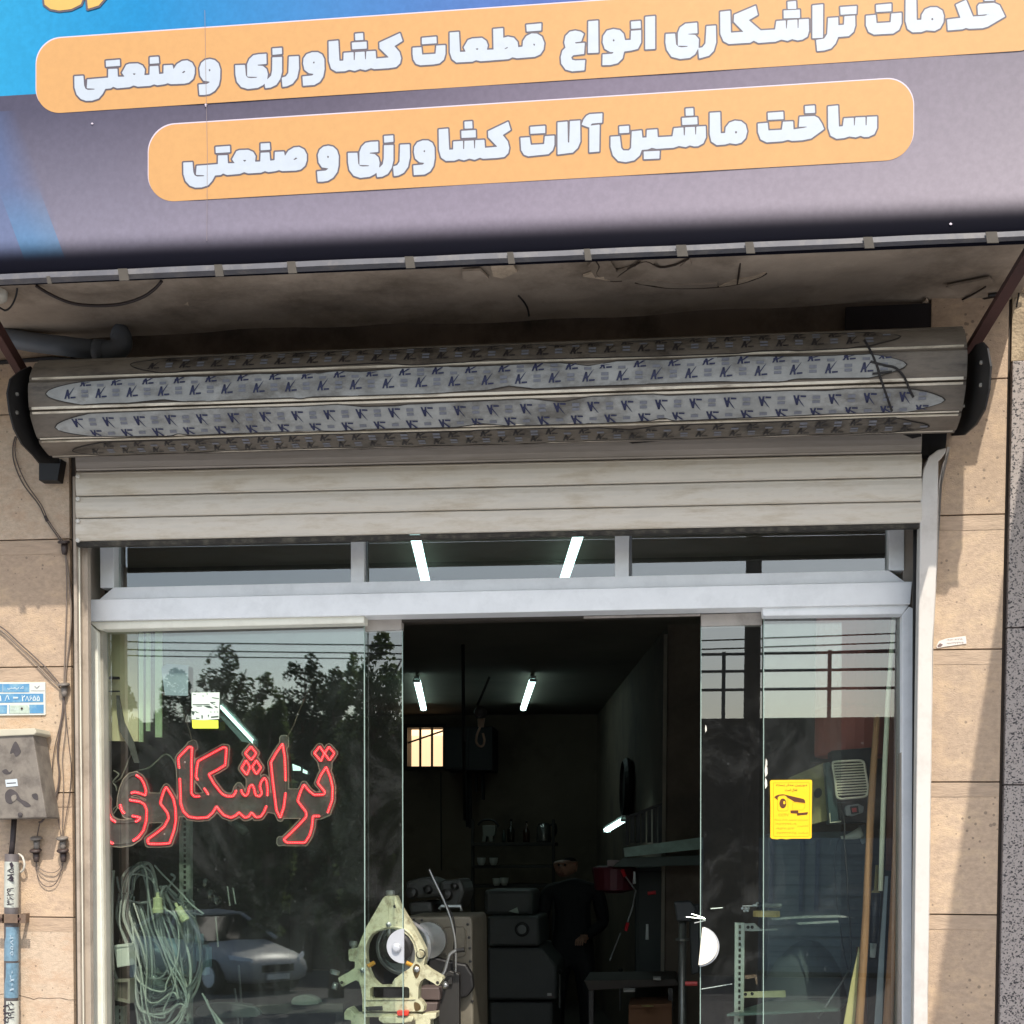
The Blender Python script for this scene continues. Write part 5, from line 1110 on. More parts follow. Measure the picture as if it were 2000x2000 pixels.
# oily smears in relief-less paint wear (own shape)
for pts in ("680,940 700,900 730,910 735,950 720,1000 700,1005", "560,690 575,700 570,740", "690,1190 730,1200 740,1240 700,1255"):
    q = cr([(x, y, 0) for x, y in zr_(pts)], 3, True); G().slab([(p.x, p.y) for p in q], RYp-.0008, .0006).make('oil_stain', M('oil_stain', (92,74,44), .4), rs)
Zq = 6.44
def zq(s): return off(P(s), 640, 1900, Zq)
G().slab(zq("205,500 240,450 270,440 310,480 340,520 460,505 1080,500 1180,520 1365,500 1360,575 1290,590 1290,1600 1130,1600 1100,600 660,560 470,560 470,700 520,1600 280,1600 290,600 205,590"), RYp+.01, .09).make('lower_casting', creamP, rs, bev=.004)
G().slab(zq("640,550 1070,548 1080,580 1050,620 900,640 700,640 640,600"), RYp-.02, .05).make('clamp_plate', creamP, rs, bev=.004)
G().slab(zq("870,478 1000,478 1012,500 1008,540 880,540 868,520"), RYp-.03, .03).make('red_block', M('red_plastic', (222,62,46), .4), rs, bev=.002)
G().slab(zq("470,430 680,418 690,470 500,480"), RYp-.012, .02).make('clamp_jaw', dsteel, rs, bev=.002)
# ---- lathe headstock behind it
hd = thing('lathe', 'dark lathe with pale headstock plate and chuck, behind the cream machine frame', 'lathe', U(850, 1900, 1.1))
HY = 1.15; hm = M('headstock_plate', (112,106,92), .5, var=.15, scale=8, dirt=(84,78,66), dscale=9, damt=.5)
G().slab(zr_("600,545 1105,540 1125,550 1130,600 1145,2100 600,2100"), HY, .5).make('headstock', hm, hd, bev=.012)
ridge_ = lambda pts, w, m: G().rod([U(x, y, HY-.002) for x, y in zr_(pts)], w, 5).make('embossed_line', m, hd)
ridge_("900,640 925,620 960,615 1060,615 1080,640 1080,820 1060,840 970,850 930,835 900,800 895,700 900,640", .004, hm)
for x, y in ((1095,600),(1105,700),(1110,780),(1115,880),(690,565),(750,568),(1130,1180)): G().lathe(U(630+x/Zr, 1650+y/Zr, HY), [(.007, 0), (.006, .004), (.002, .005)], (0, -1, 0), 8).make('screw', dsteel, hd)
c = U(630+610/Zr, 1650+775/Zr, HY-.12)
G().lathe(c, [(.10, -.1), (.125, -.09), (.125, -.02), (.13, -.0), (.118, .008), (.113, .008), (.111, -.03), (.03, -.032)], (0, -1, 0), 40).make('chuck_ring', steel, hd, smooth=False)
G().lathe(c+Vector((-.03, .0, 0)), [(.07, -.03), (.072, .03), (.06, .035), (.02, .04)], (0, -1, 0), 32).make('chuck_face', dsteel, hd)
G().lathe(U(630+800/Zr, 1650+720/Zr, HY-.05), [(.085, -.02), (.085, .02), (.03, .024)], (0, -1, 0), 28).make('pulley', steel, hd)
G().slab(zr_("790,830 1010,890 1080,900 1130,980 1140,1080 1090,1150 1030,1165 900,1180 800,1100"), HY-.06, .05).make('belt_guard', black, hd, bev=.01)
G().slab(zr_("880,1000 960,950 1030,975 1030,1400 880,1400 860,1200"), HY-.14, .06).make('lever_post', M('lever_post', (48,46,44), .5), hd, bev=.004)
G().slab(zr_("720,1080 885,1075 885,1175 730,1170"), HY-.2, .16).make('saddle', M('saddle', (96,82,78), .5, var=.2), hd, bev=.006)
G().slab(zr_("730,1190 870,1190 850,1300 720,1290"), HY-.22, .16).make('apron', M('saddle', (0,0,0)), hd, bev=.006)
G().slab(zr_("905,1000 975,985 978,1050 920,1055"), HY-.16, .02).make('bracket', M('lever_post', (0,0,0)), hd)
for nm, px in (('tool_post', [(796,1762),(842,1760),(846,1785),(800,1788)]), ('tailstock', [(858,1720),(900,1716),(908,1742),(896,1776),(860,1778)]), ('motor_cover', [(790,1722),(830,1712),(858,1724),(862,1752),(796,1756)]), ('chip_tray', [(770,2040),(930,2040),(930,2080),(770,2080)])):
    G().slab(px, HY+.55, .35).make(nm, M('lathe_dark', (58,58,54), .5, var=.3, scale=12), hd, bev=.02)
for x, y, r_ in ((806,1745,.03), (838,1738,.022), (874,1748,.03), (890,1732,.018)): G().lathe(U(x, y, HY+.54), [(r_*.6, -.02), (r_, 0), (r_*.9, .03), (r_*.3, .035)], (rnd.uniform(-.3, .3), -1, .2), 14).make('hand_wheel', dsteel, hd)
G().rod([U(858, 1776, HY+.2), U(862, 1770, HY+.2), U(900, 1770, HY+.2), U(901, 1779, HY+.2)], .009, 6).make('bright_bracket', steel, hd)
levers = thing('long_lever', 'long thin curved control lever rising in front of the lathe', 'lever', U(890, 1900, 1.0))
cable('lever_rod', [(838,1698),(852,1728),(868,1762),(880,1795),(888,1830),(890,1860),(890,1900)], .98, .0055, steel, levers, n=8); cable('lever_rod', [(870,1764),(884,1790),(889,1820),(886,1860),(886,1890)], 1.0, .004, dsteel, levers)
h = thing('crank_handle', 'bent steel crank handle with black grip beside the lathe', 'handle', U(880, 1880, .9))
cable('crank', [(862,1905),(868,1898),(874,1878),(879,1864),(890,1857),(900,1856)], .9, .008, steel, h, n=8); G().rod([U(892, 1856.5, .9), U(907, 1854.5, .9)], .0105, 10).make('grip', black, h)
# ---- coiled cables
cb = thing('cable_bundle', 'tangled bundle of grey cables hanging in loops behind the lower left pane', 'cable', U(300, 1850, .4))
cabM = [M('cable_grey_%d' % i, c, .55, var=.15, scale=8) for i, c in enumerate(((176,180,172), (146,150,146), (196,198,186), (104,108,106)))]
r = random.Random(5)
def loopc(px, k):
    cable('cable_loop', px, .42+.02*(k % 6), .0042+.0012*(k % 3), cabM[k % 4], cb, k=7, n=6)
for k in range(13):                                       # upper hanging turns
    x0 = 222+r.uniform(-3, 26); x1 = 296+r.uniform(-10, 14); yt = 1682+r.uniform(-2, 14)+k; yb_ = 1960+r.uniform(-15, 60)
    j = lambda: r.uniform(-4, 4)
    loopc([(x0+12+j(), yt+52), (x0+18, yt+18), (x0+40, yt), (x1-8, yt+14), (x1+j(), yt+60), (x1+8+j(), yt+120), (x1+24+j(), yt+170), (x1+50+j(), yt+225), (x1+58+j(), yt+260), (x1+44, yb_-20), (x1+12, yb_), (x0+50, yb_-10), (x0+36+j(), yb_-70), (x0+40+j(), yt+200), (x0+26+j(), yt+150), (x0+8+j(), yt+100), (x0+12+j(), yt+52)], k)
for k in range(12):                                       # lower wide turns sweeping right
    x1 = 352+r.uniform(-10, 42); yb_ = 1905+k*9+r.uniform(-4, 6)
    loopc([(258+r.uniform(-8, 8), 1800+r.uniform(-10, 30)), (262+r.uniform(-4, 4), 1850), (268+r.uniform(-3, 6), yb_-30), (290, yb_-6), (320, yb_), (x1-22, yb_-18), (x1, yb_-70), (x1-4+r.uniform(-5, 5), yb_-140), (x1-34, 1770+r.uniform(-12, 12)), (318+r.uniform(-6, 6), 1730)], k+3)
for k in range(9):
    x = 232+k*5.5+r.uniform(-2, 2); loopc([(x, 1760+r.uniform(-10, 10)), (x+12, 1800), (x+24+r.uniform(-3, 3), 1840), (x+26, 1900), (x+28+r.uniform(-8, 8), 1960), (x+44, 2040)], k+1)
loopc([(222,1700),(220,1730),(219,1780),(219,1850),(224,1900),(240,1930),(262,1952),(270,1962)], 2)
loopc([(228,1712),(236,1745),(256,1760),(280,1763),(300,1756),(322,1742),(338,1720),(341,1712),(334,1707)], 1)
loopc([(232,1796),(248,1812),(270,1820),(290,1812),(330,1792),(352,1740)], 3); loopc([(302,1690),(316,1706),(350,1740),(372,1765),(398,1785)], 0); loopc([(340,1764),(360,1778),(380,1784),(396,1787)], 3); loopc([(282,1900),(292,1910),(312,1911),(326,1895),(326,1870),(314,1850),(300,1838)], 1)
for k in range(4): loopc([(395+k*4, 1940+k*6), (410, 1970), (428+k*5, 2010), (440, 2050)], k)
plugM = M('plug_cream', (226,226,176), .45, var=.08, scale=30)
def plug(x, y, ang, lab, s=1.):
    t = thing('plug_socket', lab, 'plug', U(x, y, .38), 'cream plug sockets on the cables'); d = Vector((math.sin(ang), 0, math.cos(ang)))
    G().lathe(U(x, y, .38), [(.021*s, -.046), (.0225*s, -.044), (.0235*s, -.028), (.020*s, -.024), (.019*s, .0), (.020*s, .018), (.008*s, .022), (.007*s, .04), (.005*s, .041)], d, 12).make('body', plugM, t)
    for q in (-.5, .2): G().rod([U(x, y, .38)+Vector((q*.014, -.0205*s, 0))-d*.02, U(x, y, .38)+Vector((q*.014, -.0205*s, 0))+d*.01], .0012, 4).make('rib', plugM, t)
plug(308, 1762, 0, 'upright cream cable socket hanging at the top of the cable bundle'); plug(352, 1780, -.55, 'tilted pale socket end lying beside the slotted post', .85)
jb = thing('junction_box', 'small white junction box among the grey cables at the far left', 'box', U(238, 1865, .36))
G().slab([(222,1850),(251,1847),(253,1886),(228,1890)], .34, .06).make('box_body', M('jb_white', (206,212,198), .4, var=.08), jb, bev=.003); G().slab([(223,1846),(250,1843),(251,1849),(222,1852)], .336, .066).make('lid', M('jb_white', (0,0,0)), jb, bev=.002)
G().rod(cr([U(232, 1846, .36), U(233, 1836, .37), U(236, 1832, .37), U(240, 1838, .36), U(243, 1845, .36)], 3), .0015, 4).make('wire', black, jb)
bt = thing('battery_tray', 'dull open metal tray under the white junction box', 'tray', U(238, 1935, .36))
g = G(); 
for a in ([(222,1913),(254,1912),(254,1918),(222,1919)], [(222,1913),(226,1913),(229,1955),(224,1954)], [(250,1912),(254,1912),(254,1960),(249,1958)], [(224,1949),(252,1954),(252,1960),(224,1954)]): g.slab(a, .36, .05)
g.make('frame', M('tray_metal', (130,128,112), .5, var=.2), bt, bev=.001); G().slab([(226,1918),(250,1917),(250,1954),(227,1950)], .38, .03).make('panel', M('tray_panel', (88,84,74), .6, var=.3), bt)
# slotted angle posts
sloM = M('slotted_steel', (176,182,170), .5, .2, var=.2, scale=9, dirt=(120,114,94), dscale=9, damt=.6)
def slotted(name, x0, y0, x1, y1, w, Y, lab, n, hw=.28):
    """punched upright drawn down a picture line"""
    g = G(); a = U(x0, y0, Y); b = U(x1, y1, Y); W = w/F_PX*(Y+5); X = Vector((1, 0, 0)); L_ = (b-a)
    for s0, s1 in ((0, .5-hw/2), (.5+hw/2, 1)):
        p = [a+X*W*s0, a+X*W*s1, b+X*W*s1, b+X*W*s0]; g.prism(p, (0, .003, 0))
    for i in range(n):
        t0, t1 = i/n, (i+.42)/n; p = [a.lerp(b, t0)+X*W*(.5-hw/2), a.lerp(b, t0)+X*W*(.5+hw/2), a.lerp(b, t1)+X*W*(.5+hw/2), a.lerp(b, t1)+X*W*(.5-hw/2)]; g.prism(p, (0, .003, 0))
    g.prism([a, a+Vector((0, .035, 0)), b+Vector((0, .035, 0)), b], (-.003, 0, 0))
    t = thing(name, lab, 'post', b); g.make('punched_web', sloM, t); G().prism([a+X*W+Vector((0, .004, 0)), a+X*W*1.0+Vector((0, .036, 0)), b+X*W+Vector((0, .036, 0)), b+X*W+Vector((0, .004, 0))], (.0025, 0, 0)).make('flange', sloM, t)
    return t
slotted('slotted_post', 351, 1560, 353, 2200, 20, .7, 'tall punched steel angle post behind the cable bundle', 62)
slotted('slotted_post', 226, 1965, 228, 2300, 16, .45, 'low punched steel post at the bottom left corner of the glass', 26)
sp2 = slotted('slotted_post', 1437, 1802, 1433, 2300, 16, .5, 'punched steel upright of the rack behind the right sliding pane', 44)
rk = thing('tool_rack', 'steel rack arms carrying loose tools behind the right sliding pane', 'rack', U(1450, 1900, .5))
G().slab([(1454,1804),(1474,1803),(1486,1815),(1518,1814),(1520,1817),(1470,1819),(1454,1818)], .5, .02).make('arm', M('arm_light', (146,148,140), .5, var=.15), rk, bev=.001)
G().slab([(1452,1938),(1534,1935),(1535,1948),(1452,1949)], .5, .02).make('arm', M('arm_cream', (170,162,124), .5, var=.2), rk, bev=.001)
for x, y in ((1456,1942),(1469,1941),(1461,1811),(1469,1811)): G().lathe(U(x, y, .499), [(.007, 0), (.006, .001), (.002, .001)], (0, -1, 0), 8).make('slot', black, rk)
G().slab([(1455,1905),(1478,1904),(1480,1922),(1477,1923),(1474,1910),(1455,1912)], .5, .02).make('hook_plate', M('hook_rust', (120,92,74), .6, var=.3), rk)
tl = thing('yellow_tape_roll', 'flat roll of yellow tape lying on the rack', 'tape', U(1495, 1786, .5)); G().lathe(U(1497, 1785, .56), [(.035, -.011), (.055, -.011), (.055, .011), (.035, .011)], (0, 0, 1), 26).make('roll', M('tape_yellow', (206,178,106), .5), tl)
G().lathe(U(1497, 1785, .56), [(.02, -.009), (.034, -.009), (.034, .009), (.02, .009)], (0, 0, 1), 20).make('core', M('card_core', (150,120,80), .8), tl)
bl = thing('steel_ruler', 'long thin polished steel strip lying across the rack', 'blade', U(1580, 1792, .45))
G().slab([(1505,1794),(1560,1789),(1640,1787),(1672,1793),(1640,1792),(1560,1794),(1508,1797)], .45, .01).make('strip', M('polished_steel', (196,196,190), .25, .6, var=.05), bl); G().slab([(1555,1802),(1637,1797),(1638,1802),(1560,1806)], .46, .01).make('tang', M('polished_steel', (0,0,0)), bl)
dr = thing('screwdriver', 'tool with dark round handle resting above the yellow tape roll', 'tool', U(1500, 1768, .5))
G().rod([U(1450, 1770, .5), U(1480, 1769, .5)], .0035, 8).make('shaft', steel, dr); G().rod([U(1480, 1769, .5), U(1490, 1768, .5), U(1526, 1769, .5)], [.007, .011, .009], 10).make('grip', M('grip_grey', (120,122,116), .4), dr)
G().lathe(U(1483, 1768, .5), [(.009, -.012), (.014, -.004), (.014, .004), (.009, .012)], (1, 0, 0), 12).make('ferrule', black, dr)
for i, (x, y, s, lab) in enumerate(((1456,1777,5,'cluster of shiny bolt heads on the rack left of the yellow tape'), (1475,1765,4,'small bright nut above the rack tools'))):
    t = thing('bolt_cluster', lab, 'bolts', U(x, y, .48), 'bolt heads on the rack')
    for k in range(6): G().lathe(U(x+rnd.uniform(-6, 6), y+rnd.uniform(-5, 5), .47), [(.006, 0), (.006, .005), (.003, .006)], (rnd.uniform(-.4, .4), -1, .4), 6).make('bolt', steel, t)
fan = thing('tool_rod_fan', 'fan of thin bright rods pointing left from the rack by the pane edge', 'rods', U(1360, 1795, .6))
for a, b in (((1340,1791),(1378,1795)), ((1350,1785),(1376,1793)), ((1356,1803),(1378,1798)), ((1388,1775),(1412,1773)), ((1370,1932),(1430,1922))): G().rod([U(*a, .6), U(*b, .6)], .0028, 5).make('rod', steel, fan)
# dusty grey crate panel and dark sack seen low through the right panes
pn = thing('grey_cabinet', 'dull grey ribbed cabinet standing behind the right fixed pane', 'cabinet', U(1560, 1800, 1.4))
cabm = M('cabinet_grey', (104,112,112), .6, var=.2, scale=4, dirt=(70,74,72), dscale=5, damt=.5)
G().slab([(1500,1628),(1700,1622),(1690,2400),(1496,2400)], 1.5, .4).make('body', cabm, pn, bev=.006)
for k in range(11): G().slab([(1502,1650+k*26),(1698,1646+k*26),(1698,1648+k*26),(1502,1652+k*26)], 1.492, .008).make('rib', M('rib_dark', (92,100,102), .6), pn)
for x in (1505, 1564, 1594): G().slab([(x,1640),(x+8,1640),(x+4,1780),(x-4,1780)], 1.485, .008).make('strap', M('strap_navy', (62,70,86), .6), pn)
sk = thing('dark_sack', 'dark lumpy sack slumped below the rack', 'sack', U(1560, 1900, .9))
g = G(); g.lathe(U(1565, 1990, 1.0), [(.17, -.3), (.2, -.1), (.19, .1), (.14, .24), (.09, .31), (.04, .34)], (.1, 0, 1), 18)
g.v = [(x+rnd.uniform(-.012, .012), y+rnd.uniform(-.012, .012), z+rnd.uniform(-.012, .012)) for x, y, z in g.v]
g.make('sack_body', M('sack_dark', (66,72,72), .7, var=.3, scale=9, bump=.2), sk, smooth=True)
sh_ = thing('glass_sheet_offcut', 'dusty greenish sheet lying flat under the rack', 'sheet', U(1520, 1970, .5)); G().prism([U(1420, 1985, .45), U(1640, 1975, .45), U(1660, 1955, .8), U(1500, 1960, .8)], (0, 0, .01)).make('sheet', M('sheet_green', (84,100,92), .3, var=.2, scale=12), sh_)
# ---- heater on the right wall
ht = thing('wall_heater', 'dark electric heater with pale rounded wire grille hung at a tilt by the right post', 'heater', U(1650, 1530, .8))
Zh = 6.036
def zh(s): return off(P(s), 1560, 1360, Zh)
HYh = .5
G().slab(zh("305,780 380,770 420,1000 450,1260 490,1500 360,1500 340,1250"), HYh, .12).make('casing_side', M('heater_green', (58,76,76), .45, var=.2), ht, bev=.004)
G().slab(zh("380,640 860,600 860,1480 480,1500 430,1250 390,900"), HYh+.02, .12).make('casing', M('heater_black', (26,24,26), .5), ht, bev=.005)
olive = M('olive_panel', (150,136,90), .6, var=.2, scale=5, dirt=(78,68,46), dscale=6, damt=.5)
G().slab(zh("-120,960 0,910 300,780 350,1460 170,1510 -90,1560"), HYh+.06, .02).make('back_panel', olive, ht, bev=.002)
q = cr([(x, y, 0) for x, y in zh("180,1130 215,1085 265,1095 270,1160 230,1195 185,1185")], 3, True); G().slab([(p.x, p.y) for p in q], HYh+.058, .001).make('knockout', black, ht)
wireP = M('grille_wire', (226,214,190), .4, .2)
gl_ = cr([U(x, y, HYh-.02) for x, y in zh("400,800 430,772 560,762 700,755 750,765 775,800 790,900 815,1050 815,1130 790,1175 720,1190 600,1200 500,1208 460,1190 445,1150 430,1000")], 3, True); gl_.append(gl_[0])
G().rod(gl_, .0048, 7).make('grille_frame', wireP, ht, smooth=True)
for k in range(12):
    t = k/11; ya_, yb_ = 808+t*355, 790+t*350; G().rod([U(1560+(412+t*50)/Zh, 1360+ya_/Zh, HYh-.018), U(1560+(770+t*42)/Zh, 1360+yb_/Zh, HYh-.018)], .0034, 6).make('grille_bar', wireP, ht)
for k in range(3): G().rod([U(1560+410/Zh, 1360+(1165+k*44)/Zh, HYh-.004), U(1560+(450+k*50)/Zh, 1360+(1160+k*44)/Zh, HYh-.004)], .002, 5).make('vent_lip', M('heater_green', (0,0,0)), ht)
G().slab(zh("545,1340 560,1290 700,1265 770,1300 760,1370 640,1415 560,1405"), HYh-.02, .05).make('switch_plate', M('switch_grey', (128,130,128), .45), ht, bev=.003); G().slab(zh("605,1300 700,1290 710,1375 620,1390"), HYh-.026, .008).make('switch_recess', black, ht); G().slab(zh("625,1318 680,1312 685,1362 635,1368"), HYh-.03, .006).make('red_switch', M('red_rocker', (170,50,50), .35), ht)
cable('heater_lead', [(1641,1583),(1646,1592),(1649,1605),(1650,1620),(1649,1640),(1652,1680),(1655,1720),(1656,1760),(1660,1800),(1662,1860),(1660,1895)], HYh-.05, .0035, M('lead_dark', (50,50,50), .5), ht)
G().rod([U(1560+365/Zh, 1360+1375/Zh, HYh-.01), U(1560+372/Zh, 1360+1490/Zh, HYh-.01), U(1560+500/Zh, 1360+1475/Zh, HYh-.01)], .003, 6).make('bracket', wireP, ht)
so_ = thing('wall_socket', 'pale plug pushed into a grey wall socket under the heater', 'socket', U(1690, 1630, .7))
G().slab(zh("710,1520 790,1508 800,1560 790,1730 750,1745 730,1700 740,1580"), .66, .02).make('socket_plate', M('socket_grey', (150,160,164), .4), so_, bev=.003)
G().rod([U(1560+745/Zh, 1360+1605/Zh, .64), U(1560+700/Zh, 1360+1620/Zh, .64), U(1560+640/Zh, 1360+1640/Zh, .64), U(1560+560/Zh, 1360+1660/Zh, .64), U(1560+495/Zh, 1360+1665/Zh, .64)], [.026, .022, .017, .010, .006], 14).make('plug', M('plug_white', (204,206,194), .4), so_, smooth=True)
cable('plug_lead', [(1642,1636),(1636,1645),(1632,1665),(1630,1700),(1634,1760),(1642,1820),(1652,1880),(1660,1900)], .62, .003, M('lead_dark', (0,0,0)), so_)
tank = thing('brown_tank', 'rusty red brown drum on a shelf above the heater', 'tank', U(1690, 1430, 1.0))
ca_ = U(1668, 1455, .85)
G().lathe(ca_, [(.16, -.05), (.165, -.04), (.165, .14), (.17, .15), (.165, .16), (.165, .60), (.15, .62), (.03, .64)], (0, 0, 1), 28).make('drum', M('drum_brown', (170,92,76), .55, var=.2, scale=3), tank)
G().slab([(1600,1466),(1710,1462),(1712,1474),(1596,1480)], .98, .3).make('shelf_plate', black, tank)
# ---- poles leaning in the right corner
wood = M('pole_wood_warm', (168,124,84), .7, var=.2, scale=5, stretch=(4, 4, .5), dirt=(120,82,52), dscale=3, damt=.5)
def lean(name, pts, w, Y, m, lab, cat, sq=False):
    P3 = [U(x, y, Y+(.05*(1-i/(len(pts)-1)) if not sq else 0)) for i, (x, y) in enumerate(pts)]
    r_ = [ww/F_PX*(5+Y)/2 for ww in w]
    tag(G().rod(P3, r_, 12).make(name, m, None, smooth=True), lab, cat, 'poles leaning in the right corner')
lean('wooden_pole', [(1713,1395),(1706,1500),(1700,1600),(1692,1780),(1686,1876),(1678,2000),(1650,2400)], [11,13,14,15,16,16,17], .26, wood, 'thick orange brown wooden pole nearest the heater', 'pole')
lean('pale_pole', [(1746,1205),(1740,1290),(1734,1369),(1728,1500),(1723,1640),(1720,1740)], [8,9,9,10,10,9], .27, M('pale_green_pole', (236,236,204), .5, var=.1, scale=6, stretch=(3,3,.6)), 'pale greenish white pole leaning behind the thick wooden pole', 'pole')
lean('brown_pipe', [(1758,1380),(1756,1500),(1752,1647),(1746,1800),(1740,1900),(1734,2000),(1724,2400)], [15,16,17,18,18,19,20], .215, M('brown_pipe', (164,116,80), .6, var=.25, scale=5, stretch=(3,3,.5)), 'rough brown pole against the white door post', 'pole')
lean('wooden_plank', [(1742,1260),(1744,1400),(1742,1600),(1738,1700)], [16,18,20,16], .5, M('dark_brown_board', (122,76,58), .6, var=.2), 'dark red brown board standing behind the pale pole', 'board')
lean('black_sleeve_pole', [(1713,1690),(1711,1744),(1710,1746)], [6,9,17], .40, M('amber_rod', (170,150,90), .4), 'thin yellowish rod rising out of the black sleeve', 'rod')
bs = tag(G().rod([U(1711, 1744, .30), U(1705, 1842, .30)], .0185, 14).make('black_sleeve', M('sleeve_black', (24,24,26), .4), None, smooth=True), 'thick black sleeve between the two wooden poles', 'sleeve')
tag(G().rod([U(1706, 1842, .37), U(1704, 1870, .36)], [.014, .011], 10).make('plastic_knot', M('knot_white', (196,196,190), .4), None, smooth=True), 'crumpled white plastic end under the black sleeve', 'plastic')
tag(G().slab([(1729,1711),(1735,1711),(1728,1850),(1723,2000),(1708,2400),(1698,2400),(1708,2000),(1719,1840)], .34, .012).make('flat_bar', M('flat_bar_grey', (176,184,188), .5, .2, var=.12, scale=5), None, bev=.001), 'flat grey metal bar leaning in front of the brown pole', 'bar', 'poles leaning in the right corner')
tag(G().slab([(1678,1849),(1680,1880),(1669,2000),(1640,2400),(1610,2400),(1648,2000),(1662,1920)], .30, .015).make('wooden_batten', M('cream_slat', (206,192,132), .6, var=.12, scale=8), None, bev=.001), 'cream coloured wooden slat at the foot of the leaning poles', 'slat', 'poles leaning in the right corner')
tag(G().rod([U(1681, 1850, .45), U(1684, 1950, .42), U(1692, 2100, .38), U(1700, 2400, .3)], .017, 12).make('rust_pole', M('rust_pole', (96,58,36), .7, var=.3, scale=6), None, smooth=True), 'rusty brown round bar crossing low behind the cream slat', 'bar', 'poles leaning in the right corner')
tag(G().rod([U(1660, 1894, .6), U(1640, 1925, .55), U(1598, 1989, .5)], [.0035, .004, .0045], 8).make('thin_steel_rod', steel, None), 'thin shiny rod slanting down to the left from the hanging lead', 'rod')
# ---- cream panel and strips at the left
cp = thing('hanging_curtain', 'cream curtain panel with hanging strips behind the upper left corner of the left pane', 'panel', U(245, 1400, .26))
cpm = M('panel_cream', (206,198,156), .7, var=.06)
G().slab([(204,1232),(268,1232),(270,1448),(214,1447)], .27, .01).make('panel', cpm, cp)
for i, (x0, x1, y0, y1) in enumerate(((271,279,1235,1449), (285,293,1236,1428), (303,316,1234,1440))): G().slab([(x0,y0),(x1,y0),(x1,y1),(x0,y1)], .25, .008).make('strip', M('strip_pale', (190,204,160), .5, var=.06), cp)
G().slab([(227,1358),(232,1358),(242,1410),(262,1452),(272,1490),(262,1490),(250,1456),(234,1430),(228,1395)], .235, .008).make('dark_ribbon', M('ribbon_dark', (74,74,68), .7), cp)
for y, t in ((1324, 5), (1350, 2.5)): G().slab([(208,y-t/2),(232,y-t/2),(232,y+t/2),(208,y+t/2)], .24, .01).make('hook', black, cp)
# ---- shelf jumble behind the cables
jm = thing('pump_motor', 'blue grey pump motor on a bench behind the cable bundle', 'motor', U(330, 1870, .9))
mg = M('motor_blue_grey', (140,166,170), .5, var=.12, scale=8); z_ = .95
ca_ = U(330, 1868, z_); G().lathe(ca_, [(.05, -.13), (.085, -.12), (.085, .1), (.075, .12), (.05, .125)], (1, .3, 0), 20).make('motor_body', mg, jm)
for k in range(7): G().lathe(ca_+Vector((-.1+k*.03, -.09+k*.009+.09-.0, 0)), [(.088, -.002), (.092, 0), (.088, .002)], (1, .3, 0), 20).make('fin', mg, jm)
for x, y, w, h_ in ((385,1835,12,10), (392,1862,20,16), (400,1870,14,20), (398,1895,9,10)): G().slab([(x-w/2,y-h_),(x+w/2,y-h_),(x+w/2,y+h_),(x-w/2,y+h_)], .9, .05).make('fitting', mg, jm, bev=.003)
bg_ = thing('plastic_bag', 'clear crumpled plastic bag hanging inside the cable loops', 'bag', U(300, 1925, .5))
g = G(); g.lathe(U(300, 1925, .52), [(.02, .075), (.045, .05), (.06, .0), (.05, -.04), (.02, -.06)], (0, 0, 1), 14); g.v = [(x+rnd.uniform(-.008, .008), y+rnd.uniform(-.008, .008), z+rnd.uniform(-.006, .006)) for x, y, z in g.v]
bgm = M('bag_plastic', (150,164,160), .12, var=.1, scale=20, spec=1.); bgm.node_tree.nodes['Principled BSDF'].inputs['Alpha'].default_value = .45
g.make('bag', bgm, bg_, smooth=True)
g2 = thing('bench_bracket', 'small yellowish drilled bracket plate behind the plastic bag', 'bracket', U(335, 1910, .8)); G().slab([(328,1893),(346,1890),(346,1925),(328,1927)], .8, .02).make('plate', M('bracket_yellow', (170,166,112), .5), g2); G().lathe(U(335, 1900, .799), [(.006, 0), (.005, .001), (.001, .001)], (0, -1, 0), 10).make('bore', black, g2)
mc = thing('machine_fittings', 'row of shiny lathe fittings on a dark bench between post and glass', 'fittings', U(400, 1755, 1.1))
for x, y, rr, ln in ((392,1728,.03,.09), (398,1752,.035,.12), (420,1762,.03,.06), (385,1738,.02,.05)): G().lathe(U(x, y, 1.3), [(rr*.7, -ln/2), (rr, -ln/2+.01), (rr, ln/2-.01), (rr*.6, ln/2)], (1, -.3, .1), 14).make('collar', M('oily_bright', (120,118,112), .25, .8, var=.2, scale=20), mc)
for x, y, y2 in ((444,1731,1769), (455,1734,1766), (421,1790,1850)): G().rod([U(x, y, 1.2), U(x+5, y2, 1.2)], .006, 8).make('bright_rod', M('polished_steel', (0,0,0)), mc)
G().rod([U(418, 1748, 1.1), U(418, 1762, 1.1), U(424, 1766, 1.1), U(430, 1760, 1.1)], .005, 6).make('hook', steel, mc)
for x, y, y2, lab in ((466,1885,1968,'taller pale rod standing at the bench behind the cables'), (458,1930,1968,'shorter rod standing beside the taller pale rod')): tag(G().rod([U(x, y, 1.3), U(x+6, y2, 1.3), U(x+8, 2300, 1.3)], .006, 6).make('bench_rod', steel), lab, 'rod')
bnch = thing('workbench', 'long dark workbench inside, behind the left pane', 'workbench', U(480, 1990, 1.4))
G().slab([(380,1965),(670,1960),(670,1978),(380,1984)], 1.25, .7).make('bench_top', M('bench_dark', (70,66,60), .7, var=.3, scale=6), bnch, bev=.004)
for x in (395, 655): G().slab([(x,1980),(x+14,1980),(x+14,2390),(x,2390)], 1.3, .05).make('leg', dsteel, bnch)
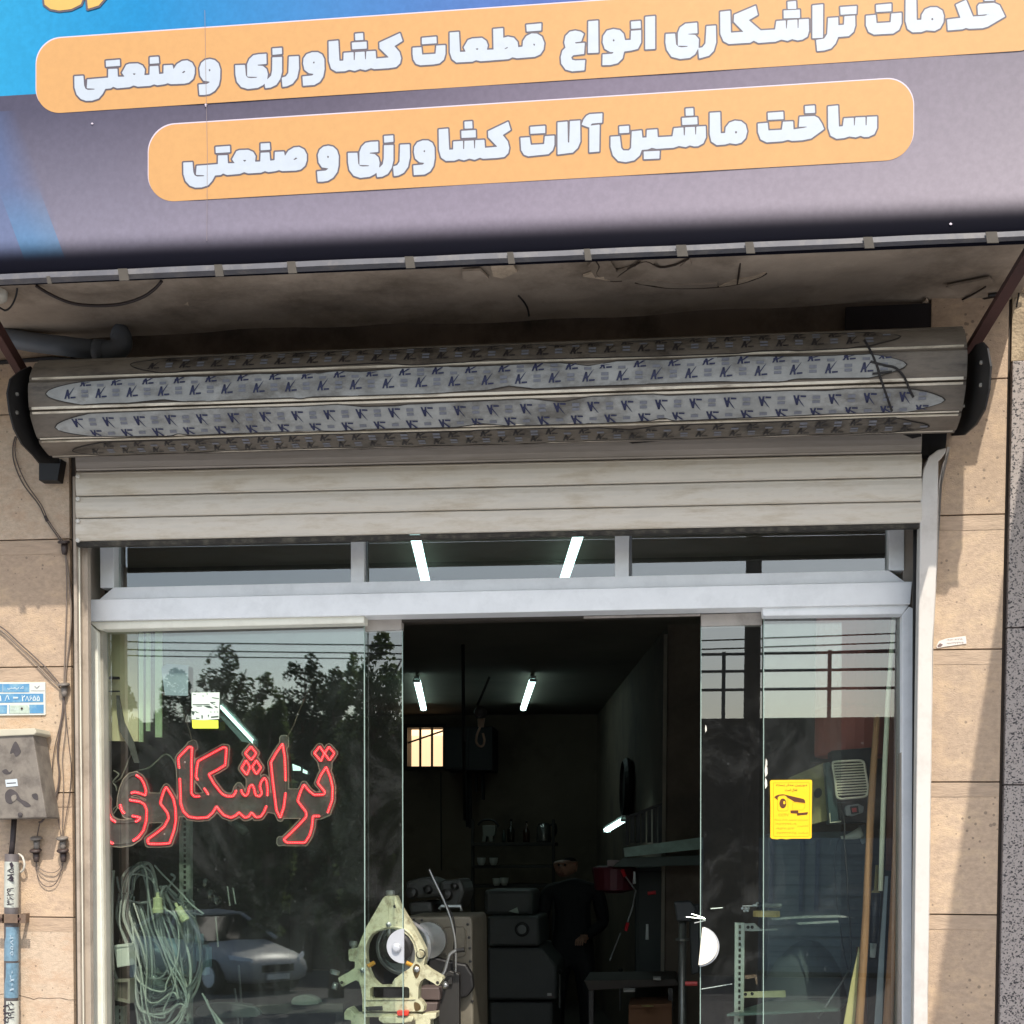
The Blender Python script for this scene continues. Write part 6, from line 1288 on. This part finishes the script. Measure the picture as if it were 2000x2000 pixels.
for x, y, w, h_, m, lab in ((595,1955,48,14,M('pale_cloth', (130,136,128), .8, var=.2, scale=15),'folded pale cloth on the bench near the cream frame'), (445,1975,110,22,M('sheet_tin', (112,116,114), .4, .3, var=.25, scale=6),'curved dusty tin sheet on the bench corner')):
    q = cr([(x-w/2,y+h_/2,0),(x-w/2+3,y-h_/2,0),(x,y-h_/2-4,0),(x+w/2-4,y-h_/2+3,0),(x+w/2,y+h_/2,0)], 4, True); tag(G().slab([(p.x, p.y) for p in q], 1.22, .08).make('bench_item', m, None, bev=.003), lab, 'workshop item')
# ================================================================== DEEPER IN THE ROOM
tubeM = M('lamp_tube', (214,255,250), .3, emit=(214,250,246), estr=3.4); lampW = M('lamp_housing', (196,206,200), .5)
def lamp(a, b, w, lab, hs=1.):
    a = Vector(a); b = Vector(b); d = (b-a).normalized(); s = d.cross(Vector((0, 0, 1))).normalized()*w/2; u = s.cross(d).normalized()*w*.35
    t = thing('strip_lamp', lab, 'lamp', a, 'lit strip lamps')
    g = G(); k = []; n = 8
    for p in (a, b):
        for i in range(n): an = math.pi*i/(n-1); g.v.append(tuple(p+s*math.cos(an)*1.-Vector((0, 0, 1))*w*.45*math.sin(an)))
    for i in range(n-1): g.f.append((i, i+1, n+i+1, n+i))
    g.f += [tuple(range(n)), tuple(range(n, 2*n)), (0, n-1, 2*n-1, n)]
    g.make('tube', tubeM, t); up = Vector((0, 0, w*.35))
    G().prism([a-s*.7+up*.1-d*.02, a+s*.7+up*.1-d*.02, b+s*.7+up*.1+d*.02, b-s*.7+up*.1+d*.02], up).make('housing', lampW, t)
    for p in (a, b):
        e_ = d*.015*(1 if p is b else -1); G().prism([p-s, p+s, p+s-up*1.2, p-s-up*1.2], e_).make('end_cap', lampW, t)
ZL = CE-.05
a = UZ(831, 1135, ZL); b = UZ(811, 1048, ZL); lamp(a, a+(b-a)*1.15, .05, 'left one of the two lit strip lamps seen through the middle transom pane')
a = UZ(1102, 1130, ZL); b = UZ(1129, 1047, ZL); lamp(a, a+(b-a)*1.15, .05, 'right one of the two lit strip lamps seen through the middle transom pane')
lamp(UZ(814, 1327, ZL), UZ(827, 1383, ZL), .06, 'left lit strip lamp deep in the room above the barred window'); lamp(UZ(1041, 1326, ZL), UZ(1022, 1383, ZL), .06, 'right lit strip lamp deep in the room near the chain hoist')
def lamp2(p, q, w, lab): lamp(p, q, w, lab)
lamp2(U(434, 1378, 1.6), U(497, 1446, 1.6), .055, 'lit strip lamp slanting down behind the pale leaflet in the left pane')
tag(G().prism([U(425, 1395, 1.7), U(440, 1402, 1.7), U(490, 1452, 1.7), U(472, 1448, 1.7)], (0, .1, .02)).make('lamp_shade_panel', M('shade_grey', (150,156,150), .5), None), 'long grey reflector under the slanting lamp in the left pane', 'reflector')
lamp2(U(1186, 1619, 5.0), U(1219, 1599, 4.6), .055, 'small lit strip lamp on the right wall above the dark shelf')
# fixture with two small lit windows behind the red letters
lp2 = thing('instrument_display', 'small dark instrument with two lit white panels behind the red letters', 'instrument', U(590, 1500, 1.5)); G().slab([(568,1488),(604,1502),(606,1520),(590,1560),(572,1556)], 1.55, .08).make('body', M('instr_dark', (44,46,44), .6), lp2, bev=.004)
whE = M('display_lit', (230,255,250), .3, emit=(226,255,248), estr=1.3)
G().slab([(571,1492),(587,1498),(587,1505),(572,1505)], 1.545, .01).make('lit_panel', whE, lp2); G().slab([(592,1502),(600,1506),(600,1512),(591,1509)], 1.545, .01).make('lit_panel', whE, lp2)
hm_ = tag(G().rod([U(446, 1604, 1.2), U(462, 1612, 1.2), U(474, 1620, 1.2), U(480, 1627, 1.2)], [.01, .016, .022, .018], 12).make('desk_lamp', M('lamp_head_grey', (112,112,104), .5), None, smooth=True), 'drooping grey lamp head under the red letters', 'lamp')
# ceiling cable, hoist hook
tag(G().rod([U(904, 1238, 4.6), U(905, 1400, 4.6), U(906, 1445, 4.6), U(908, 1600, 6)], .014, 6).make('hanging_conduit', black), 'thin dark conduit hanging straight down in the middle of the doorway', 'conduit')
hk = thing('chain_hoist', 'chain hoist with a pale open hook hanging from the dark ceiling', 'hoist', U(938, 1420, 5.0))
HYy = 5.0
G().rod([U(956, 1322, HYy), U(940, 1360, HYy), U(932, 1378, HYy)], .01, 6).make('chain', M('chain_dark', (40,38,36), .6), hk)
G().lathe(U(938, 1392, HYy), [(.02, -.06), (.045, -.05), (.05, 0), (.045, .05), (.02, .06)], (.2, -1, 0), 16).make('pulley_block', M('pulley_dark', (52,46,42), .5), hk)
hkm = M('hook_steel', (190,160,136), .4, .3)
G().rod([U(940, 1402, HYy), U(939, 1420, HYy)], [.03, .022], 10).make('hook_shank', hkm, hk, smooth=True)
G().rod(cr([U(938, 1420, HYy), U(932, 1434, HYy), U(930, 1448, HYy), U(936, 1457, HYy), U(943, 1456, HYy), U(946, 1446, HYy), U(943, 1432, HYy)], 4), .009, 8).make('hook', hkm, hk, smooth=True)
wc = thing('wall_cupboard', 'dark wall cupboard beside the barred window on the back wall', 'cupboard', U(920, 1460, 9.2)); G().slab([(866,1420),(962,1418),(962,1505),(868,1505)], 8.9, .45).make('body', M('cupboard_dark', (26,24,24), .7), wc, bev=.01); G().slab([(870,1424),(914,1423),(914,1500),(871,1501)], 8.88, .02).make('door', M('cupboard_door', (30,28,28), .7), wc)
for x, y0, y1, lab in ((912,1508,1615,'left drop of the pair of dark pipes under the wall cupboard'), (918,1508,1618,'right drop of the pair of dark pipes under the wall cupboard'), (930,1508,1546,'short bar hanging left under the cupboard'), (943,1508,1562,'longer bar hanging right under the cupboard'), (861,1508,1700,'long thin cable down the back wall below the barred window')): tag(G().rod([U(x, y0, 9.1), U(x+1, y1, 9.1)], .02 if y1 != 1700 else .008, 6).make('hanging_pipe', black), lab, 'pipe', 'thin dark pipes on the back wall')
# shelf with bottles, kettle, lamp-like press
sf = thing('back_shelf', 'dark two tier shelf on the back wall behind the machine cabinet', 'shelf', U(1000, 1680, 8.6)); shM = M('shelf_dark', (50,46,42), .7, var=.2)
for y in (1646, 1690, 1728): G().slab([(920,y),(1082,y-1),(1082,y+5),(920,y+6)], 8.4, .5).make('shelf_board', shM, sf)
for x in (920, 1078): G().slab([(x,1600),(x+5,1600),(x+5,2000),(x,2000)], 8.42, .06).make('upright', shM, sf)
def bottle(x, y, h, lab, m): 
    t = thing('bottle', lab, 'bottle', U(x, y, 8.55), 'bottles on the back shelf'); k = (8.55+5)/F_PX*h
    G().lathe(U(x, y, 8.55), [(k*.15, 0), (k*.16, .02), (k*.16, k*.52), (k*.05, k*.7), (k*.045, k*.95)], (0, 0, 1), 12).make('glass', m, t, smooth=True); G().lathe(U(x, y, 8.55), [(k*.055, k*.95), (k*.055, k)], (0, 0, 1), 8).make('cap', black, t)
bd_ = M('bottle_dark', (34,30,24), .15)
bottle(998, 1645, 46, 'taller dark bottle at the middle of the top shelf', bd_); bottle(1028, 1645, 42, 'slimmer dark bottle left of the kettle', M('bottle_brown', (50,28,20), .15)); bottle(984, 1645, 26, 'squat jar left of the tall bottle', M('jar_green', (44,56,52), .3))
kt = thing('kettle', 'steel electric kettle at the right end of the top shelf', 'kettle', U(1062, 1645, 8.5)); kM = M('kettle_steel', (150,150,148), .2, .9)
G().lathe(U(1062, 1645, 8.5), [(.075, 0), (.078, .02), (.07, .15), (.055, .19), (.01, .2)], (0, 0, 1), 20).make('body', kM, kt, smooth=True); cable('handle', [(1074,1612),(1084,1610),(1086,1625),(1078,1640)], 8.5, .012, black, kt)
lt = thing('bench_press', 'pale small press with a curved handle on the top shelf', 'press', U(952, 1645, 8.5)); pM = M('press_pale', (120,120,112), .5)
G().slab([(942,1612),(968,1612),(966,1632),(962,1634),(963,1644),(956,1644),(954,1634),(950,1634),(948,1644),(941,1644),(943,1632)], 8.45, .12).make('body', pM, lt, bev=.006); cable('handle', [(934,1612),(940,1604),(952,1601),(966,1604),(974,1614)], 8.45, .012, black, lt)
for x, y, lab in ((940,1684,'left white cup on the middle shelf'), (964,1684,'right white cup on the middle shelf'), (970,1724,'narrow white pot on the lowest shelf'), (985,1723,'wide white bowl on the lowest shelf')): tag(G().lathe(U(x, y+6, 8.35), [(.025, 0), (.04, .03), (.045, .075), (.04, .076), (.02, .02)], (0, 0, 1), 14).make('cup', M('cup_white', (190,190,184), .3)), lab, 'cup', 'white crockery on the back shelf')
# grey machine cabinet with round dial
mcab = thing('machine_cabinet', 'grey milling machine cabinet with a round dial in the middle of the room', 'machine', U(1010, 1900, 5.0)); gm2 = M('cabinet_machine_grey', (76,77,75), .5, var=.15, scale=5)
G().slab([(952,1790),(1052,1790),(1054,1848),(952,1848)], 4.8, .8).make('upper_body', gm2, mcab, bev=.02); G().slab([(952,1851),(1056,1851),(1088,1886),(1088,1953),(952,1953)], 4.8, .9).make('middle_body', gm2, mcab, bev=.02); G().slab([(955,1957),(1080,1957),(1080,2330),(955,2330)], 4.85, .9).make('lower_body', gm2, mcab, bev=.02); G().slab([(945,1738),(1040,1738),(1040,1788),(945,1788)], 5.0, .6).make('head', gm2, mcab, bev=.03)
dcc = U(1020, 1815, 4.79); G().lathe(dcc, [(.055, 0), (.055, .01), (.045, .012), (.04, .03), (.02, .032)], (0, -1, 0), 24).make('dial', black, mcab); G().lathe(dcc+Vector((0, -.03, 0)), [(.034, 0), (.034, .006), (.02, .008)], (0, -1, 0), 20).make('dial_ring', M('dial_grey', (120,122,120), .4), mcab)
G().slab([(1069,1940),(1077,1940),(1077,1945),(1069,1945)], 4.79, .01).make('latch', steel, mcab); G().slab([(993,1780),(1010,1772),(1013,1784)], 4.9, .01).make('paper_scrap', M('scrap_paper', (0,0,0)), mcab)
for x, y0, y1, lab in ((1094,1898,1968,'thin rod lever with ball end right of the grey machine cabinet'), (1212,1895,1975,'thin upright lever with bright top by the low bench')):
    t = thing('lever', lab, 'lever', U(x, y1, 4.6), 'thin levers in the room'); G().rod([U(x, y0, 4.6), U(x-1, y1, 4.6)], .007, 6).make('rod', steel, t); G().lathe(U(x, y0, 4.6), [(.004, -.02), (.02, 0), (.004, .02)], (0, 0, 1), 10).make('ball', dsteel, t)
# right wall: clock, shelf, bench, press column, red bucket
ck = thing('wall_clock', 'round dark framed clock seen edge-on on the right wall', 'clock', U(1242, 1540, 5.2)); n_ = (Vector((pb.x, 3.9, 0))-Vector((pa.x, 9.4, 0))).normalized(); nrm = Vector((-n_.y, n_.x, 0)); nrm = nrm if nrm.x < 0 else -nrm
cp_ = Vector((pa.x, 9.4, 0)).lerp(Vector((pb.x, 3.9, 0)), .62); zc_ = CAM.z+(1671-1540)/F_PX*(cp_.y+5); cc = Vector((cp_.x, cp_.y, zc_))+nrm*.02
G().lathe(cc, [(.24, 0), (.25, .03), (.22, .06), (.215, .035)], nrm, 28).make('rim', black, ck); G().lathe(cc, [(.215, .02), (.214, .025), (.01, .026)], nrm, 28).make('dial', M('clock_dial', (120,120,112), .6), ck)
ws = thing('wall_shelf', 'dark green wall shelf with torn plastic along its lip on the right wall', 'shelf', U(1280, 1650, 4.3)); wsM = M('shelf_green', (58,70,62), .6, var=.2)
G().slab([(1216,1676),(1372,1670),(1372,1690),(1196,1694)], 3.6, .5).make('shelf_board', wsM, ws, bev=.004); G().slab([(1218,1656),(1372,1635),(1372,1658),(1220,1674)], 3.55, .03).make('plastic_lip', M('plastic_lip', (112,140,124), .3, var=.35, scale=12), ws)
G().slab([(1186,1680),(1240,1680),(1240,1692),(1186,1692)], 3.7, .3).make('shelf_end', M('shelf_pinkish', (120,104,102), .6), ws)
rkk = thing('board_rack', 'dark framed rack of upright boards on the shelf of the right wall', 'rack', U(1260, 1610, 4.2)); G().slab([(1222,1592),(1228,1594),(1228,1650),(1222,1652)], 3.9, .05).make('frame_post', black, rkk)
g = G(); g.slab([(1228,1592),(1296,1566),(1296,1572),(1228,1598)], 3.9, .03); g.make('frame_rail', black, rkk)
for k in range(6): G().slab([(1231+k*11,1594-k*4.4),(1239+k*11,1591-k*4.4),(1239+k*11,1645),(1231+k*11,1647)], 3.93, .02).make('board', M('rack_board', (52,54,52), .6, var=.3), rkk)
bk = tag(G().lathe(U(1200, 1738, 3.9), [(.05, -.02), (.13, .0), (.15, .14), (.145, .15), (.1, .16)], (0, 0, 1), 20).make('red_bucket', M('bucket_red', (84,22,34), .5)), 'dark red bucket under the wall shelf', 'bucket')
lo = thing('loppers', 'thin rod tool with red grips hanging under the wall shelf', 'tool', U(1230, 1760, 3.7)); rg = M('grip_red', (190,34,44), .4)
G().rod([U(1222, 1712, 3.7), U(1242, 1740, 3.7), U(1236, 1770, 3.7), U(1226, 1800, 3.7)], .006, 6).make('arm', steel, lo); G().rod([U(1215, 1698, 3.7), U(1221, 1712, 3.7)], .012, 8).make('grip', rg, lo); G().rod([U(1226, 1802, 3.7), U(1222, 1818, 3.7)], .012, 8).make('grip', rg, lo); G().rod([U(1265, 1745, 3.7), U(1281, 1743, 3.7)], .012, 8).make('grip', rg, lo)
G().rod([U(1212, 1822, 3.7), U(1191, 1876, 3.7)], .005, 6).make('arm', steel, lo)
for x, y0, y1, lab in ((1239,1702,1726,'short white tool handle hanging under the wall shelf'), (1264,1805,1835,'white handled tool hanging below the red grips')): tag(G().rod([U(x, y0, 3.7), U(x, y1, 3.7)], [.008, .011], 8).make('hanging_tool', M('tool_white', (196,200,196), .4)), lab, 'tool', 'white handled tools under the shelf')
gp = thing('green_locker', 'dark green locker under the wall shelf', 'locker', U(1300, 1850, 3.8)); G().slab([(1240,1694),(1345,1692),(1345,2250),(1240,2250)], 4.1, .5).make('body', M('locker_green', (36,44,38), .6, var=.2), gp, bev=.01); G().slab([(1246,1702),(1292,1702),(1292,2200),(1246,2200)], 4.09, .02).make('door', M('locker_green', (0,0,0)), gp, bev=.004)
pc = thing('drill_press', 'bench drill press column with round collar near the right sliding pane', 'machine', U(1333, 1950, 1.8)); cM = M('column_steel', (104,104,98), .35, .6, var=.2, scale=10)
G().rod([U(1333, 1770, 1.8), U(1332, 2300, 1.8)], .02, 16).make('column', cM, pc, smooth=True); G().lathe(U(1333, 1835, 1.8), [(.02, -.008), (.034, -.006), (.034, .006), (.02, .008)], (0, 0, 1), 16).make('collar', cM, pc); G().slab([(1316,1762),(1350,1760),(1362,1775),(1350,1800),(1322,1800)], 1.75, .12).make('head', M('press_dark', (40,42,42), .5), pc, bev=.01)
G().slab([(1345,1768),(1366,1766),(1366,1900),(1350,1905)], 1.9, .1).make('back_column', M('press_dark', (0,0,0)), pc, bev=.006); G().rod([U(1338, 1921, 1.7), U(1362, 1921, 1.7)], .012, 8).make('red_handle', M('handle_red', (180,64,60), .5), pc)
lb = thing('low_bench', 'low dark bench with loose parts in the right half of the doorway', 'workbench', U(1230, 1960, 3.4)); G().slab([(1140,1915),(1320,1912),(1330,1925),(1150,1935)], 3.3, .6).make('bench_top', M('bench_brown', (62,54,46), .7, var=.2), lb, bev=.006)
for x in (1150, 1305): G().slab([(x,1930),(x+9,1930),(x+9,2240),(x,2240)], 3.35, .06).make('leg', dsteel, lb)
for a, b_, m, lab in (((1218,1934),(1240,1934),'polished_steel','bright short rod lying on the low bench'), ((1276,1911),(1291,1911),'polished_steel','small bright rectangular bar on the bench edge')): tag(G().rod([U(*a, 3.25), U(*b_, 3.25)], .014, 6).make('bench_part', M(m, (0,0,0))), lab, 'metal part')
ob = thing('cardboard_box', 'brown cardboard box under the low bench', 'box', U(1270, 1985, 3.3)); G().slab([(1228,1968),(1312,1966),(1314,2090),(1226,2090)], 3.2, .4).make('box', M('card_brown', (120,82,54), .8), ob, bev=.003); G().slab([(1228,1963),(1312,1960),(1312,1967),(1228,1969)], 3.18, .44).make('lid', M('card_brown', (0,0,0)), ob)
tag(G().lathe(U(1265, 1966, 3.1), [(.01, 0), (.04, .004), (.01, .008)], (0, 0, 1), 10).make('wood_shaving', M('shaving', (196,180,110), .6)), 'curl of yellow shaving on the cardboard box', 'shaving')
# ================================================================== MAN AT THE MACHINE
mn = thing('person', 'man in dark work clothes standing behind the machines, head bowed to the left', 'person', U(1118, 2000, 5.6))
Yp = 5.6
def skin(name, J, E, mat, lev=2):
    me = bpy.data.meshes.new(name); me.from_pydata([tuple(j[0]) for j in J], E, []); o = link(name, me, mat, mn)
    o.modifiers.new('skin', 'SKIN'); 
    if not me.skin_vertices: bm = bmesh.new(); bm.from_mesh(me); bm.verts.layers.skin.verify(); bm.to_mesh(me); bm.free()
    for i, j in enumerate(J): r_ = j[1]; me.skin_vertices[0].data[i].radius = (r_, r_ if len(j) < 3 else j[2])
    me.skin_vertices[0].data[0].use_root = True
    s = o.modifiers.new('sub', 'SUBSURF'); s.levels = lev; s.render_levels = lev; return o
B0 = U(1118, 1830, Yp); sc_ = 1.0; bx, by = B0.x, B0.y; zt = U(1092, 1668, Yp).z   # top of the head
def J(x, y, z, r, r2=None): return (Vector((bx+x, by+y, zt-1.70+z)), r, r2 if r2 else r)
cloth = M('work_clothes', (24,23,26), .8, var=.2, scale=10)
body = [J(0,0,.93,.15,.12), J(0,0,1.12,.16,.12), J(0,-.02,1.30,.19,.12), J(0,-.02,1.42,.15,.1), J(-.02,-.04,1.49,.06), J(.20,0,1.40,.07), J(.25,.0,1.15,.052), J(.12,-.2,1.06,.042), J(-.20,-.02,1.40,.07), J(-.25,-.06,1.15,.052), J(-.26,-.28,1.08,.042),
        J(.1,0,.85,.1), J(.12,.0,.48,.068), J(.12,.03,.09,.05), J(.12,-.1,.05,.045), J(-.1,0,.85,.1), J(-.12,-.01,.48,.068), J(-.12,.03,.09,.05), J(-.12,-.1,.05,.045)]
skin('clothed_body', body, [(0,1),(1,2),(2,3),(3,4),(3,5),(5,6),(6,7),(3,8),(8,9),(9,10),(0,11),(11,12),(12,13),(13,14),(0,15),(15,16),(16,17),(17,18)], cloth)
skinM = M('skin_tone', (150,112,92), .5, var=.06)
skin('head', [J(-.04,-.05,1.52,.055), J(-.055,-.075,1.60,.085,.09), J(-.06,-.08,1.66,.075,.085), J(-.075,-.135,1.575,.045), J(-.08,-.175,1.60,.014), J(.02,-.07,1.60,.016), J(-.14,-.06,1.6,.016)], [(0,1),(1,2),(1,3),(3,4),(1,5),(1,6)], skinM)
skin('hair', [J(-.035,-.03,1.60,.078,.082), J(-.05,-.055,1.665,.084,.09)], [(0,1)], M('hair_black', (16,13,13), .95, spec=.1))
G().lathe(J(-.10,-.155,1.615,0)[0], [(.006, 0), (.009, .005), (.003, .01)], (0,-1,0), 8).make('eye', M('eye_dark', (14,12,12), .2), mn); G().lathe(J(-.05,-.158,1.615,0)[0], [(.006, 0), (.009, .005), (.003, .01)], (0,-1,0), 8).make('eye', M('eye_dark', (14,12,12), .2), mn)
G().rod([J(-.10,-.165,1.545,0)[0], J(-.055,-.168,1.543,0)[0]], .004, 5).make('mouth', M('lip', (110,66,58), .5), mn)
for sx, px_, py_, pz in ((1, .12, -.2, 1.06), (-1, -.26, -.28, 1.08)):
    palm = [J(px_, py_, pz, .034, .02), J(px_-.03, py_-.06, pz-.02, .036, .018)]; ed = [(0,1)]
    for k in range(4):
        i = len(palm); ox = (-.026+k*.017); L1 = (.03, .036, .034, .026)[k]
        palm += [J(px_-.04+ox, py_-.085, pz-.025, .009), J(px_-.045+ox, py_-.085-L1, pz-.045, .008), J(px_-.045+ox, py_-.085-L1*1.2, pz-.07, .007)]; ed += [(1, i), (i, i+1), (i+1, i+2)]
    i = len(palm); palm += [J(px_+.02*sx-.02, py_-.04, pz-.03, .01), J(px_+.03*sx-.03, py_-.075, pz-.05, .009)]; ed += [(0, i), (i, i+1)]
    skin('hand', palm, ed, skinM, 1)
